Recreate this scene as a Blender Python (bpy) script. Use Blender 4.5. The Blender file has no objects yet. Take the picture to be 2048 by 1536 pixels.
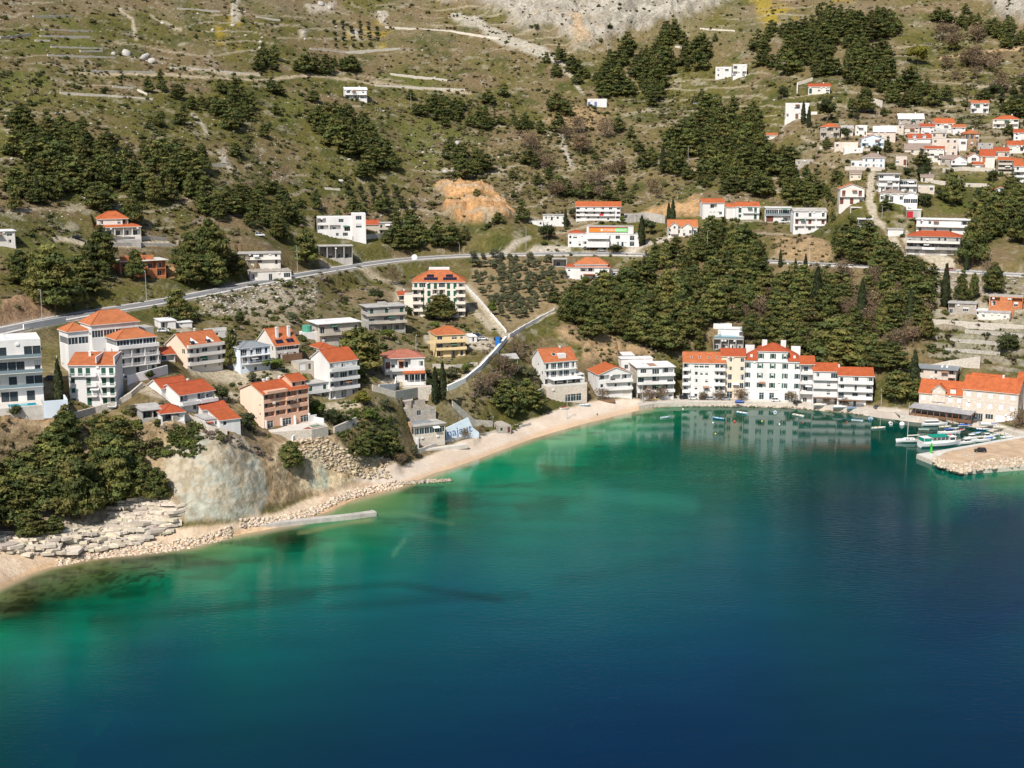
import bpy, bmesh, math, random
import numpy as np
from mathutils import Vector
# ------------------------------------------------------------------ camera, sky, sun, exposure
sc = bpy.context.scene
COL = sc.collection
F_PX, PITCH, CAM_H = 2800.0, math.radians(10.6), 120.0      # focal length in photo pixels (2048 wide)
SP, CP = math.sin(PITCH), math.cos(PITCH)
cam = bpy.data.cameras.new("camera"); cam.sensor_width = 36.0; cam.lens = 36.0 * F_PX / 2048.0
cam.clip_start = 1.0; cam.clip_end = 20000.0
camo = bpy.data.objects.new("camera", cam); COL.objects.link(camo)
camo.location = (0, 0, CAM_H); camo.rotation_euler = (math.radians(90) - PITCH, 0, 0)
sc.camera = camo
SUN_EL, SUN_AZ = math.radians(48), math.radians(205)        # azimuth clockwise from +Y
world = bpy.data.worlds.new("World"); sc.world = world; world.use_nodes = True
wn = world.node_tree; wn.nodes.clear()
_bg = wn.nodes.new('ShaderNodeBackground'); _sky = wn.nodes.new('ShaderNodeTexSky'); _wo = wn.nodes.new('ShaderNodeOutputWorld')
_sky.sky_type = 'NISHITA'; _sky.sun_disc = False; _sky.sun_elevation = SUN_EL; _sky.sun_rotation = SUN_AZ
_sky.air_density = 1.0; _sky.dust_density = 1.5; _sky.ozone_density = 1.0
_bg.inputs[1].default_value = 0.085
wn.links.new(_sky.outputs[0], _bg.inputs[0]); wn.links.new(_bg.outputs[0], _wo.inputs[0])
sl = bpy.data.lights.new("sun", 'SUN'); sl.energy = 4.2; sl.angle = math.radians(0.5); sl.color = (1.0, 0.955, 0.89)
so = bpy.data.objects.new("sun", sl); COL.objects.link(so)
_ts = Vector((math.sin(SUN_AZ) * math.cos(SUN_EL), math.cos(SUN_AZ) * math.cos(SUN_EL), math.sin(SUN_EL)))
so.rotation_euler = (-_ts).to_track_quat('-Z', 'Y').to_euler(); so.location = (-200, -100, 400)
sc.view_settings.view_transform = 'Standard'; sc.view_settings.look = 'None'
sc.view_settings.gamma = 1.0; sc.view_settings.use_curve_mapping = False
sc.view_settings.exposure = 0.36
sc.render.engine = 'CYCLES'
sc.cycles.max_bounces = 4; sc.cycles.diffuse_bounces = 2; sc.cycles.glossy_bounces = 2
sc.cycles.transparent_max_bounces = 4; sc.cycles.use_denoising = True
sc.cycles.caustics_reflective = False; sc.cycles.caustics_refractive = False
rng = np.random.default_rng(11); random.seed(5)

# ------------------------------------------------------------------ photo pixel <-> world
def ray(u, v):
    a = (np.asarray(u, float) - 1024) / F_PX; b = (768 - np.asarray(v, float)) / F_PX
    return a, CP + b * SP, -SP + b * CP          # direction per unit camera depth
def unproj(u, v, Z):
    x, y, z = ray(u, v); return np.stack([x * Z, y * Z, CAM_H + z * Z], -1)
def Zfor(u, v, z):
    return (z - CAM_H) / ray(u, v)[2]
def on_plane(u, v, z=0.0):
    return Vector(unproj(u, v, Zfor(u, v, z)).tolist())

# ------------------------------------------------------------------ numpy noise
def _hash(ix, iy, iz):
    h = (ix.astype(np.int64) * 374761393 + iy.astype(np.int64) * 668265263 + iz.astype(np.int64) * 2147483647) & 0xffffffff
    h = ((h ^ (h >> 13)) * 1274126177) & 0xffffffff
    h = ((h ^ (h >> 16)) * 2246822519) & 0xffffffff
    return ((h ^ (h >> 15)) & 0xffff) / 65535.0
def vnoise(P):
    i = np.floor(P); f = P - i; f = f * f * (3 - 2 * f)
    ix, iy, iz = i[..., 0], i[..., 1], i[..., 2]; fx, fy, fz = f[..., 0], f[..., 1], f[..., 2]
    r = 0
    for dx in (0, 1):
        wx = fx if dx else 1 - fx
        for dy in (0, 1):
            wy = fy if dy else 1 - fy
            for dz in (0, 1):
                wz = fz if dz else 1 - fz
                r = r + wx * wy * wz * _hash(ix + dx, iy + dy, iz + dz)
    return r
def fbm(P, scale, octv=4, gain=0.5):
    P = np.asarray(P, float) / scale; s = 0; a = 1; t = 0
    for k in range(octv):
        s = s + a * vnoise(P * (2.03 ** k) + 17.3 * k); t += a; a *= gain
    return s / t                                     # 0..1, mean .5
def sstep(a, b, x):
    t = np.clip((x - a) / (b - a), 0, 1); return t * t * (3 - 2 * t)
def lin(r, g, b):
    c = np.array([r, g, b], float) / 255.0
    return np.where(c <= 0.04045, c / 12.92, ((c + 0.055) / 1.055) ** 2.4)

# ------------------------------------------------------------------ materials
MATS = {}
def nmat(name):
    m = bpy.data.materials.new(name); m.use_nodes = True; nt = m.node_tree
    return m, nt, nt.nodes['Principled BSDF']
def mat(name, col, rough=0.85, var=0.12, scale=0.6, bump=0.0, bscale=3.0, spec=0.3, metal=0.0, streak=False):
    """plain surface with uneven tone (object space noise) and optional bump"""
    if name in MATS: return MATS[name]
    m, nt, b = nmat(name); L = nt.links; N = nt.nodes
    b.inputs['Roughness'].default_value = rough; b.inputs['Specular IOR Level'].default_value = spec; b.inputs['Metallic'].default_value = metal
    tc = N.new('ShaderNodeTexCoord'); nz = N.new('ShaderNodeTexNoise'); nz.inputs['Scale'].default_value = scale; nz.inputs['Detail'].default_value = 5
    src = tc.outputs['Object']
    if streak:
        mp = N.new('ShaderNodeMapping'); mp.inputs['Scale'].default_value = (1.0, 1.0, 0.18); L.new(src, mp.inputs[0]); src = mp.outputs[0]
    L.new(src, nz.inputs['Vector'])
    mr = N.new('ShaderNodeMapRange'); mr.inputs[1].default_value = 0.3; mr.inputs[2].default_value = 0.7
    mr.inputs[3].default_value = 1 - var; mr.inputs[4].default_value = 1 + var * 0.6; L.new(nz.outputs[0], mr.inputs[0])
    mx = N.new('ShaderNodeVectorMath'); mx.operation = 'SCALE'; mx.inputs[0].default_value = tuple(col); L.new(mr.outputs[0], mx.inputs['Scale'])
    L.new(mx.outputs[0], b.inputs['Base Color'])
    if bump:
        n2 = N.new('ShaderNodeTexNoise'); n2.inputs['Scale'].default_value = bscale; n2.inputs['Detail'].default_value = 4; L.new(tc.outputs['Object'], n2.inputs['Vector'])
        bp = N.new('ShaderNodeBump'); bp.inputs['Strength'].default_value = bump; bp.inputs['Distance'].default_value = 0.3
        L.new(n2.outputs[0], bp.inputs['Height']); L.new(bp.outputs[0], b.inputs['Normal'])
    MATS[name] = m; return m
def tile_mat(name, col, var=0.16):
    """clay roof tiles: rows of barrel tiles as a bump, weathered patches"""
    if name in MATS: return MATS[name]
    m, nt, b = nmat(name); L = nt.links; N = nt.nodes; b.inputs['Roughness'].default_value = 0.8; b.inputs['Specular IOR Level'].default_value = 0.2
    tc = N.new('ShaderNodeTexCoord'); nz = N.new('ShaderNodeTexNoise'); nz.inputs['Scale'].default_value = 0.55; nz.inputs['Detail'].default_value = 8; nz.inputs['Roughness'].default_value = 0.7
    L.new(tc.outputs['Object'], nz.inputs['Vector'])
    mr = N.new('ShaderNodeMapRange'); mr.inputs[1].default_value = 0.3; mr.inputs[2].default_value = 0.72; mr.inputs[3].default_value = 1 - var; mr.inputs[4].default_value = 1 + var * 0.7
    L.new(nz.outputs[0], mr.inputs[0])
    wv = N.new('ShaderNodeTexWave'); wv.inputs['Scale'].default_value = 0.9; wv.inputs['Distortion'].default_value = 1.2; wv.bands_direction = 'X'; wv.inputs['Detail'].default_value = 2
    L.new(tc.outputs['Object'], wv.inputs['Vector'])
    m2 = N.new('ShaderNodeMapRange'); m2.inputs[3].default_value = 0.86; m2.inputs[4].default_value = 1.06; L.new(wv.outputs['Fac'], m2.inputs[0])
    mm = N.new('ShaderNodeMath'); mm.operation = 'MULTIPLY'; L.new(mr.outputs[0], mm.inputs[0]); L.new(m2.outputs[0], mm.inputs[1])
    mx = N.new('ShaderNodeVectorMath'); mx.operation = 'SCALE'; mx.inputs[0].default_value = tuple(col); L.new(mm.outputs[0], mx.inputs['Scale'])
    L.new(mx.outputs[0], b.inputs['Base Color'])
    bp = N.new('ShaderNodeBump'); bp.inputs['Strength'].default_value = 0.5; bp.inputs['Distance'].default_value = 0.12
    L.new(wv.outputs['Fac'], bp.inputs['Height']); L.new(bp.outputs[0], b.inputs['Normal'])
    MATS[name] = m; return m
def stone_mat(name, col, scale=1.6, var=0.3, mortar=0.75):
    """rubble / ashlar stone: voronoi cells of uneven tone, recessed joints"""
    if name in MATS: return MATS[name]
    m, nt, b = nmat(name); L = nt.links; N = nt.nodes; b.inputs['Roughness'].default_value = 0.92; b.inputs['Specular IOR Level'].default_value = 0.15
    tc = N.new('ShaderNodeTexCoord'); vo = N.new('ShaderNodeTexVoronoi'); vo.inputs['Scale'].default_value = scale
    L.new(tc.outputs['Object'], vo.inputs['Vector'])
    bw = N.new('ShaderNodeSeparateColor'); L.new(vo.outputs['Color'], bw.inputs[0])
    mr = N.new('ShaderNodeMapRange'); mr.inputs[3].default_value = 1 - var; mr.inputs[4].default_value = 1 + var * 0.6; L.new(bw.outputs[0], mr.inputs[0])
    ve = N.new('ShaderNodeTexVoronoi'); ve.feature = 'DISTANCE_TO_EDGE'; ve.inputs['Scale'].default_value = scale; L.new(tc.outputs['Object'], ve.inputs['Vector'])
    me = N.new('ShaderNodeMapRange'); me.inputs[1].default_value = 0.0; me.inputs[2].default_value = 0.08; me.inputs[3].default_value = mortar; me.inputs[4].default_value = 1.0
    L.new(ve.outputs['Distance'], me.inputs[0])
    mm = N.new('ShaderNodeMath'); mm.operation = 'MULTIPLY'; L.new(mr.outputs[0], mm.inputs[0]); L.new(me.outputs[0], mm.inputs[1])
    mx = N.new('ShaderNodeVectorMath'); mx.operation = 'SCALE'; mx.inputs[0].default_value = tuple(col); L.new(mm.outputs[0], mx.inputs['Scale'])
    L.new(mx.outputs[0], b.inputs['Base Color'])
    bp = N.new('ShaderNodeBump'); bp.inputs['Strength'].default_value = 0.6; bp.inputs['Distance'].default_value = 0.1
    L.new(me.outputs[0], bp.inputs['Height']); L.new(bp.outputs[0], b.inputs['Normal'])
    MATS[name] = m; return m
def attr_mat(name, attr, rough=0.95, nscale=0.5, nvar=0.35, bump=0.6, bscale=0.8, bdist=0.8, calm=False):
    """colour from a stored per-vertex colour, broken up by world-space noise"""
    m, nt, b = nmat(name); L = nt.links; N = nt.nodes; b.inputs['Roughness'].default_value = rough; b.inputs['Specular IOR Level'].default_value = 0.1
    at = N.new('ShaderNodeAttribute'); at.attribute_name = attr
    tc = N.new('ShaderNodeTexCoord'); n1 = N.new('ShaderNodeTexNoise'); n1.inputs['Scale'].default_value = nscale; n1.inputs['Detail'].default_value = 9; n1.inputs['Roughness'].default_value = 0.72
    L.new(tc.outputs['Object'], n1.inputs['Vector'])
    mr = N.new('ShaderNodeMapRange'); mr.inputs[1].default_value = 0.28; mr.inputs[2].default_value = 0.72; mr.inputs[3].default_value = 1 - nvar; mr.inputs[4].default_value = 1 + nvar * 0.75
    L.new(n1.outputs[0], mr.inputs[0])
    mx = N.new('ShaderNodeVectorMath'); mx.operation = 'SCALE'; L.new(at.outputs['Color'], mx.inputs[0]); L.new(mr.outputs[0], mx.inputs['Scale'])
    L.new(mx.outputs[0], b.inputs['Base Color'])
    if bump:
        n2 = N.new('ShaderNodeTexNoise'); n2.inputs['Scale'].default_value = bscale; n2.inputs['Detail'].default_value = 7; n2.inputs['Roughness'].default_value = 0.65
        L.new(tc.outputs['Object'], n2.inputs['Vector'])
        bp = N.new('ShaderNodeBump'); bp.inputs['Strength'].default_value = bump; bp.inputs['Distance'].default_value = bdist
        L.new(n2.outputs[0], bp.inputs['Height']); L.new(bp.outputs[0], b.inputs['Normal'])
        if calm:
            mu = N.new('ShaderNodeMath'); mu.operation = 'MULTIPLY'; mu.inputs[1].default_value = bump; L.new(at.outputs['Alpha'], mu.inputs[0]); L.new(mu.outputs[0], bp.inputs['Strength'])
            for k, w in ((3, -nvar), (4, nvar * .75)):
                ma = N.new('ShaderNodeMath'); ma.operation = 'MULTIPLY_ADD'; ma.inputs[1].default_value = w; ma.inputs[2].default_value = 1; L.new(at.outputs['Alpha'], ma.inputs[0]); L.new(ma.outputs[0], mr.inputs[k])
    MATS[name] = m; return m
def glass_mat(name='window_glass', col=(0.03, 0.045, 0.055)):
    if name in MATS: return MATS[name]
    m, nt, b = nmat(name); b.inputs['Base Color'].default_value = (*col, 1); b.inputs['Roughness'].default_value = 0.08; b.inputs['Specular IOR Level'].default_value = 0.6
    MATS[name] = m; return m

# ------------------------------------------------------------------ objects
def tag(o, label=None, cat=None, group=None, kind=None):
    if label: o['label'] = label
    if cat: o['category'] = cat
    if group: o['group'] = group
    if kind: o['kind'] = kind
    return o
def empty(name, loc, rz=0.0):
    o = bpy.data.objects.new(name, None); COL.objects.link(o); o.location = loc; o.rotation_euler = (0, 0, rz); o.empty_display_size = 1.0
    return o
class MB:
    """collects faces of one mesh; material index per face"""
    def __init__(s): s.v = []; s.f = []; s.m = []
    def face(s, pts, m=0):
        i = len(s.v); s.v.extend([tuple(p) for p in pts]); s.f.append(tuple(range(i, i + len(pts)))); s.m.append(m)
    def box(s, x0, x1, y0, y1, z0, z1, m=0):
        i = len(s.v); s.v += [(x0,y0,z0),(x1,y0,z0),(x1,y1,z0),(x0,y1,z0),(x0,y0,z1),(x1,y0,z1),(x1,y1,z1),(x0,y1,z1)]
        s.f += [tuple(i + k for k in q) for q in ((0,3,2,1),(4,5,6,7),(0,1,5,4),(1,2,6,5),(2,3,7,6),(3,0,4,7))]; s.m += [m] * 6
    def prism(s, poly, z0, z1, m=0):
        """vertical prism over a 2D polygon; z0/z1 numbers"""
        n = len(poly); i = len(s.v); s.v += [(p[0], p[1], z0) for p in poly] + [(p[0], p[1], z1) for p in poly]
        s.f.append(tuple(i + n + k for k in range(n))); s.f.append(tuple(i + n - 1 - k for k in range(n))); s.m += [m, m]
        for k in range(n):
            k2 = (k + 1) % n; s.f.append((i + k, i + k2, i + n + k2, i + n + k)); s.m.append(m)
    def bar(s, a, b, r, m=0, r2=None, n=5):
        a = Vector(a); b = Vector(b); d = (b - a)
        if d.length < 1e-6: return
        d.normalize(); x = d.orthogonal().normalized(); y = d.cross(x); r2 = r if r2 is None else r2; i = len(s.v)
        for p, rr in ((a, r), (b, r2)):
            for k in range(n):
                t = 2 * math.pi * k / n; s.v.append(tuple(p + (x * math.cos(t) + y * math.sin(t)) * rr))
        for k in range(n):
            k2 = (k + 1) % n; s.f.append((i + k, i + k2, i + n + k2, i + n + k)); s.m.append(m)
        s.f.append(tuple(i + n + k for k in range(n))); s.f.append(tuple(i + n - 1 - k for k in range(n))); s.m += [m, m]
    def mesh(s, name, mats):
        me = bpy.data.meshes.new(name); me.from_pydata(s.v, [], s.f)
        for x in (mats if isinstance(mats, (list, tuple)) else [mats]): me.materials.append(x)
        me.polygons.foreach_set('material_index', s.m); me.update(); return me
    def build(s, name, mats, parent=None):
        o = bpy.data.objects.new(name, s.mesh(name, mats)); COL.objects.link(o)
        if parent: o.parent = parent
        return o
def inst(name, me, parent=None, loc=(0, 0, 0), rz=0.0, scale=None):
    o = bpy.data.objects.new(name, me); COL.objects.link(o); o.location = loc; o.rotation_euler = (0, 0, rz)
    if scale is not None: o.scale = scale if hasattr(scale, '__len__') else (scale,) * 3
    if parent: o.parent = parent
    return o
def copy_tree(o, parent=None):
    c = o.copy(); COL.objects.link(c); c.parent = parent
    for ch in list(o.children): copy_tree(ch, c)
    return c
def np_mesh(name, V, Fq, mats, cols=None, attr='col', smooth=False):
    """mesh from numpy verts (N,3) and faces (M,4) or (M,3)"""
    V = np.asarray(V, np.float32); Fq = np.asarray(Fq, np.int32); k = Fq.shape[1]
    me = bpy.data.meshes.new(name); me.vertices.add(len(V)); me.vertices.foreach_set('co', V.ravel())
    me.loops.add(Fq.size); me.loops.foreach_set('vertex_index', Fq.ravel())
    me.polygons.add(len(Fq)); me.polygons.foreach_set('loop_start', np.arange(0, Fq.size, k, dtype=np.int32))
    me.polygons.foreach_set('loop_total', np.full(len(Fq), k, np.int32))
    if smooth: me.polygons.foreach_set('use_smooth', np.ones(len(Fq), bool))
    for x in (mats if isinstance(mats, (list, tuple)) else [mats]): me.materials.append(x)
    if cols is not None:
        ca = me.color_attributes.new(attr, 'FLOAT_COLOR', 'POINT')
        c4 = np.ones((len(V), 4), np.float32); c4[:, :np.shape(cols)[1]] = cols; ca.data.foreach_set('color', c4.ravel())
    me.update(calc_edges=True); me.validate(); return me
# ------------------------------------------------------------------ terrain: control points (photo u, v, and height z or depth Z)
SHORE = [(-600,1420),(-300,1310),(0,1176),(60,1148),(100,1133),(200,1113),(300,1104),(400,1090),(440,1076),(520,1062),(600,1046),(660,1022),(690,1003),(740,990),(800,975),(830,962),
         (860,952),(900,938),(960,917),(1020,894),(1100,866),(1180,845),(1260,825),(1300,814),(1400,812),(1500,813),(1600,817),(1700,827),(1780,838),(1840,846),
         (1900,848),(1945,852),(1990,866),(2035,878),(2120,895),(2300,930),(2700,990)]
_su = np.array([p[0] for p in SHORE], float); _sv = np.array([p[1] for p in SHORE], float)
def vshore(u): return np.interp(u, _su, _sv)
ROADP = [(-420,760),(-200,706),(0,662),(100,640),(200,622),(300,607),(400,589),(500,568),(600,550),(700,533),(800,519),(900,512),(1000,509),(1100,508),(1200,508),(1280,509),(1400,514),(1500,520),(1600,526),(1700,531),(1800,535),(1900,541),(2048,550),(2250,563),(2500,580)]
CZ = []       # (u,v,Z)
def cz(u, v, z): CZ.append((u, v, float(Zfor(u, v, z))))
def cZ(u, v, Z): CZ.append((u, v, float(Z)))
for u in range(-600, 2701, 60):
    v = float(vshore(u)); cz(u, v, 0.0); cz(u, v + 24, -2.2)
for (u, v) in ROADP: cz(u, v, 50.0)
for (u, v, z) in [(-300,1120,14),(-300,900,34),(0,1060,7),(100,1060,7),(200,1035,7),(300,1040,5.5),(380,1050,4.5),(460,1042,4),(540,1018,4),
    (0,960,17),(120,950,17),(230,930,19),(0,850,33),(120,835,32.5),(210,812,32.5),(320,880,25),(330,850,30),(400,885,24.5),(450,885,24),(520,905,18),
    (40,803,35.5),(250,747,39.5),(120,700,44),(340,690,43),(560,960,10),(610,985,3.6),(600,900,14.5),(560,865,20.5),(650,880,16),(690,900,13),(700,950,5.5),(760,900,9.5),(760,935,4.6),(840,900,4.2),(950,872,4),(1050,842,4),
    (1150,806,4.5),(1230,795,4),(1300,802,1.5),(1400,799,1.5),(1500,800,1.6),(1600,804,1.6),(1700,812,1.6),(1800,826,1.5),(1900,832,1.6),(1980,846,1.6),(2048,866,1.6),
    (410,742,35.7),(510,742,35),(430,800,30),(350,830,31)]: cz(u, v, z)
for (u, v, Z) in [(575,720,503),(665,690,545),(770,660,590),(720,790,496),(690,792,499),(620,830,480),(530,846,462),(640,760,500),(800,760,528),(893,714,568),(870,632,640),(1010,670,602),(1100,630,640),(950,740,556),
    (800,830,501),(880,830,524),(1000,800,549),(1020,730,579),(1060,690,612),(1180,700,622),(1180,650,640),(1300,690,636),(1350,620,668),(1500,690,640),(1500,610,672),(1650,700,628),(1650,610,662),(1750,740,602),(1800,760,590),
    (1950,745,588),(1950,700,602),(1950,650,618),(1950,600,636),(2200,640,600),(2200,780,540),(700,590,655),(550,610,592),(450,640,545),
    (-300,560,505),(0,470,560),(210,470,606),(400,470,648),(530,520,635),(-300,300,610),(0,300,655),(300,300,708),(0,130,768),(300,130,850),(0,0,856),(300,0,950),(-300,100,700),
    (680,474,728),(560,490,678),(820,460,765),(700,400,768),(700,250,856),(700,100,1007),(700,0,1078),(450,300,748),
    (1000,470,765),(1000,400,815),(1000,250,930),(1000,110,1035),(1000,40,1085),(1210,489,765),(1195,438,802),(1250,400,835),(1250,250,944),(1250,120,1037),(1250,92,1050),(1250,40,1060),(1250,0,1072),
    (1420,430,790),(1550,440,775),(1620,462,755),(1400,300,890),(1450,155,985),(1450,60,1045),(1450,0,1085),(1550,300,850),(1600,230,870),(1640,190,895),
    (1870,513,690),(1870,462,714),(1790,392,745),(1850,330,790),(1950,330,790),(1850,250,840),(2000,250,832),(1850,150,925),(1850,0,1045),(2048,100,945),(2048,0,1020),(2048,450,712),(1700,400,748),
    (2350,450,690),(2350,250,790),(2350,0,960),
    (-300,-300,930),(0,-350,1130),(700,-400,1400),(1250,-300,1330),(1600,-300,1350),(2048,-350,1330),(2400,-300,1200),(-300,-700,1400),(700,-800,2000),(1300,-700,1950),(2048,-700,1850),(2500,-700,1750),(-300,-1150,2200),(700,-1150,2900),(1300,-1150,2850),(2048,-1150,2700),(2500,-1150,2500)]: cZ(u, v, Z)
CZ = np.array(CZ)
# thin-plate spline through inverse depth (a plane in space is a plane in inverse depth)
def _tps(r2): return np.where(r2 > 0, 0.5 * r2 * np.log(np.maximum(r2, 1e-12)), 0.0)
_X = CZ[:, :2] / 500.0; _n = len(_X)
_K = _tps(((_X[:, None] - _X[None]) ** 2).sum(-1)) + np.eye(_n) * 2e-5
_P = np.hstack([np.ones((_n, 1)), _X]); _A = np.block([[_K, _P], [_P.T, np.zeros((3, 3))]])
_S = np.linalg.solve(_A, np.concatenate([1000.0 / CZ[:, 2], np.zeros(3)]))
def inv_depth(u, v):
    Q = np.stack([np.ravel(u), np.ravel(v)], -1).astype(float) / 500.0; out = np.empty(len(Q))
    for i in range(0, len(Q), 20000):
        q = Q[i:i + 20000]; k = _tps(((q[:, None] - _X[None]) ** 2).sum(-1))
        out[i:i + 20000] = k @ _S[:_n] + _S[_n] + q @ _S[_n + 1:]
    return out.reshape(np.shape(u)) / 1000.0

# polar mesh: columns of constant bearing, rows denser near the viewer
U0, U1, DU = -420.0, 2472.0, 3.0
NU = int((U1 - U0) / DU) + 1; gu = U0 + DU * np.arange(NU); VT = -60.0; NR = 430; NUP = 60
_up = VT - (VT + 1180.0) * (1 - np.arange(NUP) / NUP) ** 1.3          # rows above the picture
_vs = vshore(gu) + 22.0
GV = np.empty((NUP + NR, NU)); GV[:NUP] = _up[:, None]
GV[NUP:] = VT + (np.arange(NR) / (NR - 1))[:, None] * (_vs - VT)[None]
GU = np.broadcast_to(gu[None], GV.shape).copy()
# evaluate the spline on a coarse lattice of rows/columns, then refine linearly (fast)
cu = np.arange(0, NU + 3, 4); cu = cu[cu < NU]; cu = np.append(cu, NU - 1) if cu[-1] != NU - 1 else cu
cr = np.unique(np.append(np.arange(0, NUP + NR, 3), [NUP + NR - 1]))
Wc = inv_depth(GU[np.ix_(cr, cu)], GV[np.ix_(cr, cu)])
_t = np.empty((len(cr), NU))
for i in range(len(cr)): _t[i] = np.interp(np.arange(NU), cu, Wc[i])
GW = np.empty(GV.shape)
for j in range(NU): GW[:, j] = np.interp(np.arange(NUP + NR), cr, _t[:, j])
GW = np.minimum.accumulate(GW[::-1], axis=0)[::-1]          # farther upward, never folding back
GW = np.maximum(GW, 1 / 6000.0)
TP = unproj(GU, GV, 1.0 / GW)                                # terrain points (rows, cols, 3)

# ---- lookups
def _rc(u, v):
    c = min(max((u - U0) / DU, 0), NU - 1.001); vs = float(vshore(u)) + 22.0
    r = NUP + (v - VT) / (vs - VT) * (NR - 1) if v >= VT else 0
    return min(max(r, 0), NUP + NR - 1.001), c
def G(u, v):
    """ground point seen at photo pixel (u, v)"""
    r, c = _rc(u, v); i, j = int(r), int(c); a, b = r - i, c - j
    p = (TP[i, j] * (1 - b) + TP[i, j + 1] * b) * (1 - a) + (TP[i + 1, j] * (1 - b) + TP[i + 1, j + 1] * b) * a
    return Vector(p.tolist())
def pscale(P):
    """photo pixels per metre at a world point"""
    Z = P[1] * CP + (CAM_H - P[2]) * SP; return F_PX / Z
def az(P): return math.atan2(P[0], P[1])

# ---- 2D masks in the (u,v) chart of the hillside
def inpoly(U, V, poly):
    x = np.asarray(U, float); y = np.asarray(V, float); c = np.zeros(x.shape, bool); n = len(poly)
    for i in range(n):
        x0, y0 = poly[i]; x1, y1 = poly[(i + 1) % n]
        if y0 == y1: continue
        c ^= ((y0 > y) != (y1 > y)) & (x < (x1 - x0) * (y - y0) / (y1 - y0) + x0)
    return c
def segdist(U, V, pts, closed=False):
    d = np.full(np.shape(U), 1e9); n = len(pts)
    for i in range(n if closed else n - 1):
        ax, ay = pts[i]; bx, by = pts[(i + 1) % n]; dx, dy = bx - ax, by - ay; L2 = dx * dx + dy * dy + 1e-9
        t = np.clip(((U - ax) * dx + (V - ay) * dy) / L2, 0, 1)
        d = np.minimum(d, np.hypot(U - ax - t * dx, V - ay - t * dy))
    return d
N1 = fbm(TP, 60, 4); N2 = fbm(TP + 300, 14, 4); N3 = fbm(TP + 900, 4.5, 3)
JU = GU + (fbm(TP + 70, 9, 3) - .5) * 26; JV = GV + (fbm(TP + 170, 9, 3) - .5) * 26      # ragged outlines for colour patches
def pmask(poly, soft=6, rag=1.0):
    a = np.array(poly, float); r = np.zeros(GU.shape)
    sl_ = (GU > a[:, 0].min() - 40) & (GU < a[:, 0].max() + 40) & (GV > a[:, 1].min() - 40) & (GV < a[:, 1].max() + 40)
    u = GU[sl_] + (JU[sl_] - GU[sl_]) * rag; v = GV[sl_] + (JV[sl_] - GV[sl_]) * rag
    d = segdist(u, v, poly, True); d = np.where(inpoly(u, v, poly), d, -d); r[sl_] = sstep(-soft, soft, d); return r
def lmask(pts, w, soft=2, rag=0.3):
    a = np.array(pts, float); r = np.zeros(GU.shape); m_ = w + 30
    sl_ = (GU > a[:, 0].min() - m_) & (GU < a[:, 0].max() + m_) & (GV > a[:, 1].min() - m_) & (GV < a[:, 1].max() + m_)
    u = GU[sl_] + (JU[sl_] - GU[sl_]) * rag; v = GV[sl_] + (JV[sl_] - GV[sl_]) * rag
    r[sl_] = 1 - sstep(w - soft, w + soft, segdist(u, v, pts)); return r

# ---- natural surface patches (their own colours)
CLIFF_TOP = [(880,-60),(890,5),(950,12),(1000,28),(1020,45),(1070,62),(1110,55),(1150,92),(1190,96),(1250,70),(1330,45),(1420,18),(1480,0),(1560,-50),(1500,-70),(1000,-70),(960,-50)]
CLIFF_R = [(1880,-30),(1960,0),(2000,30),(2060,45),(2200,60),(2200,-60),(1850,-60)]
SCREE = [(930,30),(1000,60),(1050,85),(1095,100),(1140,125),(1135,130),(1060,108),(1000,88),(940,55),(900,35),(905,25)]
MARL = [(330,905),(375,880),(430,868),(490,885),(522,930),(540,985),(520,1032),(450,1040),(370,1046),(350,1010),(330,950)]
MARL2 = [(610,935),(640,930),(658,965),(655,985),(620,985)]
ROCKY = [(550,880),(660,890),(720,915),(790,930),(780,955),(700,975),(640,985),(560,1010),(540,930)]
SLABS = [(-60,1010),(60,1010),(150,1050),(240,1000),(330,985),(360,1060),(250,1088),(100,1100),(-60,1120)]
BEACH_L = [(-400,1180),(0,1090),(150,1098),(320,1062),(450,1046),(560,1020),(640,990),(720,965),(800,945),(870,952),(800,985),(690,1010),(600,1060),(440,1090),(200,1125),(-400,1360)]
BEACH = [(700,965),(800,935),(870,905),(960,870),(1060,840),(1110,822),(1180,803),(1265,797),(1320,800),(1320,830),(1000,915),(860,970)]
ORANGE1 = [(870,380),(925,368),(985,385),(1000,400),(940,405),(900,400)]
ORANGE2 = [(885,412),(950,408),(1010,408),(1035,430),(960,446),(905,440),(890,430)]
ORANGE3 = [(1270,430),(1310,412),(1370,400),(1405,395),(1400,432),(1350,436),(1290,438)]
ORANGE4 = [(1105,655),(1150,640),(1200,652),(1250,685),(1300,698),(1310,715),(1240,725),(1165,728),(1165,690),(1125,680)]
ORANGE5 = [(0,600),(60,595),(120,625),(90,650),(0,662)]
ORANGE6 = [(330,535),(400,530),(450,548),(395,556),(340,550)]
ORANGE7 = [(1120,212),(1220,222),(1200,250),(1110,262),(1085,245)]
ORANGE8 = [(1550,480),(1620,475),(1690,500),(1640,520),(1560,515)]
ORANGE9 = [(5,835),(60,818),(120,830),(110,870),(60,890),(0,880)]
LIME = [(390,612),(480,590),(560,575),(640,585),(600,640),(520,650),(430,628)]
LIMER = [(1860,560),(1990,560),(2060,570),(2060,640),(1960,640),(1860,640)]
VILLAGE = [(1640,270),(1760,235),(1900,240),(2060,250),(2060,345),(1900,345),(1700,335),(1590,325)]
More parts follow.
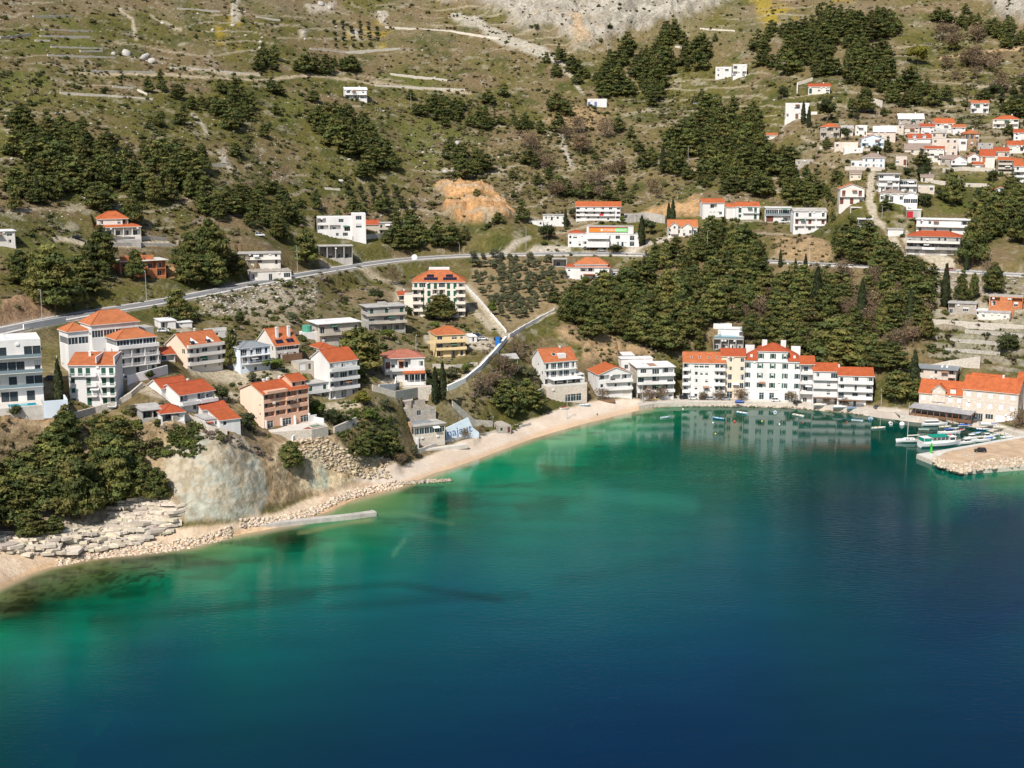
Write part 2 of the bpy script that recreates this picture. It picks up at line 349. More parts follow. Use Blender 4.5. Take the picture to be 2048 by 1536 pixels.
GREENS = [[(65,30),(150,30),(180,60),(205,90),(120,110),(75,80)],[(0,70),(90,80),(85,105),(0,105)],[(750,150),(830,140),(900,160),(860,180),(760,175)],[(860,270),(920,260),(960,290),(900,300)],
          [(540,205),(600,180),(610,230),(550,250)],[(0,150),(90,130),(110,180),(60,240),(0,270)],[(800,250),(880,240),(870,330),(810,330)],[(820,708),(960,712),(960,732),(830,728)],[(1895,660),(2040,650),(2040,712),(1900,705)],
          [(85,690),(165,680),(165,740),(90,735)],[(630,795),(690,790),(690,815),(640,815)],[(935,640),(985,640),(985,668),(940,662)],[(1700,398),(1850,405),(1960,410),(1960,420),(1850,425)],[(0,485),(140,470),(160,520),(0,535)]]
YELLOWS = [[(690,50),(750,40),(780,70),(770,98),(700,95)],[(1630,-20),(1700,-20),(1700,15),(1640,18)],[(430,40),(480,20),(480,110),(440,120)],[(1500,0),(1560,-20),(1600,40),(1540,60)]]
PALE = [[(610,10),(670,0),(665,25),(620,28)],[(755,22),(778,22),(772,48),(757,48)],[(690,62),(712,66),(724,82),(706,78)],[(600,62),(614,62),(614,75),(600,75)],[(465,0),(478,0),(484,28),(466,50),(460,40)],
        [(885,335),(905,335),(925,350),(900,356)],[(880,272),(900,280),(920,300),(900,296)],[(428,300),(440,300),(475,345),(465,347)],[(1115,265),(1128,268),(1148,335),(1136,338)]]
GAPS = [[(1448,530),(1472,530),(1508,640),(1488,648)],[(1520,555),(1538,555),(1552,650),(1532,650)],[(1285,540),(1330,548),(1322,572),(1280,562)],[(1560,600),(1600,606),(1595,626),(1560,622)],[(1690,560),(1730,575),(1725,592),(1690,580)],[(1330,655),(1400,672),(1395,690),(1330,680)],[(1740,640),(1762,640),(1770,700),(1748,700)]]
DRYGRASS = [(960,520),(1110,520),(1150,560),(1110,620),(1020,665),(960,600),(930,570)]
Pn = TP
grassA = np.array([.118, .112, .036]); grassB = np.array([.165, .135, .072]); grassC = np.array([.072, .082, .026]); brown = np.array([.185, .14, .09]); rockc = np.array([.40, .37, .335])
def mixc(a, b, t): return a * (1 - t[..., None]) + b * t[..., None]
CT = mixc(np.broadcast_to(grassA, TP.shape), grassB, sstep(.40, .60, N1))
CT = mixc(CT, grassC, sstep(.50, .66, N2) * .85); CT = mixc(CT, brown, sstep(.54, .66, fbm(TP + 50, 28, 4)) * .8)
_rk = sstep(.62, .72, fbm(TP + 500, 6, 4)); CT = mixc(CT, rockc, _rk * .45)
CT = mixc(CT, rockc * .95, sstep(.66, .74, fbm(TP + 1500, 2.2, 3)) * .32)
_hi = sstep(140, 20, GV); CT = mixc(CT, np.array([.215, .185, .13]), _hi * sstep(.45, .65, fbm(TP + 800, 30, 4)) * .55)
for g in GREENS: CT = mixc(CT, np.array([.115, .130, .036]), pmask(g, 9, 1.2) * (.25 + .6 * sstep(.35, .65, N2)))
for g in YELLOWS: CT = mixc(CT, np.array([.33, .25, .035]), pmask(g, 10, 1.4) * sstep(.42, .6, N2) * .8)
ROCK = np.zeros(GU.shape)
def patch(poly, col, amt=1.0, soft=6, rag=1.0, rock=0.0, col2=None, sc_=5.0):
    global CT, ROCK
    m_ = pmask(poly, soft, rag) * amt; c = np.array(col)
    cc = np.broadcast_to(c, TP.shape) if col2 is None else mixc(np.broadcast_to(c, TP.shape), np.array(col2), sstep(.42, .6, fbm(TP * [1, 1, 2.0] + 40, sc_, 4)))
    CT = mixc(CT, cc, m_); ROCK = np.maximum(ROCK, m_ * rock)
CT = mixc(CT, np.array([.05, .055, .024]), sstep(0, -50, GV) * (.75 + .25 * sstep(.4, .6, N2)))  # unseen slope above the frame, darkened so the bay mirrors less light
patch(CLIFF_TOP, (.40,.385,.375), 1, 10, 1.6, 1.0, (.30,.285,.27), 7); patch(CLIFF_R, (.38,.365,.355), 1, 8, 1.5, 1.0, (.28,.265,.25), 7)
patch([(1140,40),(1160,45),(1185,92),(1150,92)], (.45,.33,.22), .8, 6, 1, 1.0, (.40,.30,.22), 4)
patch(SCREE, (.40,.385,.36), 1, 3, .8, .3); 
for p in PALE: patch(p, (.44,.415,.38), .95, 3, .6, .6, (.36,.33,.30), 3)
patch(LIME, (.43,.40,.36), .9, 8, 1.6, .55, (.30,.26,.19), 3.5); patch(LIMER, (.40,.37,.33), .8, 8, 1.4, .4, (.26,.22,.15), 4)
patch(VILLAGE, (.30,.25,.18), .5, 14, 1.6, .1, (.22,.17,.11), 8)
for p, c2 in ((ORANGE1, (.58,.35,.19)), (ORANGE2, (.58,.35,.19)), (ORANGE3, (.50,.33,.19)), (ORANGE4, (.40,.29,.19)), (ORANGE5, (.36,.24,.165)), (ORANGE6, (.48,.30,.17)), (ORANGE7, (.34,.25,.15)), (ORANGE8, (.38,.28,.18)), (ORANGE9, (.48,.31,.19))):
    patch(p, c2, .95, 5, 1.0, .8, tuple(x * .72 for x in c2), 4)
patch([(600,600),(1000,560),(960,900),(1000,960),(0,1100),(0,700),(400,660)], (.33,.27,.19), .45, 20, 2, 0, (.17,.13,.07), 9)
patch([(1865,652),(2060,646),(2060,716),(1880,712)], (.10,.115,.035), .8, 8, 1, 0, (.14,.13,.06), 7)
for g in GAPS: patch(g, (.34,.26,.175), .9, 5, .6, .2, (.25,.19,.12), 4)
patch(DRYGRASS, (.36,.28,.19), .75, 6, .8, 0, (.26,.20,.12), 5)
patch([(1120,560),(1400,500),(1860,560),(1830,720),(1500,690),(1150,660)], (.24,.19,.12), .8, 15, 2, 0, (.13,.10,.055), 9)
patch([(-420,830),(0,860),(280,850),(340,920),(300,1060),(-420,1120)], (.36,.29,.21), .8, 15, 1.5, .4, (.22,.17,.11), 6)
patch([(260,850),(460,845),(560,870),(660,885),(720,920),(800,930),(800,960),(640,990),(330,1050),(300,930)], (.40,.31,.215), .95, 6, .8, .8, (.27,.205,.135), 4)
patch(ROCKY, (.52,.44,.33), .9, 6, 1, 1.0, (.37,.28,.19), 3)
patch(MARL, (.395,.395,.34), 1, 4, .9, .45, (.44,.385,.30), 6)
_ck = 1 - np.abs(2 * fbm(TP * [1, 1, .6] + 444, 5, 4) - 1); CT = mixc(CT, np.array([.24, .20, .14]), pmask(MARL, 4, .5) * sstep(.90, .98, _ck) * .6)
CT = mixc(CT, np.array([.34, .27, .17]), pmask(MARL, 4, .5) * sstep(.60, .70, fbm(TP * [1, 1, .18] + 222, 3.0, 3)) * .6); patch(MARL2, (.38,.40,.35), 1, 3, .4, .3, (.48,.42,.33), 5)
patch(SLABS, (.52,.47,.41), .95, 8, 1.2, .3, (.42,.36,.29), 4)
patch(BEACH_L, (.60,.48,.36), 1, 5, .6, 0, (.52,.39,.28), 6); patch(BEACH, (.62,.52,.42), 1, 3, .35, 0, (.57,.46,.36), 7)
patch([(1290,795),(1500,796),(1700,806),(1840,822),(1950,836),(2060,862),(2060,900),(1300,830)], (.50,.44,.37), 1, 4, .3, 0, (.43,.37,.31), 8)
_wet = (1 - sstep(4, 16, vshore(GU) - GV)) * (GU < 1320); CT = mixc(CT, np.array([.55, .37, .22]), _wet * .75)
for pts, w, c in (([(935,575),(965,615),(1000,660),(1015,680)], 7, (.46,.41,.34)), ([(880,575),(920,600),(960,635),(985,660)], 6, (.44,.39,.33)),
        ([(640,520),(760,560),(800,570),(790,600)], 5, (.40,.35,.28)), ([(1745,350),(1738,400),(1750,440),(1775,460),(1800,500),(1810,530)], 8, (.44,.40,.35)),
        ([(1780,460),(1805,462),(1830,500),(1900,525)], 9, (.45,.41,.36)), ([(985,498),(1020,489),(1060,476)], 4, (.38,.35,.31)), ([(1035,502),(1070,494),(1140,494)], 4, (.46,.43,.40)), ([(1250,500),(1300,484),(1335,480)], 5, (.46,.43,.40)),
        ([(110,478),(250,490),(370,485)], 5, (.48,.43,.36)), ([(1880,118),(1960,105),(2048,95)], 3, (.45,.33,.22)), ([(240,15),(265,40),(272,80)], 3, (.45,.40,.33)), ([(300,30),(345,55),(360,60)], 2, (.45,.40,.33)),
        ([(385,230),(400,245),(415,265)], 3, (.45,.42,.37)), ([(1130,140),(1150,160),(1165,185)], 3, (.42,.40,.36)), ([(130,145),(320,150),(520,160),(620,150),(760,168),(860,178),(940,185)], 2.5, (.42,.36,.28)), ([(340,137),(520,148)], 2.5, (.42,.36,.28)),
        ([(905,770),(960,735),(1000,690),(1015,672)], 5, (.55,.50,.44)), ([(1015,672),(1060,648),(1110,620)], 4, (.55,.50,.44)),
        ([(860,675),(930,690),(985,690)], 12, (.45,.41,.36)), ([(770,765),(850,765)], 8, (.52,.47,.41)), ([(250,770),(330,790),(430,790),(520,800)], 10, (.42,.37,.31)), ([(330,640),(420,700)], 12, (.40,.36,.31)),
        ([(640,815),(720,805)], 8, (.46,.41,.34)), ([(390,740),(480,760),(600,740)], 12, (.40,.36,.30))):
    CT = mixc(CT, np.array(c), lmask(pts, w, 2.5, .35))
_cz = TP[..., 2] / 7.5 + (fbm(TP + 610, 60, 3) - .5) * 3; _cl = np.abs(_cz - np.round(_cz)); _cm = sstep(.10, .035, _cl) * sstep(.46, .56, fbm(TP + 990, 45, 3)) * (GV < 470) * (GV > -40) * sstep(40, 90, np.hypot(GU - 1280, (GV - 30) * 2))
CT = mixc(CT, np.array([.37, .33, .27]), _cm * .75)
CALM = 1 - .75 * np.clip(pmask(BEACH, 4, .3) + pmask(BEACH_L, 6, .4) * .7 + pmask(MARL, 4, .4) * .6 + (GU > 1280) * (GV > vshore(GU) - 22), 0, 1)
SOIL = (fbm(TP + 33, 25, 3)); CT = CT * (1 + (np.array([1.04, .985, .84]) - 1) * ((CALM - .25) / .75)[..., None]) * (0.88 + .24 * SOIL)[..., None]

# ---- relief: bumps everywhere, ledges and gullies on bare rock
_d = (fbm(TP, 22, 4) - .5) * 3.2 + (N3 - .5) * 1.0
_land = sstep(2, 40, vshore(GU) - GV)
_rd = np.full(GU.shape, 1e9)
_rp = [G(u, v) for (u, v) in ROADP]
RD = []
for i in range(len(_rp) - 1):
    for k in range(6): RD.append(_rp[i].lerp(_rp[i + 1], k / 6))
RD.append(_rp[-1])
for _ in range(6): RD = [RD[0]] + [(RD[i - 1] + RD[i] * 2 + RD[i + 1]) / 4 for i in range(1, len(RD) - 1)] + [RD[-1]]
for p in RD: p.z = 50.0
_near = (GV > 380) & (GV < 800)
_rd[_near] = segdist(TP[..., 0][_near], TP[..., 1][_near], [(p.x, p.y) for p in RD])
calm = np.ones(GU.shape)
for pts, w in (([(100,790),(330,760),(520,800),(560,860)], 60), ([(660,790),(800,760),(900,690)], 40), ([(1280,800),(1500,800),(1750,812),(1980,846)], 14), ([(860,930),(1000,870),(1250,806)], 25), ([(100,1105),(480,1055),(700,985)], 14)):
    calm *= 1 - .75 * lmask(pts, w, 12)
_ridge = 1 - np.abs(2 * fbm(TP * [1, 1, .7] + 77, 16, 4) - 1); _rg2 = 1 - np.abs(2 * fbm(TP * [1, 1, 1.6] + 177, 5, 3) - 1)
_big = pmask(CLIFF_TOP, 14, 1) + pmask(CLIFF_R, 14, 1)
dz = (_d * calm * (.45 + .55 * sstep(500, 250, GV)) + ROCK * ((_ridge - .6) * 4.0 + (_rg2 - .6) * 2.4) * calm + (pmask(ORANGE1, 6) + pmask(ORANGE2, 6)) * ((_ridge - .5) * 7 + (_rg2 - .5) * 3) + _big * (_ridge - .5) * 14) * _land
TP[..., 2] += dz
# terraces on the cultivated slopes
_ter = (pmask([(1560,220),(2048,180),(2060,345),(1650,345)], 14) * .55 * sstep(.35, .6, N2) + pmask([(1860,640),(2060,640),(2060,740),(1860,720)], 8)) * (_rd > 25)
_st = 3.2; _q = TP[..., 2] / _st; _fq = _q - np.floor(_q); TP[..., 2] = TP[..., 2] * (1 - _ter) + _ter * _st * (np.floor(_q) + sstep(.72, 1.0, _fq))
CT = mixc(CT, np.array([.36, .32, .27]), np.clip(_ter, 0, 1) * sstep(.74, .8, _fq) * .5)
_wr = 1 - sstep(6.5, 14, _rd); TP[..., 2] = TP[..., 2] * (1 - _wr) + (50.0 - .25) * _wr
CT = mixc(CT, np.array([.40, .36, .31]), (1 - sstep(6, 9, _rd)) * .9)
def carve(cx, cy, yaw, x0, x1, y0, y1, z, pad=1.2, fill=0.0):
    """level the ground under a footprint (local x0..x1, y0..y1 turned by yaw about cx,cy)"""
    c, s = math.cos(yaw), math.sin(yaw); dx = TP[..., 0] - cx; dy = TP[..., 1] - cy
    lx = dx * c + dy * s; ly = -dx * s + dy * c
    m_ = (lx > x0 - pad) & (lx < x1 + pad) & (ly > y0 - pad * .3) & (ly < y1 + pad)
    TP[..., 2][m_] = np.minimum(TP[..., 2][m_], z - .12)
    if fill:
        m2 = (lx > x0 - pad) & (lx < x1 + pad) & (ly > y0 - fill) & (ly < y1); TP[..., 2][m2] = np.maximum(TP[..., 2][m2], z - .25)
def bank(b, x0, x1, y0, y1, dz, slope):
    """made ground carrying a terrace: a level pad falling away steeply on its open sides"""
    c, s = math.cos(b.yaw), math.sin(b.yaw); dx = TP[..., 0] - b.P.x; dy = TP[..., 1] - b.P.y; lx = dx * c + dy * s; ly = -dx * s + dy * c
    out = np.hypot(np.maximum(np.maximum(x0 - lx, lx - x1), 0), np.maximum(np.maximum(y0 - ly, ly - y1), 0)); m_ = (TP[..., 2] > .8) & (out < 24) & (lx > x0 - 9)
    TP[..., 2][m_] = np.maximum(TP[..., 2], b.P.z + dz - out * slope - np.maximum(0, out - 2) * .2 + (N3 - .5) * 2)[m_]
TP0 = TP.copy()
def G0(u, v):
    """ground point before any levelling"""
    global TP
    keep, TP = TP, TP0; p = G(u, v); TP = keep; return p
def build_terrain():
    nr, nc = GU.shape; idx = np.arange(nr * nc).reshape(nr, nc)
    q = np.stack([idx[1:, :-1], idx[1:, 1:], idx[:-1, 1:], idx[:-1, :-1]], -1).reshape(-1, 4)
    me = np_mesh("hillside", TP.reshape(-1, 3), q, attr_mat("hillside_ground", "col", nscale=.6, nvar=.55, bump=1.2, bscale=.55, bdist=1.0, calm=True), np.concatenate([CT, CALM[..., None]], -1).reshape(-1, 4), smooth=True)
    o = bpy.data.objects.new("hillside", me); COL.objects.link(o)
    tag(o, "steep coastal hillside of scrub grass, bare rock and pebble beach", "terrain", kind="structure"); return o
# ------------------------------------------------------------------ sea
# colour of the water body by place: sandy shallows, green, teal, navy (photo u, v, display colour)
SEA = [(0,1195,95,105,70),(100,1150,95,110,70),(60,1185,60,70,45),(200,1150,70,90,55),(0,1240,35,60,45),(60,1225,40,65,45),(140,1190,50,75,50),(300,1135,60,95,65),(420,1110,70,110,75),(480,1080,80,125,85),(560,1070,60,95,60),(580,1075,30,75,55),(620,1085,40,110,80),(680,1060,40,120,85),(720,1090,35,105,85),(300,1180,10,115,85),(400,1160,10,112,90),(500,1130,20,112,88),(520,1180,0,98,92),(600,1150,10,105,95),(700,1140,10,98,95),(800,1160,0,92,100),(820,1060,20,100,88),(850,1110,10,90,92),(790,1010,85,120,85),(740,1005,105,125,85),(700,1020,100,125,85),(850,980,60,105,75),(900,965,70,125,95),(920,950,80,140,105),(960,940,40,125,95),(1000,930,25,125,95),(900,1000,20,95,80),(960,990,15,105,92),(1000,1050,10,98,95),(950,1020,15,95,88),(1040,980,10,115,98),(1040,905,90,145,110),(1100,880,90,145,110),(1180,860,80,140,105),(1250,845,75,135,100),(1300,835,60,115,85),(1100,930,15,115,92),(1140,960,10,110,92),(1200,900,10,98,80),(1250,900,5,95,80),(1300,860,10,95,78),(1400,840,5,80,66),(1500,835,5,72,62),(1600,840,5,72,64),(1700,850,5,70,64),(1400,920,0,88,78),(1500,930,0,85,76),(1450,980,0,82,78),(1300,980,0,95,85),(1350,1020,0,90,90),(1200,1000,5,98,94),(1250,1060,0,92,95),(1100,1060,0,98,98),(1150,1120,0,90,100),(1000,1130,5,92,100),(900,1180,0,80,100),(1600,900,0,78,74),(1600,980,0,64,70),(1700,960,0,62,70),(1750,1000,0,56,74),(1800,940,0,70,72),(1780,870,5,72,68),(1850,870,5,66,64),(1950,870,20,62,58),(1500,1060,0,78,92),(1600,1060,0,64,88),(1800,1020,0,56,82),(1850,960,5,75,75),(1900,980,15,95,88),(2000,970,40,105,88),(2048,955,70,120,95),(1950,1000,0,66,85),(2040,1000,0,66,86),(1900,1050,0,56,82),(2048,1050,0,56,86),(2048,1150,0,54,90),(1400,1150,0,74,94),(1600,1150,0,64,92),(1800,1150,0,56,88),(0,1262,0,125,92),(0,1300,0,110,90),(60,1300,0,112,96),(100,1335,0,92,88),(200,1260,0,92,78),(300,1300,0,80,88),(0,1340,0,92,82),(100,1400,0,76,86),(300,1400,0,68,84),(0,1420,0,76,78),(150,1250,0,112,90),(330,1210,0,98,86),(400,1200,0,98,92),(600,1200,0,92,97),(800,1200,0,83,96),(1000,1200,0,80,98),(1200,1200,0,80,98),(1400,1200,0,72,95),(1600,1200,0,64,92),(1800,1200,0,56,90),(2048,1200,0,52,92),(450,1290,0,84,91),(650,1290,0,76,91),(900,1290,0,70,92),(1200,1290,0,66,93),(1500,1290,0,60,92),(1800,1290,0,55,90),(2048,1290,2,57,93),(450,1400,0,66,82),(700,1400,0,60,82),(1000,1400,0,56,84),(1300,1400,0,52,84),(1600,1400,0,50,84),(2048,1400,0,49,88),(0,1536,0,62,70),(400,1536,0,53,73),(800,1536,0,48,76),(1200,1536,0,45,78),(1600,1536,0,45,78),(2048,1536,0,45,80),(0,1750,0,50,64),(1000,1750,0,42,72),(2048,1750,0,40,76),(-500,1600,0,58,68),(-400,1350,0,95,80),(2500,1000,0,60,86),(2500,1250,0,50,88),(2500,1500,0,44,80),(1000,2200,0,38,70),(2500,2200,0,36,70),(-500,2200,0,44,62)]
SEA = [(u, v, r, g * (.97 if u < 350 else 1.08 if u > 1500 and v > 1000 else 1.04), b * (.89 if u > 1500 and v > 1000 else .95)) for u, v, r, g, b in SEA]
SEA_GAIN = 0.82
def build_sea():
    us = np.concatenate([np.arange(-900, -60, 40), np.arange(-60, 2110, 7), np.arange(2110, 2900, 40)]).astype(float)
    vs = np.concatenate([np.arange(782, 1330, 4), np.arange(1330, 1560, 8), np.arange(1560, 2900, 60)]).astype(float)
    V, U = np.meshgrid(vs, us, indexing='ij'); P = unproj(U, V, Zfor(U, V, 0.0))
    K = np.array([(a, b) for a, b, *_ in SEA], float) / 500; Cc = np.array([lin(*c) for _, _, *c in SEA])
    n = len(K); A = _tps(((K[:, None] - K[None]) ** 2).sum(-1)) + np.eye(n) * 2e-3; Pm = np.hstack([np.ones((n, 1)), K])
    S = np.linalg.solve(np.block([[A, Pm], [Pm.T, np.zeros((3, 3))]]), np.vstack([Cc, np.zeros((3, 3))]))
    nz = fbm(P, 26, 4) - .5; nz2 = fbm(P * [.35, 1.3, 1] + 90, 9, 4) - .5
    Q = np.stack([(U + nz * 70).ravel(), (V + nz2 * 26).ravel()], -1) / 500
    Q[:, 0] = np.clip(Q[:, 0], -1.6, 5.4); Q[:, 1] = np.clip(Q[:, 1], 1.0, 3.6)
    C = np.empty((len(Q), 3))
    for i in range(0, len(Q), 20000):
        q = Q[i:i + 20000]; k = _tps(((q[:, None] - K[None]) ** 2).sum(-1)); C[i:i + 20000] = k @ S[:n] + S[n] + q @ S[n + 1:]
    for i in range(0, len(Q), 20000):                            # never outside the tones of the nearest soundings
        near = np.argpartition(((Q[i:i + 20000, None] - K[None]) ** 2).sum(-1), 6, axis=1)[:, :6]; C[i:i + 20000] = np.clip(C[i:i + 20000], Cc[near].min(1), Cc[near].max(1))
    C = C.reshape(P.shape); C = np.clip(C - np.array([.016, .008, .007]), 0.0006, 1)      # less what the surface itself mirrors
    # weed beds and pale sand drifts on the shallow bed
    ds = V - vshore(U); C = C * (1 - (.55 * sstep(.5, .62, fbm(P + 60, 1.8, 3)) * sstep(8, 20, ds) * sstep(90, 55, ds) * (U < 330))[..., None]); shal = sstep(170, 20, ds)
    def sm(pts, w, soft): return 1 - sstep(w - soft, w + soft, segdist(U + nz * 40, V + nz2 * 14, pts))
    weed = sstep(.56, .66, fbm(P * [.5, 1, 1] + 400, 8, 4)); C = C * (1 - (.42 * weed * shal * (U < 1320))[..., None])
    for pts, w, a in (([(350,1130),(520,1118)], 5, .35), ([(230,1188),(290,1185)], 6, .4), ([(500,1190),(800,1165),(1000,1200)], 7, .28), ([(180,1240),(400,1222),(620,1192)], 8, .28), ([(650,1215),(900,1195),(1050,1190)], 9, .2), ([(560,1078),(600,1076)], 9, .45), ([(1040,1020),(1110,1012)], 16, .3), ([(860,1000),(930,1010)], 12, .3), ([(1120,1160),(1350,1120)], 14, .12)):
        C = C * (1 - (sm(pts, w, w * .9) * a)[..., None])
    for pts, w, a, c in (([(752,1030),(800,1026),(860,1040),(905,1048)], 4, .18, (120,150,110)), ([(760,1036),(805,1045),(825,1066),(812,1080)], 9, .16, (80,140,115)), ([(640,1090),(690,1075)], 14, .2, (90,150,120)), ([(810,1080),(790,1108)], 4, .35, (90,150,120)), ([(1180,985),(1300,1000),(1390,1010)], 14, .18, (60,150,130)), ([(600,1065),(745,1040)], 4, .5, (140,145,95))):
        m_ = (sm(pts, w, w * .9) * a)[..., None]; C = C * (1 - m_) + lin(*c) * m_
    C = C * (1 + (fbm(P * [.3, 1, 1] + 700, 5, 3) - .5) * (.2 + .35 * sstep(260, 40, ds)))[..., None]
    sand = np.array([.36, .27, .17]); e = (sstep(13, 0, ds) * (U < 1310) * .85)[..., None]; C = C * (1 - e) / 1 + sand / SEA_GAIN * e
    m, nt, b = nmat("sea_water"); L = nt.links; N = nt.nodes
    at = N.new('ShaderNodeAttribute'); at.attribute_name = 'col'; L.new(at.outputs['Color'], b.inputs['Base Color'])
    b.inputs['Roughness'].default_value = 0.03; b.inputs['IOR'].default_value = 1.33; b.inputs['Specular IOR Level'].default_value = 0.15
    tc = N.new('ShaderNodeTexCoord'); mp = N.new('ShaderNodeMapping'); mp.inputs['Scale'].default_value = (.32, .8, 1); mp.inputs['Rotation'].default_value = (0, 0, math.radians(12))
    L.new(tc.outputs['Object'], mp.inputs[0])
    n1 = N.new('ShaderNodeTexNoise'); n1.inputs['Scale'].default_value = 1.0; n1.inputs['Detail'].default_value = 4; n1.inputs['Roughness'].default_value = .55; L.new(mp.outputs[0], n1.inputs['Vector'])
    n2 = N.new('ShaderNodeTexNoise'); n2.inputs['Scale'].default_value = .012; n2.inputs['Detail'].default_value = 3; L.new(tc.outputs['Object'], n2.inputs['Vector'])
    # calmer near the quay, wind-ruffled in patches farther out
    sx = N.new('ShaderNodeSeparateXYZ'); L.new(tc.outputs['Object'], sx.inputs[0])
    m1 = N.new('ShaderNodeMapRange'); m1.inputs[1].default_value = 430; m1.inputs[2].default_value = 540; m1.inputs[3].default_value = 1.0; m1.inputs[4].default_value = .22; L.new(sx.outputs[1], m1.inputs[0])
    m2 = N.new('ShaderNodeMapRange'); m2.inputs[1].default_value = .35; m2.inputs[2].default_value = .65; m2.inputs[3].default_value = .6; m2.inputs[4].default_value = 1.5; L.new(n2.outputs[0], m2.inputs[0])
    mm = N.new('ShaderNodeMath'); mm.operation = 'MULTIPLY'; L.new(m1.outputs[0], mm.inputs[0]); L.new(m2.outputs[0], mm.inputs[1])
    ms = N.new('ShaderNodeMath'); ms.operation = 'MULTIPLY'; ms.inputs[1].default_value = .22; L.new(mm.outputs[0], ms.inputs[0])
    bp = N.new('ShaderNodeBump'); bp.inputs['Distance'].default_value = .35; L.new(ms.outputs[0], bp.inputs['Strength']); L.new(n1.outputs[0], bp.inputs['Height']); L.new(bp.outputs[0], b.inputs['Normal'])
    nr, nc = V.shape; idx = np.arange(nr * nc).reshape(nr, nc); q = np.stack([idx[1:, :-1], idx[1:, 1:], idx[:-1, 1:], idx[:-1, :-1]], -1).reshape(-1, 4)
    me = np_mesh("sea", P.reshape(-1, 3), q, m, (C * SEA_GAIN).reshape(-1, 3), smooth=True)
    o = bpy.data.objects.new("sea", me); COL.objects.link(o); tag(o, "clear turquoise bay turning deep navy offshore", "sea", kind="structure")
build_sea()

# ------------------------------------------------------------------ road, lanes, quay, mole, jetty
asphalt = mat("asphalt", (.20, .195, .195), .9, .15, .25); paint = mat("road_paint", (.72, .72, .70), .7, .1)
concrete = mat("concrete", (.46, .43, .385), .9, .22, .5, .3, 2.0); pale_concrete = mat("pale_concrete", (.60, .56, .50), .9, .18, .5, .2, 2.0)
steel = mat("galvanised_steel", (.50, .52, .53), .5, .1, 1, metal=.3); whitewash = mat("white_wall", (.80, .785, .755), .85, .08, .35, .12, 2.5, streak=True)
def strip(mb, pts, off, w, dz, m=0, th=0.0, dash=None, inset=0.0):
    """ribbon of width w, shifted sideways by off, following world points"""
    L_, R_ = [], []; n = len(pts); acc = 0; prev = None
    for i, p in enumerate(pts):
        t = (pts[min(i + 1, n - 1)] - pts[max(i - 1, 0)]); t.z = 0; t.normalize(); s = Vector((t.y, -t.x, 0))
        a = p + s * (off - w / 2) + Vector((0, 0, dz)); b = p + s * (off + w / 2) + Vector((0, 0, dz))
        if prev is not None:
            seg = (p - pts[i - 1]).length
            if dash is None or (acc % (dash * 2)) < dash:
                if th: 
                    d = Vector((0, 0, -th)); mb.face([prev[0], prev[1], b, a], m); mb.face([prev[0] + d, prev[0], a, a + d], m); mb.face([prev[1], prev[1] + d, b + d, b], m)
                else: mb.face([prev[0], prev[1], b, a], m)
            acc += seg
        prev = (a, b)
def fine(pts, step):
    out = []
    for i in range(len(pts) - 1):
        n = max(1, int((pts[i + 1] - pts[i]).length / step)); out += [pts[i].lerp(pts[i + 1], k / n) for k in range(n)]
    return out + [pts[-1]]
RDF = fine(RD, 3.0)
mb = MB(); strip(mb, RDF, 0, 8.6, 0.05, 0, .5); road = mb.build("road", asphalt); tag(road, "grey two-lane coast road crossing the hillside", "road", kind="structure")
for nm, off, w, d in (("edge_line", -3.9, .2, None), ("edge_line", 3.9, .2, None), ("centre_line", 0, .16, 6)):
    mb = MB(); strip(mb, RDF, off, w, .054 + .004 * (d is not None), 0, 0, d); mb.build(nm, paint, road)
mb = MB(); strip(mb, RDF, 5.4, 2.0, .17, 0, .8); strip(mb, RDF, -5.0, 1.4, .12, 0, .8); o = mb.build("pavement", pale_concrete); tag(o, "pale concrete verge along the coast road", "pavement", kind="structure")
def path(name, label, px, w, dz=.25, m=None, cat="lane"):
    pts = [G(u, v) for u, v in px]; pts = fine(pts, 4.0)
    for _ in range(3): pts = [pts[0]] + [(pts[i - 1] + pts[i] * 2 + pts[i + 1]) / 4 for i in range(1, len(pts) - 1)] + [pts[-1]]
    mb = MB(); strip(mb, pts, 0, w, dz, 0, 1.2); o = mb.build(name, m or pale_concrete); tag(o, label, cat, kind="structure"); return pts
def wall(label, px, h, th=.45, m=None, name="retaining_wall", cat="wall", group=None, base=1.5, cap=None, dz=0.0):
    """free-standing or retaining wall along ground points; top follows the ground"""
    pts = fine([G(u, v) for u, v in px], 2.5); mb = MB(); n = len(pts); prev = None
    for i, p in enumerate(pts):
        t = (pts[min(i + 1, n - 1)] - pts[max(i - 1, 0)]); t.z = 0
        if t.length < 1e-4: continue
        t.normalize(); s = Vector((t.y, -t.x, 0)) * th / 2; lo = Vector((0, 0, -base)); hi = Vector((0, 0, h + dz + (0 if h > 1.6 else .12 * math.sin(i * 2.3))))
        cur = [p - s + lo, p + s + lo, p + s + hi, p - s + hi]
        if prev:
            for k in range(4): mb.face([prev[k], prev[(k + 1) % 4], cur[(k + 1) % 4], cur[k]])
        else: mb.face(cur)
        prev = cur
    mb.face(prev); o = mb.build(name, m or STONEW); tag(o, label, cat, group, 'thing'); return o
STONEW = stone_mat("dry_stone", (.47, .43, .37), 2.4, .28, .8); STONEB = stone_mat("pale_stone", (.58, .52, .44), 2.3, .2, .84); STONEP = stone_mat("bleached_stone", (.66, .60, .51), 2.0, .2, .85)
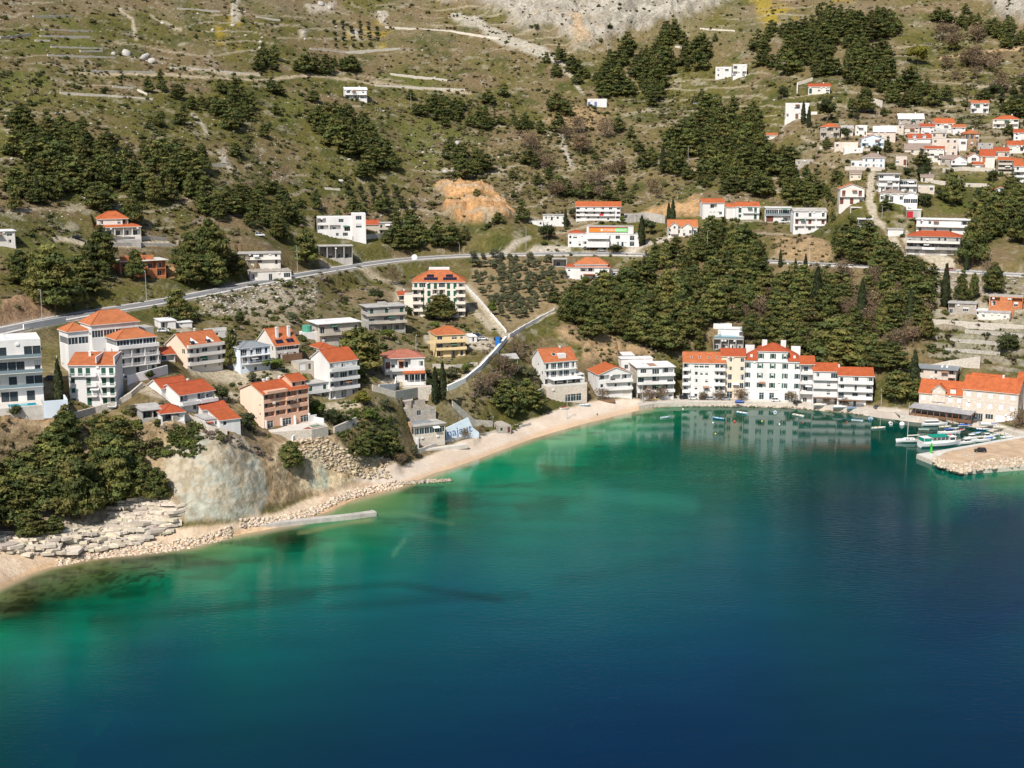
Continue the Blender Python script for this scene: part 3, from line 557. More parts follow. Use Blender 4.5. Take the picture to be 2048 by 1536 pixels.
WALLS = [  # label, pixels, height, thickness, material, name
 ("white parapet of the lane climbing past the cream hotel with solar panels", [(928,572),(960,605),(990,640),(1012,668)], 1.3, .4, whitewash, "parapet_wall"),
 ("white parapet of the lane running up from the junction towards the pine wood", [(1018,676),(1050,655),(1085,635),(1108,624)], 1.2, .4, whitewash, "parapet_wall"),
 ("long white parapet curving down from the lane junction to the beach cypresses", [(1012,682),(990,708),(960,740),(930,765),(893,782)], 1.7, .9, whitewash, "parapet_wall"),
 ("curved white parapet below the white house beside the garage yard", [(1222,560),(1255,552),(1290,540)], 1.0, .4, whitewash, "parapet_wall"),
 ("tall stone wall under the terraced gardens at the right", [(1838,722),(1900,728),(1960,735)], 5.0, .8, STONEB, "retaining_wall"),
 ("low stone terrace wall, lowest in the green gardens at the right", [(1890,700),(1950,704),(2000,708)], 1.6, .6, STONEW, "terrace_wall"),
 ("stone terrace wall, middle one in the green gardens at the right", [(1900,682),(1960,686),(2010,690)], 1.7, .6, STONEW, "terrace_wall"),
 ("stone terrace wall, topmost in the green gardens at the right", [(1930,664),(1990,668),(2048,672)], 1.7, .6, STONEW, "terrace_wall"),
 ("stone wall below the low shack and the brick shell at the right", [(1850,645),(1920,650),(2048,658)], 1.6, .6, STONEB, "retaining_wall"),
 ("balustraded stone wall stepping down below the apartment block with green shutters", [(142,838),(190,825),(235,812),(262,795),(285,775)], 1.8, .6, STONEB, "garden_wall"),
 ("stepped stone garden wall above the grey-green cliff", [(345,848),(380,852),(420,868),(455,876)], 1.8, .6, STONEB, "garden_wall"),
 ("grey stone wall curving beside the boulder under the garden pine", [(668,868),(690,858),(712,848)], 2.8, .7, STONEB, "retaining_wall"),
 ("low white wall at the foot of the cliff-top corner", [(585,893),(600,884)], 1.8, .5, whitewash, "garden_wall"),
 ("curving stone wall below the red-roofed white house terrace", [(745,782),(790,795),(840,790),(860,775)], 2.4, .6, STONEB, "retaining_wall"),
 ("clipped stone wall under the yellow house lawn", [(865,735),(910,738),(955,732)], 1.4, .5, STONEB, "terrace_wall"),
 ("low sea wall along the top of the beach", [(830,905),(880,886),(940,874),(1000,862),(1060,850)], 1.0, .5, pale_concrete, "sea_wall"),
 ("stone wall below the white pension, running to the beach", [(1060,800),(1085,788),(1105,780)], 2.5, .6, STONEB, "retaining_wall"),
 ("old stone wall sloping behind the beach mural", [(905,848),(950,850),(985,852)], 2.2, .6, STONEW, "field_wall"),
 ("concrete retaining wall behind the supermarket", [(1255,446),(1290,440),(1330,448)], 4.5, .6, concrete, "retaining_wall"),
 ("low wall below the villa with the orange hipped roof", [(222,490),(280,492),(345,492)], 1.2, .5, pale_concrete, "garden_wall"),
 ("tiered grey stone bank wall beside the villa with the hipped roof", [(222,482),(300,480),(335,480)], 1.6, .6, STONEW, "terrace_wall"),
 ("concrete wall below the white modern block above the road", [(705,482),(735,478),(770,474)], 2.5, .5, concrete, "retaining_wall"),
 ("white wall beside the driveway of the hotel with stepped roofs", [(48,672),(90,664),(132,655)], 2.2, .4, whitewash, "garden_wall"),
 ("pale wall above the car and van yard beside the stepped hotel", [(255,770),(300,758),(335,748)], 3.0, .5, whitewash, "retaining_wall"),
 ("white terrace wall in front of the red-roofed house", [(758,782),(790,780),(792,766)], 2.4, .4, whitewash, "garden_wall"),
 ("stone wall above the hillside track, far right village", [(1640,300),(1700,296),(1740,305)], 2.0, .6, STONEB, "terrace_wall"),
 ("stone wall below the white house with blue shutters", [(1690,338),(1740,340),(1770,342)], 2.0, .6, STONEB, "terrace_wall"),
 ("stone wall below the gabled white house in the upper village", [(1885,345),(1925,342),(1990,344)], 2.2, .6, STONEB, "terrace_wall"),
 ("stone wall along the orchard lane of the upper village", [(1850,362),(1920,370),(1985,374)], 1.8, .6, STONEB, "terrace_wall"),
 ("bare stone bank wall behind the white cube house", [(1735,205),(1765,212)], 4.0, .8, STONEB, "retaining_wall"),
 ("long rubble wall behind the coral-red house high on the right", [(1594,190),(1595,170),(1625,160)], 2.0, .8, STONEB, "field_wall"),
]
DRY = [[(0,76),(62,70)],[(66,36),(145,34)],[(82,63),(185,64)],[(80,75),(180,77)],[(102,95),(205,98)],[(160,104),(205,104)],[(95,112),(230,116)],[(70,82),(100,84)],[(120,188),(215,194),(305,202)],[(225,176),(265,178)],[(275,182),(295,192)],
 [(340,137),(400,140),(520,150)],[(180,144),(310,146)],[(620,98),(690,104),(800,98)],[(750,172),(860,178),(930,180)],[(770,55),(900,62),(1000,80)],[(780,150),(900,160)],[(650,378),(680,380)],[(415,332),(455,333)],[(355,20),(440,24)],[(512,36),(560,42)],[(1350,96),(1410,100)],[(1290,118),(1330,114)],[(1400,60),(1470,62)]]
# ------------------------------------------------------------------ buildings
WHITE = mat("stucco_white", (.72, .70, .675), .9, .14, .3, .1, 2.5, streak=True); OFFWHITE = mat("stucco_offwhite", (.70, .66, .60), .9, .1, .3, .1, 2.5, streak=True)
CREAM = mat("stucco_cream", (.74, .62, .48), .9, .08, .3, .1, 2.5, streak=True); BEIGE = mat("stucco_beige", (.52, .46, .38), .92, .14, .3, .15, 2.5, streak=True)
PEACH = mat("stucco_peach", (.70, .42, .29), .9, .09, .3, .1, 2.5, streak=True); CREAMW = mat("stucco_cream_white", (.74, .67, .58), .9, .08, .3, .1, 2.5, streak=True); PALEPEACH = mat("stucco_pale_peach", (.80, .64, .50), .9, .06, .3, .1, 2.5, streak=True)
YELLOW = mat("stucco_yellow", (.76, .58, .32), .9, .08, .3, .1, 2.5, streak=True); BLUEWHITE = mat("stucco_bluewhite", (.66, .73, .80), .9, .08, .3, .1, 2.5, streak=True)
GREYC = mat("bare_concrete_wall", (.40, .38, .35), .92, .2, .5, .2, 2.0, streak=True); STONE = stone_mat("ashlar_stone", (.65, .565, .475), 2.0, .14, .88); RUBBLE = stone_mat("rubble_stone", (.44, .39, .33), 2.4, .24, .8)
BRICKM = stone_mat("hollow_brick", (.52, .20, .09), 2.2, .2, .8); BROWNST = stone_mat("brown_stone", (.40, .25, .15), 1.6, .2, .8)
TORANGE = tile_mat("orange_tiles", (.46, .122, .044), .3); TOR2 = tile_mat("sunbleached_tiles", (.46, .145, .058), .3); TOR3 = tile_mat("clay_tiles", (.42, .10, .036), .28); TRED = tile_mat("red_tiles", (.40, .088, .036), .22); TFADED = tile_mat("faded_tiles", (.40, .15, .10), .28); TWEATH = tile_mat("weathered_orange_tiles", (.47, .16, .065), .25)
TGREY = tile_mat("grey_tiles", (.30, .27, .25), .2); TBROWN = tile_mat("brown_tiles", (.30, .23, .19), .22)
FLATW = mat("roof_membrane_white", (.70, .69, .67), .85, .18, .4); FLATG = mat("roof_concrete_grey", (.42, .40, .37), .92, .25, .35, .15, 1.5); FLATD = mat("roof_sheet_slate", (.24, .26, .27), .7, .15, .4)
GLASS = glass_mat(); FRAME = mat("window_frame_white", (.78, .78, .76), .5, .04, 1); FRAMED = mat("window_frame_dark", (.10, .085, .075), .5, .1, 1)
GREEN = mat("shutter_green", (.025, .10, .065), .6, .15, 1.5); BROWNSH = mat("shutter_brown", (.17, .055, .035), .6, .15, 1.5); WHITESH = mat("shutter_white", (.80, .80, .78), .6, .05, 1.5); BLUESH = mat("shutter_pale_blue", (.50, .64, .74), .6, .08, 1.5)
RAIL = mat("railing_metal", (.62, .62, .60), .5, .1, 1); RAILD = mat("railing_dark", (.12, .11, .10), .5, .1, 1); INTER = mat("shaded_room_wall", (.45, .42, .38), .9, .1, .5)
_gb = glass_mat('balustrade_glass', (.20, .26, .28)); AWN = mat("awning_canvas", (.78, .77, .74), .8, .06, .5); SOLAR = glass_mat('solar_panel', (.012, .014, .03)); POOLW = glass_mat('pool_water', (.02, .33, .42)); POOLG = glass_mat('pool_water_green', (.09, .16, .08)); WOOD = mat("timber", (.20, .115, .065), .8, .2, 1); RED = mat("red_cloth", (.6, .03, .03), .9, .1, 1)

def hexcode(c): return c
KIND = {'w': (1.15, 1.3, .95), 's': (.75, .7, 1.45), 'W': (2.1, 1.45, .9), 'd': (1.15, 2.15, .06), 'D': (2.5, 2.2, .06), 'g': (3.0, 2.4, .03), 'G': (99, 1.75, .75), 'T': (99, 2.35, .08), 'c': (1.15, 1.35, .9), 'C': (1.25, 2.2, .06), 'o': (99, 1.7, .95), 'O': (99, 2.3, .06), 'v': (1.3, 1.9, .6), 'V': (1.2, 2.1, .5), 'p': (.85, 1.5, .75)}
_WM = {}
WR = random.Random(9)
CURT = mat('curtain', (.50, .47, .42), .9, .1, 2); BLIND = mat('roller_blind', (.62, .61, .58), .7, .06, 2)
def window_mesh(code, w, h, fr, sh):
    va = WR.choice((0, 0, 0, 1, 2)) if code in 'wWdDvVp' else 0; key = (code, round(w, 2), round(h, 2), fr.name, sh.name if sh else '', va)
    if key in _WM: return _WM[key]
    mb = MB(); t = .07; e = .03 if w < 3 else .05
    if code in 'cC':                                           # closed louvred shutters in two leaves
        for x0, x1 in ((-w / 2 + .02, -.015), (.015, w / 2 - .02)):
            mb.box(x0, x1, -.05, .0, .02, h - .02, 1)
            n = 7
            for k in range(n): mb.box(x0 + .06, x1 - .06, -.075, -.052, .08 + k * (h - .16) / n, .08 + (k + .55) * (h - .16) / n, 1)
        mats = [fr, sh]
    elif code == 'g':
        mb.box(-w / 2, w / 2, -.03, .02, 0, h, 1)
        for k in range(5): mb.box(-w / 2 + .05, w / 2 - .05, -.05, -.031, .08 + k * h / 5, .08 + (k + .75) * h / 5, 1)
        mats = [fr, sh or FRAME]
    else:
        mb.face([(-w / 2, 0, 0), (w / 2, 0, 0), (w / 2, 0, h), (-w / 2, 0, h)], 1)
        mb.box(-w / 2, -w / 2 + t, -.05, .03, 0, h); mb.box(w / 2 - t, w / 2, -.05, .03, 0, h)
        mb.box(-w / 2 + t, w / 2 - t, -.05, .03, 0, t); mb.box(-w / 2 + t, w / 2 - t, -.05, .03, h - t, h)
        n = max(1, int(round(w / (1.0 if code in 'GT' else .9)))) 
        for k in range(1, n): x = -w / 2 + w * k / n; mb.box(x - e, x + e, -.045, .025, t, h - t)
        if code in 'T' and h > 1.8: mb.box(-w / 2 + t, w / 2 - t, -.04, .02, h * .7, h * .7 + .06)
        if va == 1: mb.face([(-w / 2 + t, -.012, t), (-w * .12, -.012, t), (-w * .12, -.012, h - t), (-w / 2 + t, -.012, h - t)], 2)
        if va == 2: mb.face([(-w / 2 + t, -.012, h * .52), (w / 2 - t, -.012, h * .52), (w / 2 - t, -.012, h - t), (-w / 2 + t, -.012, h - t)], 3)
        mats = [fr, GLASS, CURT, BLIND]
    me = mb.mesh("window", mats); _WM[key] = me; return me
def shutter_mesh(w, h, sh):
    key = ('S', round(w, 2), round(h, 2), sh.name)
    if key in _WM: return _WM[key]
    mb = MB()
    for sg in (-1, 1):
        a, b = sorted((sg * (w / 2 + .02), sg * (w / 2 + .02 + w * .46))); mb.box(a, b, -.06, -.012, 0, h)
        for k in range(6): mb.box(a + .05, b - .05, -.08, -.062, .06 + k * (h - .1) / 6, .06 + (k + .55) * (h - .1) / 6)
    me = mb.mesh("shutter", sh); _WM[key] = me; return me

def face_wall(mb, root, P, rz, W, z0, z1, storeys, sh, wm, st_z, m=0, top=None, frame=None, dn='window', loggia=1.5, shut_open=None):
    """one wall plane with real openings. P: local (x,y) of its left end seen from outside; rz: turn of the plane; storeys: strings bottom to top"""
    c, s = math.cos(rz), math.sin(rz)
    def T(x, y, z): return (P[0] + x * c - y * s, P[1] + x * s + y * c, z)
    holes = []
    for k, row in enumerate(storeys):
        row = row.replace(' ', '')
        if not row: continue
        zf = st_z[k]; hh = st_z[k + 1] - zf; n = len(row); cw = W / n
        for j, ch in enumerate(row):
            if ch == '.' or ch not in KIND: continue
            w, h, sill = KIND[ch]; kk = min(1.45, max(1.0, hh / 2.9)) if w < 50 else 1.0; w *= kk; h *= kk if w < 50 else min(1.3, hh / 2.9); sill *= kk; w = min(w, cw * (.96 if ch in 'GT' else .9 if ch in 'oO' else .82)); h = min(h, hh - sill - .22) if ch not in 'oO' else hh - sill - .3
            x = (j + .5) * cw; holes.append((x - w / 2, x + w / 2, zf + sill, zf + sill + h, ch, w, h))
    xs = sorted({0.0, W, *[round(a, 3) for q in holes for a in q[:2]]}); zs = sorted({z0, z1, *[round(a, 3) for q in holes for a in q[2:4]]})
    for i in range(len(xs) - 1):
        for k in range(len(zs) - 1):
            xm, zm = (xs[i] + xs[i + 1]) / 2, (zs[k] + zs[k + 1]) / 2
            if any(q[0] < xm < q[1] and q[2] < zm < q[3] for q in holes): continue
            mb.face([T(xs[i], 0, zs[k]), T(xs[i + 1], 0, zs[k]), T(xs[i + 1], 0, zs[k + 1]), T(xs[i], 0, zs[k + 1])], m)
    for (a, b, lo, hi, ch, w, h) in holes:
        d = loggia if ch in 'oO' else .16
        mb.face([T(a, 0, lo), T(a, d, lo), T(a, d, hi), T(a, 0, hi)], m); mb.face([T(b, 0, lo), T(b, d, lo), T(b, d, hi), T(b, 0, hi)], m)
        mb.face([T(a, 0, lo), T(b, 0, lo), T(b, d, lo), T(a, d, lo)], m); mb.face([T(a, 0, hi), T(b, 0, hi), T(b, d, hi), T(a, d, hi)], m)
        loc = T((a + b) / 2, d, lo)
        if ch in 'oO':
            mb.face([T(a, d, lo - (.0)), T(b, d, lo), T(b, d, hi), T(a, d, hi)], m)
            ww = min(1.8, w * .55); loc = T((a + b) / 2 - w * .1, d - .03, lo + .02)
            inst(dn, window_mesh('d', ww, min(h - .1, 2.0), frame or FRAME, None), root, loc, rz); continue
        nm = {'g': 'garage_door', 'd': 'glazed_door', 'D': 'glazed_door', 'c': 'shuttered_window', 'C': 'shuttered_door'}.get(ch, dn)
        wo = inst(nm, window_mesh(ch, w, h, frame or FRAME, sh), root, loc, rz)
        if ch == 'p' and sh: inst('shutter', shutter_mesh(w, h, sh), wo, (0, -.16, 0))
def block(root, x0, x1, y0, y1, z0, z1, wm, F=(), L=(), R=(), B=(), n=None, sh=None, roof=None, base=5.0, frame=None, gable=None, wm2=None, loggia=1.5):
    """walls + roof of one volume. front = local -y"""
    W, D = x1 - x0, y1 - y0; n = n or max(len(F), len(L), len(R), 1); h = (z1 - z0) / n; stz = [z0 + h * k for k in range(n + 1)]; mb = MB()
    face_wall(mb, root, (x0, y0), 0, W, z0 - base, z1, list(F), sh, wm, stz, 0, frame=frame, loggia=loggia)
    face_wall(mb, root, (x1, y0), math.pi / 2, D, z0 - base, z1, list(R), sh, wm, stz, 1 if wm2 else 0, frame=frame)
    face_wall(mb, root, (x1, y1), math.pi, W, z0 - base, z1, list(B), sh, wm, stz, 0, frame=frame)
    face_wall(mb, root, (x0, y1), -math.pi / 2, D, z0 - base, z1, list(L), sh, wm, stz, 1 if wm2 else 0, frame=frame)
    kind = roof[0] if roof else 'flat'; rm = MB(); e = .45
    if kind == 'flat':
        over = roof[2] if roof and len(roof) > 2 else 0.0; par = roof[3] if roof and len(roof) > 3 else 0.0
        rm.box(x0 - over, x1 + over, y0 - over, y1 + over, z1 + .002, z1 + .22)
        if par:
            t = .2; rm.box(x0, x1, y0, y0 + t, z1 + .22, z1 + .22 + par, 1); rm.box(x0, x1, y1 - t, y1, z1 + .22, z1 + .22 + par, 1)
            rm.box(x0, x0 + t, y0 + t, y1 - t, z1 + .22, z1 + .22 + par, 1); rm.box(x1 - t, x1, y0 + t, y1 - t, z1 + .22, z1 + .22 + par, 1)
        ro = rm.build('roof', [roof[1] if roof else FLATG, wm], root)
    else:
        rise, tm = roof[1], roof[2]; tm = (TORANGE, TOR2, TOR3)[int(abs(root.location.x * 7 + root.location.y * 3)) % 3] if tm is TORANGE else tm; th = .18; fx = roof[3] if len(roof) > 3 else .5; ym = y0 + D * fx; xm = (x0 + x1) / 2
        def slab(pts):                                            # thick roof plane
            rm.face([(p[0], p[1], p[2] + th) for p in pts], 0); rm.face([(p[0], p[1], p[2] - .02) for p in reversed(pts)], 1); k = len(pts)
            for i in range(k):
                a, b = pts[i], pts[(i + 1) % k]; rm.face([(a[0], a[1], a[2] - .02), (b[0], b[1], b[2] - .02), (b[0], b[1], b[2] + th), (a[0], a[1], a[2] + th)], 1)
        zt = z1 + rise
        if kind == 'gx':
            s1 = rise / (ym - y0); s2 = rise / (y1 - ym)
            slab([(x0 - e, y0 - e, z1 - s1 * e), (x1 + e, y0 - e, z1 - s1 * e), (x1 + e, ym, zt), (x0 - e, ym, zt)]); slab([(x1 + e, y1 + e, z1 - s2 * e), (x0 - e, y1 + e, z1 - s2 * e), (x0 - e, ym, zt), (x1 + e, ym, zt)])
            for x in (x0, x1): mb.face([(x, y0, z1), (x, y1, z1), (x, ym, zt - .03)], 1 if wm2 else 0)
            rm.bar((x0 - e, ym, zt + .2), (x1 + e, ym, zt + .2), .14, 0, n=6)
        elif kind == 'gy':
            s1 = rise / (W / 2)
            slab([(x0 - e, y1 + e, z1 - s1 * e), (x0 - e, y0 - e, z1 - s1 * e), (xm, y0 - e, zt), (xm, y1 + e, zt)]); slab([(x1 + e, y0 - e, z1 - s1 * e), (x1 + e, y1 + e, z1 - s1 * e), (xm, y1 + e, zt), (xm, y0 - e, zt)])
            for y in (y0, y1): mb.face([(x0, y, z1), (x1, y, z1), (xm, y, zt - .03)])
            rm.bar((xm, y0 - e, zt + .2), (xm, y1 + e, zt + .2), .14, 0, n=6)
        elif kind == 'mono':
            slab([(x0 - .3, y0 - e, z1), (x1 + .3, y0 - e, z1), (x1 + .3, y1 + .2, zt), (x0 - .3, y1 + .2, zt)])
            for x in (x0, x1): mb.face([(x, y0, z1), (x, y1, z1), (x, y1, zt - .03)])
            mb.face([(x0, y1, z1), (x1, y1, z1), (x1, y1, zt - .03), (x0, y1, zt - .03)])
        elif kind == 'hip':
            if W >= D: a, b = (x0 + D / 2, (y0 + y1) / 2), (x1 - D / 2, (y0 + y1) / 2)
            else: a, b = (xm, y0 + W / 2), (xm, y1 - W / 2)
            k = rise / (min(W, D) / 2) * e; q = [(x0 - e, y0 - e, z1 - k), (x1 + e, y0 - e, z1 - k), (x1 + e, y1 + e, z1 - k), (x0 - e, y1 + e, z1 - k)]
            A_, B_ = (a[0], a[1], zt), (b[0], b[1], zt)
            if W >= D:
                slab([q[0], q[1], B_, A_]); slab([q[1], q[2], B_]); slab([q[2], q[3], A_, B_]); slab([q[3], q[0], A_]); rid = [(q[0], A_), (q[3], A_), (q[1], B_), (q[2], B_), (A_, B_)]
            else:
                slab([q[0], q[1], A_]); slab([q[1], q[2], B_, A_]); slab([q[2], q[3], B_]); slab([q[3], q[0], A_, B_]); rid = [(q[0], A_), (q[1], A_), (q[2], B_), (q[3], B_), (A_, B_)]
            up = Vector((0, 0, th + .03))
            for p1, p2 in rid: rm.bar(Vector(p1) + up, Vector(p2) + up, .13, 0, n=6)
        ro = rm.build('roof', [tm, wm], root)
    mb.build('wall', [wm, wm2] if wm2 else wm, root)
    return ro
def balcony(root, x0, x1, y, z, d=1.5, style='rail', wm=WHITE, fins=0):
    mb = MB(); mb.box(x0, x1, y - d, y - .004, z - .17, z - .02)
    b = mb.build('balcony', wm, root); r = MB(); h = .95
    if style == 'solid':
        r.box(x0, x1, y - d - .002, y - d + .14, z - .16, z + h); r.box(x0 - .002, x0 + .14, y - d + .141, y - .006, z - .155, z + h); r.box(x1 - .14, x1 + .002, y - d + .141, y - .006, z - .155, z + h); r.build('parapet', wm, b)
    elif style == 'glass':
        r.box(x0 + .03, x1 - .03, y - d + .03, y - d + .06, z, z + h); r.box(x0 + .03, x0 + .06, y - d + .06, y - .01, z, z + h); r.box(x1 - .06, x1 - .03, y - d + .06, y - .01, z, z + h); r.build('railing', _gb, b)
    else:
        wd = style == 'bal'; m_ = WHITE if wd else (RAILD if style == 'dark' else RAIL); t = .09 if wd else .035; st = .36 if wd else .45
        for (a, c, fixed, ax) in ((x0 + .06, x1 - .06, y - d + .08, 0), (y - d + .08, y - .05, x0 + .07, 1), (y - d + .08, y - .05, x1 - .07, 1)):
            n = max(1, int((c - a) / st))
            for zz, hh in ((z + h - .06, .07), (z + .04, .06)):
                if ax == 0: r.box(a, c, fixed - t / 2, fixed + t / 2, zz, zz + hh)
                else: r.box(fixed - t / 2, fixed + t / 2, a, c, zz, zz + hh)
            for k in range(n + 1):
                q = a + (c - a) * k / n
                if ax == 0: r.box(q - t / 2, q + t / 2, fixed - t / 2 + .003, fixed + t / 2 - .003, z - .02, z + h - .02)
                else: r.box(fixed - t / 2 + .003, fixed + t / 2 - .003, q - t / 2, q + t / 2, z - .02, z + h - .02)
        r.build('balustrade' if wd else 'railing', m_, b)
    return b
def chimney(ro, x, y, z, h=1.4, w=.7, m=None):
    mb = MB(); mb.box(x - w / 2, x + w / 2, y - w / 2, y + w / 2, z - 1.2, z + h); mb.box(x - w / 2 - .1, x + w / 2 + .1, y - w / 2 - .1, y + w / 2 + .1, z + h + .001, z + h + .14); mb.box(x - w / 2 + .05, x + w / 2 - .05, y - w / 2 + .05, y + w / 2 - .05, z + h + .141, z + h + .4); mb.build('chimney', m or WHITE, ro)
BLD = {}
class Bld:
    def __init__(s, name, label, cat, u0, u1, vb, vt, rel=0.0, D=10.0, n=2, pad=1.0, front=0.0):
        s.P = G0((u0 + u1) / 2, vb); s.px = pscale(s.P); s.yaw = math.radians(rel) - az(s.P)
        s.W = (u1 - u0) / s.px / math.cos(math.radians(rel)); dip = (vb - 768) / F_PX + .187
        s.H = (vb - vt) / s.px / math.cos(dip); s.D = D; s.n = n; s.h = s.H / n; s.rel = rel
        s.root = empty(name, s.P, s.yaw); tag(s.root, label, cat)
        carve(s.P.x, s.P.y, s.yaw, -s.W / 2, s.W / 2, 0, D, s.P.z, pad, front)
    def main(s, wm, F, L=(), R=(), roof=None, sh=None, bal=(), **k):
        w = s.W / 2; ro = block(s.root, -w, w, 0, s.D, 0, s.H, wm, F, L, R, n=s.n, roof=roof, sh=sh, **k); s.ro = ro
        for b in bal:
            k_, a, c, d, st = b[:5]; balcony(s.root, -w + s.W * a, -w + s.W * c, 0, s.h * k_, d, st, b[5] if len(b) > 5 else wm)
        r = random.Random(int(s.P.x * 31 + s.P.y * 17)); mb = MB(); sx = r.choice((-1, 1)) * (w - .25)
        mb.bar((sx, -.09, -.3), (sx, -.09, s.H - .1), .07, n=5); mb.build('drainpipe', r.choice((RAIL, FRAMED, WHITE)), s.root)
        if s.W > 9:
            for _ in range(r.randint(1, 3)):
                x, k_ = r.uniform(-w + 1, w - 1), r.randint(0, s.n - 1); mb = MB(); mb.box(x - .45, x + .45, -.36, -.01, s.h * (k_ + .86) - .35, s.h * (k_ + .86) + .3); mb.build('air_conditioner', FRAME, s.root)
        if r.random() < .75:
            x, y, z = r.uniform(-w * .6, w * .6), s.D * .5, s.H + (roof[1] if roof and roof[0] != 'flat' else .2); mb = MB(); mb.bar((x, y, z - .3), (x, y, z + 2.2), .04, n=4)
            for q in (1.3, 1.7, 2.1): mb.bar((x - .6, y, z + q), (x + .6, y, z + q), .03, n=4)
            mb.build('aerial', RAILD, ro)
        if r.random() < .6 and s.n > 1:
            x = r.uniform(-w * .6, w * .3); z = s.h * 2 - .55; mb = MB(); mb.face([(x, -.02, z), (x + 2.6, -.02, z), (x + 2.6, -1.5, z - .55), (x, -1.5, z - .55)]); mb.face([(x, -.02, z - .05), (x + 2.6, -.02, z - .05), (x + 2.6, -1.5, z - .6), (x, -1.5, z - .6)]); mb.build('awning', r.choice((AWN, mat('awning_brown', (.30, .16, .10), .8), mat('awning_green', (.06, .17, .11), .8))), s.root)
        return ro
    def blk(s, *a, **k): return block(s.root, *a, **k)
    def part(s, name, mb, m, parent=None): return mb.build(name, m, parent or s.root)
def auto_rows(W, n, seed, ground='d'):
    r = random.Random(seed); cells = max(2, min(6, int(round(W / 3.0)))); rows = []
    for k in range(n): rows.append(''.join(r.choice('wwwdw' if k else 'wd.w') for _ in range(cells)))
    return rows
def solar(root, x0, x1, y0, z0, slope, rows=1, cols=4, w=1.0, d=1.7):
    for r_ in range(rows):
        mb = MB(); c = math.cos(slope); sn = math.sin(slope)
        for k in range(cols):
            xa = x0 + (x1 - x0) * k / cols; xb = x0 + (x1 - x0) * (k + .94) / cols; ya = y0 + r_ * d * c * 1.06; za = z0 + r_ * d * sn * 1.06
            q = [(xa, ya, za), (xb, ya, za), (xb, ya + d * c, za + d * sn), (xa, ya + d * c, za + d * sn)]
            mb.face([(p[0], p[1], p[2] + .12) for p in q]); mb.face([(p[0], p[1], p[2] + .05) for p in q[::-1]])
            for i in range(4): a, b = q[i], q[(i + 1) % 4]; mb.face([(a[0], a[1], a[2] + .05), (b[0], b[1], b[2] + .05), (b[0], b[1], b[2] + .12), (a[0], a[1], a[2] + .12)])
        mb.build('solar_panel', SOLAR, root)
def skylight(root, x, y, z, s, w=.8, d=1.1):
    mb = MB(); c, n = math.cos(s), math.sin(s); q = [(x - w / 2, y, z), (x + w / 2, y, z), (x + w / 2, y + d * c, z + d * n), (x - w / 2, y + d * c, z + d * n)]
    mb.face([(p[0], p[1], p[2] + .1) for p in q], 1)
    for i in range(4): a, b = q[i], q[(i + 1) % 4]; mb.bar((a[0], a[1], a[2] + .08), (b[0], b[1], b[2] + .08), .06, 0, n=4)
    mb.build('skylight', [FRAME, GLASS], root)
def deck(root, name, poly, z0, z1, m): mb = MB(); mb.prism(poly, z0, z1); return mb.build(name, m, root)
# ---- lower town, left to right
b = Bld('hotel', 'modern white hotel with glass terrace rails and turquoise pool, at the photo edge', 'hotel', -78, 84, 806, 688, 3, 14, 4)
b.main(WHITE, ["TTTT.TT.T.", "TT.DT.T.TT", ".TT..TTT.d", ".TT.TT..TT"], roof=('flat', FLATW, 0, .5), bal=[(1, .0, 1, 1.6, 'glass'), (2, 0, 1, 2.2, 'glass'), (3, 0, 1, 1.8, 'glass')], frame=FRAMED)
w = b.W / 2; deck(b.root, 'terrace', [(-w, -11), (w - 1.0, -9), (w - 1.0, -.02), (-w, -.02)], -4.5, .1, pale_concrete); mb = MB(); mb.box(1.5, 9.5, -8.2, -4.6, .1, .18); b.part('pool', mb, POOLW)
mb = MB(); mb.box(w - .98, w + 6.0, -9.5, -9.1, -4, 1.3); mb.box(w + 5.6, w + 6.0, -9.08, -1, -4, 1.3); mb.box(w - .98, w + 5.58, -9.08, -1, -4, -.6); b.part('terrace_wall', mb, BLUEWHITE)
b = Bld('apartment_block', 'narrow white four-storey block with green shutters and a single-pitch orange roof', 'apartment block', 143, 232, 812, 732, -14, 10, 4)
b.main(WHITE, ["c.C.CC", "c.C.CC", "c.C.CC", "CCC.CC"], L=["", "", "s", ""], R=["", "", "", ""], roof=('mono', 2.6, TORANGE), sh=GREEN, bal=[(k, .36, .6, 1.2, 'bal') for k in (1, 2, 3)] + [(k, .66, 1.0, 1.5, 'bal') for k in (0, 1, 2, 3)] + [(3, .02, .35, .9, 'bal')])
w = b.W / 2; mb = MB(); mb.box(w - .35, w + .003, -.002, 10.4, b.H - 6, b.H + 2.9); mb.box(w * .22 - .2, w * .22 + .1, -.45, 10.0, b.H + .9, b.H + 2.8); b.part('parapet', mb, WHITE); chimney(b.ro, -2, 7, b.H + 2, 1.2)
b = Bld('stepped_hotel', 'large white hotel with three stepped hipped roofs and glazed verandas by the coast road', 'hotel', 238, 314, 747, 676, 22, 9, 4)
w = b.W / 2; b.main(WHITE, ["d.d.d", "D.D.D", "D.D.D", "GGG"], L=["", "w", "w", "G"], roof=('hip', 2.4, TWEATH), bal=[(1, 0, 1.04, 1.6, 'bal'), (2, 0, 1.04, 1.6, 'bal'), (3, 0, 1.03, 1.7, 'solid')])
for k in range(4): mb = MB(); mb.box(-w + b.W * k / 3 - .1, -w + b.W * k / 3 + .1, -1.5, -.01, b.h, b.h * 3 - .2); b.part('fin_wall', mb, WHITE)
b.blk(-w - 4.6, w - 2.0, 9.05, 19, b.H - 6, b.H + 4.2, WHITE, ["", "GGGG"], ["", "w.w"], ["", "GG"], roof=('hip', 3.6, TWEATH), base=12)
b.blk(-w - 11.5, -w - 4.65, 12, 20, b.H - 8, b.H + 2.2, WHITE, ["", "GG"], ["", "G"], roof=('hip', 2.0, TWEATH), base=12)
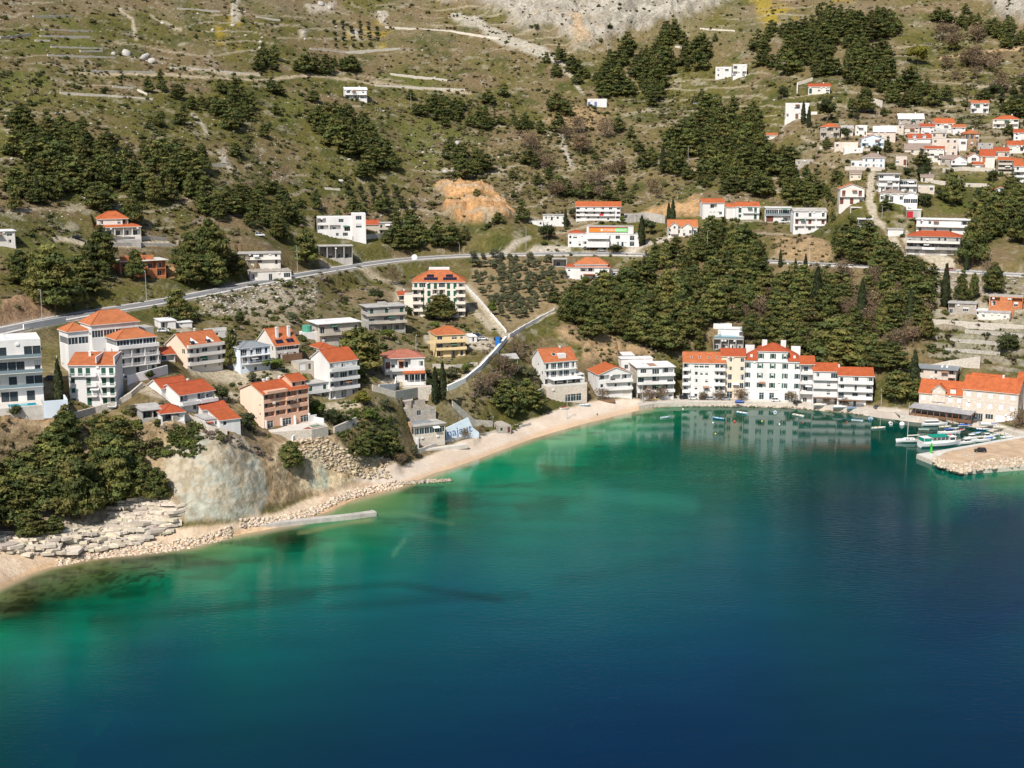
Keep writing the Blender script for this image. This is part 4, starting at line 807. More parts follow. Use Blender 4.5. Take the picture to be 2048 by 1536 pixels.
b.blk(w - 1.95, w + 4.0, 11, 18, b.H - 8, b.H + 1.2, GREYC, [""], roof=('flat', FLATG), base=10)
mb = MB(); mb.box(-w - 5.5, -w - 4.62, 3, 9, b.H - 4.2, b.H - 4.0); b.part('side_balcony', mb, OFFWHITE)
b = Bld('apartment_house', 'cream gabled apartment house, orange roof with two notched terraces', 'apartment house', 377, 446, 743, 692, 30, 14, 3)
b.main(OFFWHITE, ["s.s.s", "WdW.d", "WdW.d"], L=["..", "d.", "w.p"], roof=('gx', 4.0, TORANGE), sh=GREEN, bal=[(1, 0, 1.02, 1.5, 'solid'), (2, 0, 1.02, 1.5, 'solid'), (3, .0, 1.02, 1.2, 'solid')], wm2=PALEPEACH)
for x in (-3.2, 3.0):
    mb = MB(); mb.face([(x - 1.6, 1.2, b.H + 1.0), (x + 1.6, 1.2, b.H + 1.0), (x + .2, 4.2, b.H + 2.7)]); mb.box(x - 1.3, x - .1, 1.0, 2.4, b.H + .4, b.H + 1.9, 1); b.part('roof_terrace', mb, [WHITE, GLASS])
chimney(b.ro, 1, 8, b.H + 4, .8)
b = Bld('guest_house', 'blue-white two-tier house with slate-grey roof behind the dark conical tree', 'house', 482, 541, 741, 694, 27, 13, 3)
b.main(BLUEWHITE, ["w.d.w", "DdDd", "DdDd"], L=["", ".w", ".w"], roof=('hip', 1.0, FLATD), bal=[(1, .1, 1.02, 1.6, 'rail', WHITE), (2, .1, 1.02, 1.6, 'rail', WHITE)])
b = Bld('chimney_house', 'house with steep bright orange roof, two tall white chimneys and solar panels', 'house', 552, 598, 718, 690, 30, 14, 2)
b.main(OFFWHITE, ["dwd", "GG"], L=["", "v.v"], R=["", "w"], roof=('gx', 5.4, TORANGE), sh=BROWNSH)
for x in (-2.2, 2.6): chimney(b.ro, x, 3.2, b.H + 3.4, 2.6, .9)
sl_ = math.atan2(5.4, 7); solar(b.ro, -3.8, -.8, .6, b.H + .75, sl_, 1, 2); solar(b.ro, .6, 3.6, .6, b.H + .75, sl_, 1, 2)
mb = MB(); mb.box(-b.W / 2 + .5, b.W / 2 - 1, -4, -3.8, 0, 2.4); 
for k in range(6): mb.box(-b.W / 2 + .5 + k * 1.3, -b.W / 2 + .6 + k * 1.3, -3.78, -.02, 2.41, 2.5)
b.part('pergola', mb, WOOD)
b.blk(-1.0, 5.0, -9.5, -4.2, -3, -.2, BEIGE, ["gd"], roof=('flat', FLATG), base=4)
b = Bld('flat_roofed_house', 'beige house under a wide white flat roof above the row of orange roofs', 'house', 640, 718, 690, 646, 21, 11, 2)
b.main(BEIGE, ["d.d.w", "d.w..d"], L=["", ".w"], roof=('flat', FLATW, 1.1), bal=[(0, 0, .62, 1.4, 'solid'), (1, 0, .62, 1.4, 'solid'), (1, .64, 1, .8, 'solid')])
mb = MB(); mb.bar((-b.W / 2 - 3.2, 5, b.H - 3.2), (-b.W / 2 - 3.2, 5, b.H - .8), 1.9, 0, n=12); b.part('water_tank', mb, mat('tank_green', (.10, .36, .26), .5)); mb = MB(); mb.box(-b.W / 2 - 5.4, -b.W / 2 - .01, 2.6, 8, -5, b.H - 3.3); b.part('tank_base', mb, WHITE)
b = Bld('concrete_house', 'grey three-storey house with flat roof and green shutters left of the cream hotel', 'house', 737, 811, 661, 613, 18, 10, 3)
b.main(GREYC, ["OOO", "W.W.d", "C.C.C"], L=["", "o", "o"], roof=('flat', FLATG, .8), sh=GREEN, bal=[(1, .2, 1.02, 1.5, 'solid', BEIGE), (2, -.04, 1.02, 1.2, 'solid', BEIGE)])
mb = MB(); mb.box(-2, 1.5, 4, 7, b.H + .23, b.H + 1.4); b.part('stair_head', mb, GREYC)
b = Bld('cream_hotel', 'big cream hotel with orange hipped roof carrying dark solar panels below the road', 'hotel', 826, 930, 636, 564, -2, 15, 5)
b.main(CREAMW, ["o.D.D.o", "oCC.oCC.o".replace('.', ''), "oCCooCCo", "oCCooCCo", "CGCCGCCo"], L=["", "w", "w", "w", "w"], R=["", "", "w", "w", "w"], roof=('hip', 4.4, TORANGE), sh=GREEN, bal=[(k, -.01, .2, 1.3, 'solid') for k in (1, 2, 3, 4)] + [(k, .36, .64, 1.3, 'solid') for k in (2, 3)] + [(k, .82, 1.01, 1.3, 'solid') for k in (1, 2, 3, 4)])
sl_ = math.atan2(4.4, 7.5)
for x in (-6.6, 2.0): solar(b.ro, x, x + 6.2, .8, b.H + .7, sl_, 1, 5, d=1.9); solar(b.ro, x + 1.2, x + 4.4, 2.7, b.H + 1.85, sl_, 1, 3, d=1.9)
b.blk(-5, 4.5, 14.2, 19, b.H - 6, b.H + 4.6, WHITE, ["", "wwwww"], roof=('flat', FLATW), base=8); b.blk(-b.W / 2 - 4.2, -b.W / 2 - .02, 5, 13, 0, b.H * .6, CREAMW, ["", "", ""], base=8, roof=('flat', FLATG))
b = Bld('yellow_house', 'yellow three-storey house with orange hipped roof above a lawn', 'house', 873, 931, 713, 669, 14, 11, 3)
b.main(YELLOW, ["O.Od", "DdDw", "W.Ww"], L=["", ".w", ".w"], roof=('hip', 2.6, TORANGE), bal=[(1, -.02, 1.02, 1.4, 'solid'), (2, -.02, 1.02, 1.4, 'solid'), (2, -.3, -.03, 1.4, 'solid')])
b = Bld('red_tiled_house', 'low white house with faded red hipped tiles and a red canopy strip over its veranda', 'house', 770, 849, 765, 716, 8, 11, 2)
bank(b, -b.W / 2 - 3, b.W / 2 + 4, -7, 0, -3.0, .9); b.main(WHITE, ["dw.GGG", "CoCo.w"], roof=('hip', 2.2, TFADED), sh=BROWNSH, bal=[(1, .0, 1.0, 1.3, 'solid')])
w = b.W / 2; mb = MB(); mb.face([(-1, -3.6, b.h - .75), (w, -3.6, b.h - .75), (w, -1.32, b.h - .1), (-1, -1.32, b.h - .1)]); mb.face([(-1, -3.6, b.h - .9), (w, -3.6, b.h - .9), (w, -1.32, b.h - .25), (-1, -1.32, b.h - .25)]); b.part('canopy', mb, TORANGE)
mb = MB(); mb.box(-1, w, -3.5, -.01, -.6, -.02); mb.box(-1, w, -3.58, -3.4, -.58, .7); b.part('veranda', mb, WHITE); mb = MB()
for k in range(5): mb.box(-1 + (w + .9) * k / 4, -.8 + (w + .9) * k / 4, -3.38, -3.2, -.01, b.h - .9)
b.part('column', mb, WHITE)
deck(b.root, 'forecourt', [(-4, -6.5), (w + 4, -7), (w + 4, -3.6), (-4, -3.6)], -6, -.7, STONEB)
b = Bld('white_tall_house', 'tall white house with blank gable wall, orange roof and lattice attic screen', 'house', 661, 716, 795, 722, 31, 13, 4)
b.main(WHITE, ["O.O.O", "ooo", "oDo", "W.W.w"], L=["", "", "", ""], roof=('gx', 3.6, TORANGE), bal=[(1, 0, 1.02, 1.3, 'solid'), (2, 0, 1.02, 1.3, 'solid'), (3, 0, 1.02, 1.3, 'solid')])
w = b.W / 2; mb = MB()
for k in range(5):
    x = -w + .4 + k * (b.W - .8) / 5
    for a in range(4): mb.bar((x + a * .42, -1.22, b.h * 3 + 1.0), (x + .5 + a * .42, -1.22, b.H - .4), .05, n=4); mb.bar((x + .5 + a * .42, -1.25, b.h * 3 + 1.0), (x + a * .42, -1.25, b.H - .4), .05, n=4)
b.part('lattice_screen', mb, FRAME)
b.blk(-w - 8.5, -w - .02, 1.2, 13, 0, b.h * 2 - .6, WHITE, ["o.o", "C.C"], sh=GREEN, roof=('flat', FLATG, .4)); balcony(b.root, -w - 8.5, -w - .05, 1.2, b.h - .4, 1.1, 'solid'); b.blk(-w - 3.5, -w - .03, 13.1, 18, 2, b.h * 3, WHITE, ["", "", "o"], roof=('flat', FLATG))
b = Bld('peach_apartments', 'peach four-storey apartments with loggias and orange roofs above a walled pool terrace', 'apartment block', 530, 619, 850, 782, 34, 14, 4)
bank(b, -b.W / 2 - 1, b.W / 2 + 3, -11, 0, -3.2, 1.25); b.main(PEACH, ["T.T.T", "oooo", "oooo", "oooo"], L=["", "..s", "..s", "..."], roof=('gx', 2.6, TORANGE), wm2=PALEPEACH, loggia=1.7)
w = b.W / 2; b.blk(w * .35, w - .3, 1.2, 9, b.H - .1, b.H + 2.6, PEACH, ["w.w"], roof=('gx', 1.6, TORANGE), base=0); mb = MB(); mb.box(-w * .9, 0, -.9, 1.4, b.H - .02, b.H + .9); b.part('roof_terrace', mb, PEACH)
for x, y in ((-4, 7), (-1.5, 8.5), (3, 8)): chimney(b.ro, x, y, b.H + 2.4, .9, .8)
mb = MB(); mb.box(-.4, 2.6, -1.1, -.012, b.h * 3 - .2, b.h * 3 + .9); b.part('balcony', mb, PEACH)
mb = MB(); mb.box(-w + .2, -w + .5, -.9, -.01, -.2, b.h); mb.box(-w * .3, -w * .3 + .35, -.9, -.01, -.2, b.h); mb.box(w * .3, w * .3 + .35, -.9, -.01, -.2, b.h); mb.box(w - .5, w - .15, -.9, -.01, -.2, b.h); b.part('column', mb, WHITE)
mb = MB(); poly = [(-w - .5, -5.5), (2.0, -11.0), (9.0, -10.5), (w + 2.5, -5.0), (w + 1.5, -.02), (-w - .5, -.02)]; mb.prism(poly, -6.5, -.1); b.part('terrace', mb, STONEB)
mb = MB(); mb.prism([(-w - .3, -5.3), (2.1, -10.6), (8.8, -10.1), (w + 2.2, -4.9), (w + 1.3, -1.0), (-w - .3, -1.0)], -.098, -.02); b.part('paving', mb, pale_concrete)
mb = MB(); mb.prism([(.0, -8.6), (2.3, -10.3), (8.6, -9.8), (8.8, -4.4)], -.018, .03); b.part('pool_deck', mb, mat('red_deck', (.30, .10, .075), .8, .15, 1)); mb = MB(); mb.prism([(2.7, -9.9), (8.3, -9.5), (8.6, -5.4), (4.2, -5.2)], -.0, .16); b.part('pool_rim', mb, pale_concrete); mb = MB(); mb.prism([(3.3, -9.4), (7.9, -9.0), (8.1, -6.0), (4.6, -5.8)], .02, .175); b.part('pool', mb, POOLG)
mb = MB(); mb.box(w - 1, w + 2.3, -1.0, -.75, -.02, 2.2); mb.prism([(w + 2.2, -5), (w + 2.45, -5), (w + 1.5, -.7), (w + 1.2, -.7)], -.02, 1.5); b.part('terrace_wall', mb, WHITE)
b = Bld('red_roofed_villa', 'white two-storey villa with wide red roofs and upper balcony above the carport', 'house', 362, 429, 824, 785, 33, 13, 2)
b.main(WHITE, ["d.w.ww", "o.oo"], L=["", ".."], roof=('gx', 2.6, TRED), bal=[(1, 0, .5, 1.6, 'solid'), (1, .52, 1.03, 1.8, 'solid')])
w = b.W / 2; b.blk(-w - 1.5, w - 4, 8, 16, b.h, b.H + 1.4, WHITE, [""], roof=('gx', 2.2, TRED)); chimney(b.ro, 2, 8, b.H + 2.2, .7, .6); mb = MB(); mb.box(-w - .35, -w - .01, 1, 1.9, 2.6, 3.3); mb.box(-w - .35, -w - .01, 1, 1.9, 1.4, 2.1); b.part('air_conditioner', mb, FRAME)
b = Bld('carport', 'small open carport with a red hipped roof, below the red-roofed villa', 'carport', 324, 370, 848, 830, 14, 8, 1); b.main(WHITE, ["O"], R=["O"], roof=('hip', 1.8, TRED), loggia=4.0)
b = Bld('flat_shelter', 'flat grey concrete shelter on posts beside the red-roofed carport', 'shelter', 286, 326, 836, 820, 14, 10, 1); b.main(GREYC, ["OO"], roof=('flat', FLATG, .5), loggia=4.0)
b = Bld('cottage', 'little white cottage with orange L-shaped roof strip beside the peach apartments', 'house', 412, 456, 859, 841, 22, 9, 1)
b.main(WHITE, ["d.w.w"], roof=('flat', FLATG, .2), sh=GREEN); w = b.W / 2; b.blk(w - 3.6, w + 3.2, -2.2, 7, 0, b.H - .3, WHITE, ["w."], roof=('mono', 1.8, TORANGE)); b.blk(-1, w + 4, 9.1, 13, 0, b.H + 1.2, WHITE, [""], roof=('mono', 1.5, TRED)); mb = MB(); mb.box(-w + .4, -w + 2.3, -1.3, -.02, b.H - .9, b.H - .7); b.part('canopy', mb, TRED)
# ---- beach: restaurant, ruin, mural wall, pension
b = Bld('beach_restaurant', 'stone beach restaurant with long glazed upper room and flat roof', 'restaurant', 829, 890, 891, 850, 27, 10, 2)
b.main(STONE, ["W....", "GGGGGG"], L=["", "GG"], R=["", "GG"], roof=('flat', FLATG, .5)); w = b.W / 2; mb = MB()
for k in range(3): mb.box(-w + 1, w - 3, 3.0 + k * 2.2, 4.6 + k * 2.2, b.H + .23, b.H + .3 + .04 * k)
b.part('roof_sheet', mb, FLATD); b.blk(-w - 7, -w - .02, 2.5, 10, 0, b.H * .7, STONE, ["d.d"], roof=('flat', FLATD, .2)); b.blk(-w - 6.5, -w - 1.5, 5, 10, b.H * .7, b.H + 1.2, BEIGE, ["GG"], L=["G"], roof=('flat', FLATG, .2), base=0); mb = MB(); mb.box(-w - 1.6, -w - .4, 1.2, 2.3, 0, b.H + 1.6); mb.box(-w - 3.0, -w - 2.0, 2.0, 2.48, 0, b.H + 1.3); b.part('chimney', mb, mat('tan_plaster', (.56, .36, .22), .9, .15, .6)); mb = MB(); mb.box(-w - .2, w + 8, -3.2, -.6, -2, -.5); b.part('terrace', mb, pale_concrete); mb = MB(); mb.box(-w - .1, -w + .5, -2.6, -.02, -.4, b.H * .5); b.part('buttress', mb, WHITE)
b = Bld('roofless_ruin', 'roofless stone ruin with empty window holes behind the beach restaurant', 'ruin', 818, 872, 838, 815, 24, 9, 1); w = b.W / 2
mb = MB(); face_wall(mb, b.root, (-w, 0), 0, b.W, -4, b.H, [".w.c"], GREYC, STONE, [0, b.H]); mb.box(-w, -w + .4, .01, 9, -4, b.H + .8); mb.box(w - .4, w, .01, 9, -4, b.H - .8); mb.box(-w + .4, w - .4, 8.6, 9, -4, b.H + 1.0); mb.box(-.3, .1, .5, 8.5, -4, b.H - .4); b.part('wall', mb, RUBBLE); b.blk(-w - 8, -w - .03, 1, 8, 0, b.H - .3, RUBBLE, ["..w"], roof=('flat', FLATG)); b.blk(-w + 1.5, w - 5, 9.2, 13, 0, b.H + 2.6, OFFWHITE, ["d"], roof=('flat', FLATG))
b = Bld('mural_wall', 'pale blue beach wall with rising top and dark blue painted lettering', 'mural wall', 892, 958, 876, 848, 24, .5, 1); carve(b.P.x, b.P.y, b.yaw, -b.W / 2 - 3, b.W / 2 + 3, -12, 1.5, b.P.z - .2)
w = b.W / 2; MURAL = mat("mural_pale_blue", (.62, .72, .80), .9, .1, .5); mb = MB(); prof = [(-w, -3), (w, -3), (w, 1.6), (w - 2.5, 3.6), (w * .35, b.H + 2.2), (-w, b.H - .9)]
mb.face([(x, 0, z) for x, z in prof]); mb.face([(x, .4, z) for x, z in prof][::-1])
for i in range(len(prof)): a, c = prof[i], prof[(i + 1) % len(prof)]; mb.face([(a[0], 0, a[1]), (a[0], .4, a[1]), (c[0], .4, c[1]), (c[0], 0, c[1])])
b.part('wall', mb, MURAL)
def lettering(root, txt, x, y, z, size, m, name='lettering', ext=.01, rz=0.0, tilt=0.0, align='LEFT', bold=0.0):
    cu_ = bpy.data.curves.new(name, 'FONT'); cu_.body = txt; cu_.size = size; cu_.extrude = ext; cu_.offset = bold; cu_.align_x = align; cu_.resolution_u = 3
    to = bpy.data.objects.new(name, cu_); COL.objects.link(to); dg = bpy.context.evaluated_depsgraph_get(); me = bpy.data.meshes.new_from_object(to.evaluated_get(dg)); bpy.data.objects.remove(to); bpy.data.curves.remove(cu_)
    me.materials.clear(); me.materials.append(m); o = bpy.data.objects.new(name, me); COL.objects.link(o); o.location = (x, y, z); o.rotation_euler = (math.pi / 2, tilt, rz); o.parent = root; return o
NAVY = mat("mural_blue_paint", (.10, .16, .34), .8, .1, 1)
lettering(b.root, "najaut", -w + .5, -.02, .9, 4.3, NAVY, 'mural_lettering', tilt=math.radians(-7), bold=.02)
b = Bld('white_pension', 'white pension on a stone podium, orange roof with white dormer, at the beach end', 'guest house', 1098, 1174, 803, 772, 27, 7, 1)
w = b.W / 2; h0 = b.H; b.main(STONE, ["...TTT."], roof=('flat', pale_concrete)); mb = MB(); mb.box(-w, w, -.02, .1, h0 + .23, h0 + 1.1); b.part('balustrade', mb, OFFWHITE)
ro = b.blk(-w + 1.2, w - 1.6, 7.05, 19, h0 - .5, h0 + 9.6, WHITE, ["d.d.d.d", "dDDDd", "dDDDd"], L=["", "d.w", ".w."], R=["", "w", "w"], roof=('gx', 4.6, TORANGE)); 
for k in (1, 2): balcony(b.root, -w + 1.2, w - 1.5, 7.05, h0 - .5 + 3.37 * k, 1.3, 'rail', WHITE)
balcony(b.root, -w - 1.6, -w + 1.0, 12, h0 + 4, 1.5, 'solid'); mb = MB(); mb.box(-w + 2.6, w - .6, .6, 5.6, h0 + 2.7, h0 + 2.85); 
for x in (-w + 2.7, 0, w - .9): mb.box(x, x + .12, .7, .82, h0 + .23, h0 + 2.69)
b.part('awning', mb, AWN); mb = MB(); mb.box(-.4, 3.0, 8.0, 10.5, h0 + 9.4, h0 + 12.4); b.part('dormer', mb, WHITE, ro); chimney(ro, 2.5, 13, h0 + 13.6, 1.0); skylight(ro, -1.8, 9.5, h0 + 11.6, .65, 1.6, 1.4); b.blk(w - 1.55, w + 1.8, 6, 16, -.5, h0 + 3.4, WHITE, ["", "o"], roof=('flat', FLATW))
b = Bld('stone_hut', 'small grey stone hut with a brown door left of the white pension', 'hut', 1009, 1036, 735, 718, 24, 6, 1); b.main(RUBBLE, ["C.w"], roof=('gx', 1.4, FLATG), sh=BROWNSH)
b = Bld('gabled_house', 'white house with broad orange gable roof facing the beach', 'house', 1197, 1264, 794, 748, 20, 14, 3)
b.main(WHITE, ["g.g", "w.w.w", "oOo"], L=["", "", "w"], roof=('gy', 2.9, TORANGE), sh=OFFWHITE, bal=[(1, .2, 1.0, 1.2, 'solid'), (2, .2, 1.0, 1.2, 'solid')])
b = Bld('white_flats', 'white flat-roofed block with grey side wall and stacked balconies, facing the beach end', 'apartment block', 1274, 1347, 799, 735, 14, 14, 4)
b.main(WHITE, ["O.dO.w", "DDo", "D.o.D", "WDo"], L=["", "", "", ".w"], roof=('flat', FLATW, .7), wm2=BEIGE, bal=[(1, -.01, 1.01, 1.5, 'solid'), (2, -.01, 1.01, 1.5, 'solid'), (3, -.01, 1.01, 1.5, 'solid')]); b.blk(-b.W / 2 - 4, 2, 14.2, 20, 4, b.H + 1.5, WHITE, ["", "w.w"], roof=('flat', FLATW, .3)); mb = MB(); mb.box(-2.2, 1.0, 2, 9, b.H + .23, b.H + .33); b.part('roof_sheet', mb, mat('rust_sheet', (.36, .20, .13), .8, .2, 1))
# ---- waterfront row on the quay
b = Bld('balcony_flats', 'white five-row waterfront block with orange roof and four roof windows', 'apartment block', 1366, 1448, 799, 726, 3, 12, 5)
b.main(WHITE, ["O.w.w.wO", "o.w.w.wo", "o.w.w.wo", "o.www.wo".replace('.w.', '.w.'), "o.WWW.Wo"], L=["", "w", "w", "w", ""], roof=('gx', 3.6, TORANGE), bal=[(k, -.02, .16, 1.2, 'solid') for k in (1, 2, 3, 4)] + [(k, .74, 1.01, 1.2, 'solid') for k in (1, 2, 3, 4)])
for x in (-5.5, -2, 2, 5.5): skylight(b.ro, x, 2.2, b.H + 1.55, math.atan2(3.6, 6))
b = Bld('narrow_townhouse', 'narrow cream townhouse with dark red roof squeezed beside the big white hotel', 'house', 1441, 1488, 797, 713, 2, 11, 5)
b.P = b.P; b.main(CREAM, [".T.d", ".v.v", ".v.v", ".w.w", ".w.w"], roof=('gx', 2.4, TRED)); chimney(b.ro, -3, 6, b.H + 2.0, 1.2); chimney(b.ro, -1, 6.5, b.H + 2.2, 1.2)
b = Bld('waterfront_hotel', 'tall white waterfront hotel with raised middle, red hipped roofs and green shutters', 'hotel', 1488, 1598, 800, 723, 1, 15, 4)
w = b.W / 2; k = b.W / 110.0; b.main(WHITE, ["w..T.T..T..", "p.p.p.p.p", "p.p.p.p.p", "p.p.p.p.p"], L=["", "w", "w", "w"], R=["", "w", "w", "w"], sh=GREEN, roof=('flat', FLATW))
cx0, cx1 = -w + 26 * k, w - 26 * k; b.blk(cx0, cx1, -.25, 12, b.H + .05, b.H + 4.4, WHITE, ["p.p.p"], sh=GREEN, roof=('hip', 2.6, TRED), base=.2)
for x0, x1, sg in ((-w, cx0 - .1, 1), (cx1 + .1, w, -1)):
    mb = MB(); xi, xo = (x1, x0) if sg > 0 else (x0, x1); z0, z1 = b.H + .25, b.H + 4.6
    mb.face([(xo - .3 * sg, -.5, z0), (xi, -.5, z0), (xi, 7, z1), (xo + 1.5 * sg, 7, z0 + 2.4)]); mb.face([(xo - .3 * sg, -.5, z0), (xo + 1.5 * sg, 7, z0 + 2.4), (xo - .3 * sg, 12, z0)]); mb.face([(xo + 1.5 * sg, 7, z0 + 2.4), (xi, 7, z1), (xi, 12, z0), (xo - .3 * sg, 12, z0)]); ro = mb.build('wing_roof', TRED, b.root)
    mb = MB(); mb.box((x0 + x1) / 2 - .5, (x0 + x1) / 2 + .5, 1.4, 3.4, b.H + .5, b.H + 2.3); mb.build('dormer', [WHITE], ro); mb = MB(); mb.box(min(xo, xo + 4 * sg) + .02, max(xo, xo + 4 * sg) - .02, 12.05, 15, b.H + .24, b.H + 4.6); b.part('stair_tower', mb, WHITE)
for x in (cx0 + 1.5, cx1 - 3): mb = MB(); mb.box(x, x + 2.2, 7, 9, b.H + 5, b.H + 8.0); b.part('lift_housing', mb, WHITE)
mb = MB(); mb.box(-w - .15, w + .15, -.4, -.26, b.H - .4, b.H - .05); mb.box(-w + .02, w - .02, -.12, -.01, b.H / 4 * 1.02, b.H / 4 * 1.02 + .25); b.part('cornice', mb, WHITE); mb = MB(); mb.box(-w, w, -4, -.3, -2, .12); b.part('terrace', mb, pale_concrete)
b = Bld('linked_house', 'short white house with orange roof tight against the right side of the big hotel', 'house', 1599, 1626, 806, 729, 6, 11, 4); b.main(WHITE, ["O", "o", "o", "o"], roof=('gx', 2.6, TORANGE)); 
for k in (1, 2, 3): balcony(b.root, -b.W / 2, b.W / 2, 0, b.h * k, .9, 'solid')
b = Bld('linked_house', 'white waterfront house with plain balcony walls, middle of the linked row', 'house', 1625, 1674, 809, 743, 6, 11, 4); b.main(WHITE, ["d.w.d", "..d.", "..d.", "w.D"], roof=('gx', 2.6, TORANGE), bal=[(k, 0, 1.0, 1.2, 'solid') for k in (1, 2, 3)]); mb = MB(); mb.box(-b.W / 2, b.W / 2, -3.2, -1.25, b.h - .35, b.h - .25); b.part('pergola', mb, WOOD)
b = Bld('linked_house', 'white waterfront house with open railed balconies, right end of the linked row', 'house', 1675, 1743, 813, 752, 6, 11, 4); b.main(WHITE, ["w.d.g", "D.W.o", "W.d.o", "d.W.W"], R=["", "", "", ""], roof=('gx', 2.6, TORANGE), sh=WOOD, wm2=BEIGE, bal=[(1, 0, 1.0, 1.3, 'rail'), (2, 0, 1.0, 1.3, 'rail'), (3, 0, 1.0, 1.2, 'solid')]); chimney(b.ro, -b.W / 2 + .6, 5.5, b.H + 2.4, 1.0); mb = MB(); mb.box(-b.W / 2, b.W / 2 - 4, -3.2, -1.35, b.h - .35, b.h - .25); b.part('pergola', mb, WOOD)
b = Bld('old_stone_house', 'stone house with white shutters, gabled bay and orange roof behind the harbour canopy', 'house', 1838, 1923, 830, 788, -10, 11, 2)
b.main(STONE, ["g.d.g", "cc.C.cc".replace('.', '')], L=["", "c.c"], roof=('gx', 4.6, TORANGE), sh=WHITESH); w = b.W / 2; b.blk(-3.6, 1.6, -.35, 4.5, b.H - .4, b.H + 1.6, STONE, [".c."], sh=WHITESH, roof=('gy', 2.2, TORANGE), base=3); b.blk(3.4, 5.6, .3, 3.4, b.H + .3, b.H + 2.2, OFFWHITE, ["c"], sh=WHITESH, roof=('flat', TORANGE), base=.6)
b = Bld('old_stone_warehouse', 'long three-storey stone house with white shutters and bright orange roof at the harbour', 'house', 1925, 2030, 845, 782, -12, 11, 3)
b.main(STONE, ["gDWgg", "ccccc", "ccccc"], L=["", "", "c"], R=["", "c", "c"], roof=('gx', 4.8, TORANGE), sh=WHITESH); w = b.W / 2; mb = MB(); mb.box(-w + .03, w - .03, -.08, -.005, b.h * 2 - .15, b.h * 2 + .02); mb.box(-w + .03, w - .03, -.08, -.005, b.H - .35, b.H - .12); b.part('string_course', mb, OFFWHITE); chimney(b.ro, 3.5, 5.5, b.H + 4.6, .9); b.blk(-w + .5, w - 9, 11.1, 16, 3, b.H + 2.2, STONE, [""], roof=('gx', 2.0, TORANGE))
b = Bld('slate_roofed_house', 'low stone house with grey slab roof tucked behind the harbour stone houses', 'house', 1832, 1909, 766, 738, -6, 10, 2); b.main(STONE, ["d.w.O", "o.w.o"], roof=('flat', FLATD, .8)); b.blk(-b.W / 2 - 6, -b.W / 2 - .02, 1, 8, 0, b.H * .8, OFFWHITE, ["w."], roof=('flat', FLATG)); mb = MB(); mb.bar((2, 4, b.H + .6), (2, 5.4, b.H + .6), .45, n=10); mb.bar((4, 4, b.H + .6), (4, 5.4, b.H + .6), .45, n=10); b.part('water_heater', mb, FRAME)
b = Bld('harbour_annex', 'white house with orange roof beyond the stone warehouse at the photo edge', 'house', 2034, 2085, 796, 762, -10, 9, 2); b.main(WHITE, ["d.w", "o.o"], roof=('gx', 2.4, TORANGE), bal=[(1, 0, 1, 1.2, 'rail')])
b = Bld('pool_villa', 'low white villa with blue pool on a podium, deep in the pine wood', 'villa', 1427, 1486, 700, 678, -2, 8, 1)
w = b.W / 2; b.main(GREYC, ["OOOO"], roof=('flat', FLATG), loggia=2); mb = MB(); mb.box(-w + .6, w - 3, .12, 4.4, b.H + .23, b.H + 1.05); b.part('pool', mb, POOLW); mb = MB(); mb.box(-w, w, .02, .1, b.H + .23, b.H + 1.0); b.part('railing', mb, _gb); b.blk(-w + 1.5, w - .5, 8.05, 15, b.H - 1, b.H + 3.4, WHITE, ["D....w"], roof=('flat', FLATW, .3)); b.blk(-w - 1, w - 6, 15.1, 19, b.H - 1, b.H + 4.4, WHITE, ["..."], roof=('flat', FLATW))
# ---- above the road
b = Bld('modern_block', 'white modern cube house with dark terraces on a concrete base above the road', 'house', 635, 731, 476, 435, 1, 12, 3)
w = b.W / 2; b.main(WHITE, ["d.wWw.", "oo.Do.".replace('.', ''), "o.W.."], roof=('flat', FLATW), loggia=1.8); b.blk(w - 7, w + .2, -1.3, 11, 0, b.H + 1.7, WHITE, ["", "W", "W"], roof=('flat', FLATW)); 
b = Bld('concrete_garage', 'unfinished grey concrete garage with open bays under the white modern block', 'garage', 638, 705, 516, 488, 3, 8, 1); b.main(GREYC, ["oooo"], roof=('flat', FLATG, .4), loggia=5)
b = Bld('little_house', 'small grey-beige house right of the white modern block', 'house', 758, 788, 470, 446, 2, 9, 2); b.main(BEIGE, ["w.d", "d.d"], roof=('flat', FLATG, .4), bal=[(1, 0, 1.02, 1.2, 'solid')]); b.blk(-b.W / 2 - 7, -b.W / 2 - .02, .5, 8, 0, b.H * .9, BEIGE, ["..w", "."], roof=('gx', 2.0, TRED))
b = Bld('roadside_house', 'low flat-roofed white house with balcony beside the coast road', 'house', 478, 560, 511, 489, 1, 10, 2); b.main(OFFWHITE, ["w.W.d", "oWo.w"], roof=('flat', FLATG, .5), bal=[(1, 0, 1.01, 1.3, 'rail', OFFWHITE)])
b = Bld('roadside_ruin', 'half-ruined white building with a rubble-covered roof by the road', 'ruin', 500, 582, 544, 526, 8, 10, 1); b.main(OFFWHITE, ["o.d.W"], roof=('flat', RUBBLE, .2)); mb = MB()
for k in range(60): x, y = random.uniform(-b.W / 2, b.W / 2), random.uniform(.5, 9.5); s = random.uniform(.2, .6); mb.box(x - s, x + s, y - s, y + s, b.H + .23, b.H + .23 + s * .8)
b.part('rubble', mb, RUBBLE)
b = Bld('hipped_villa', 'villa with two-tier orange hipped roof and columned porch above the road', 'villa', 197, 281, 472, 455, 6, 13, 1)
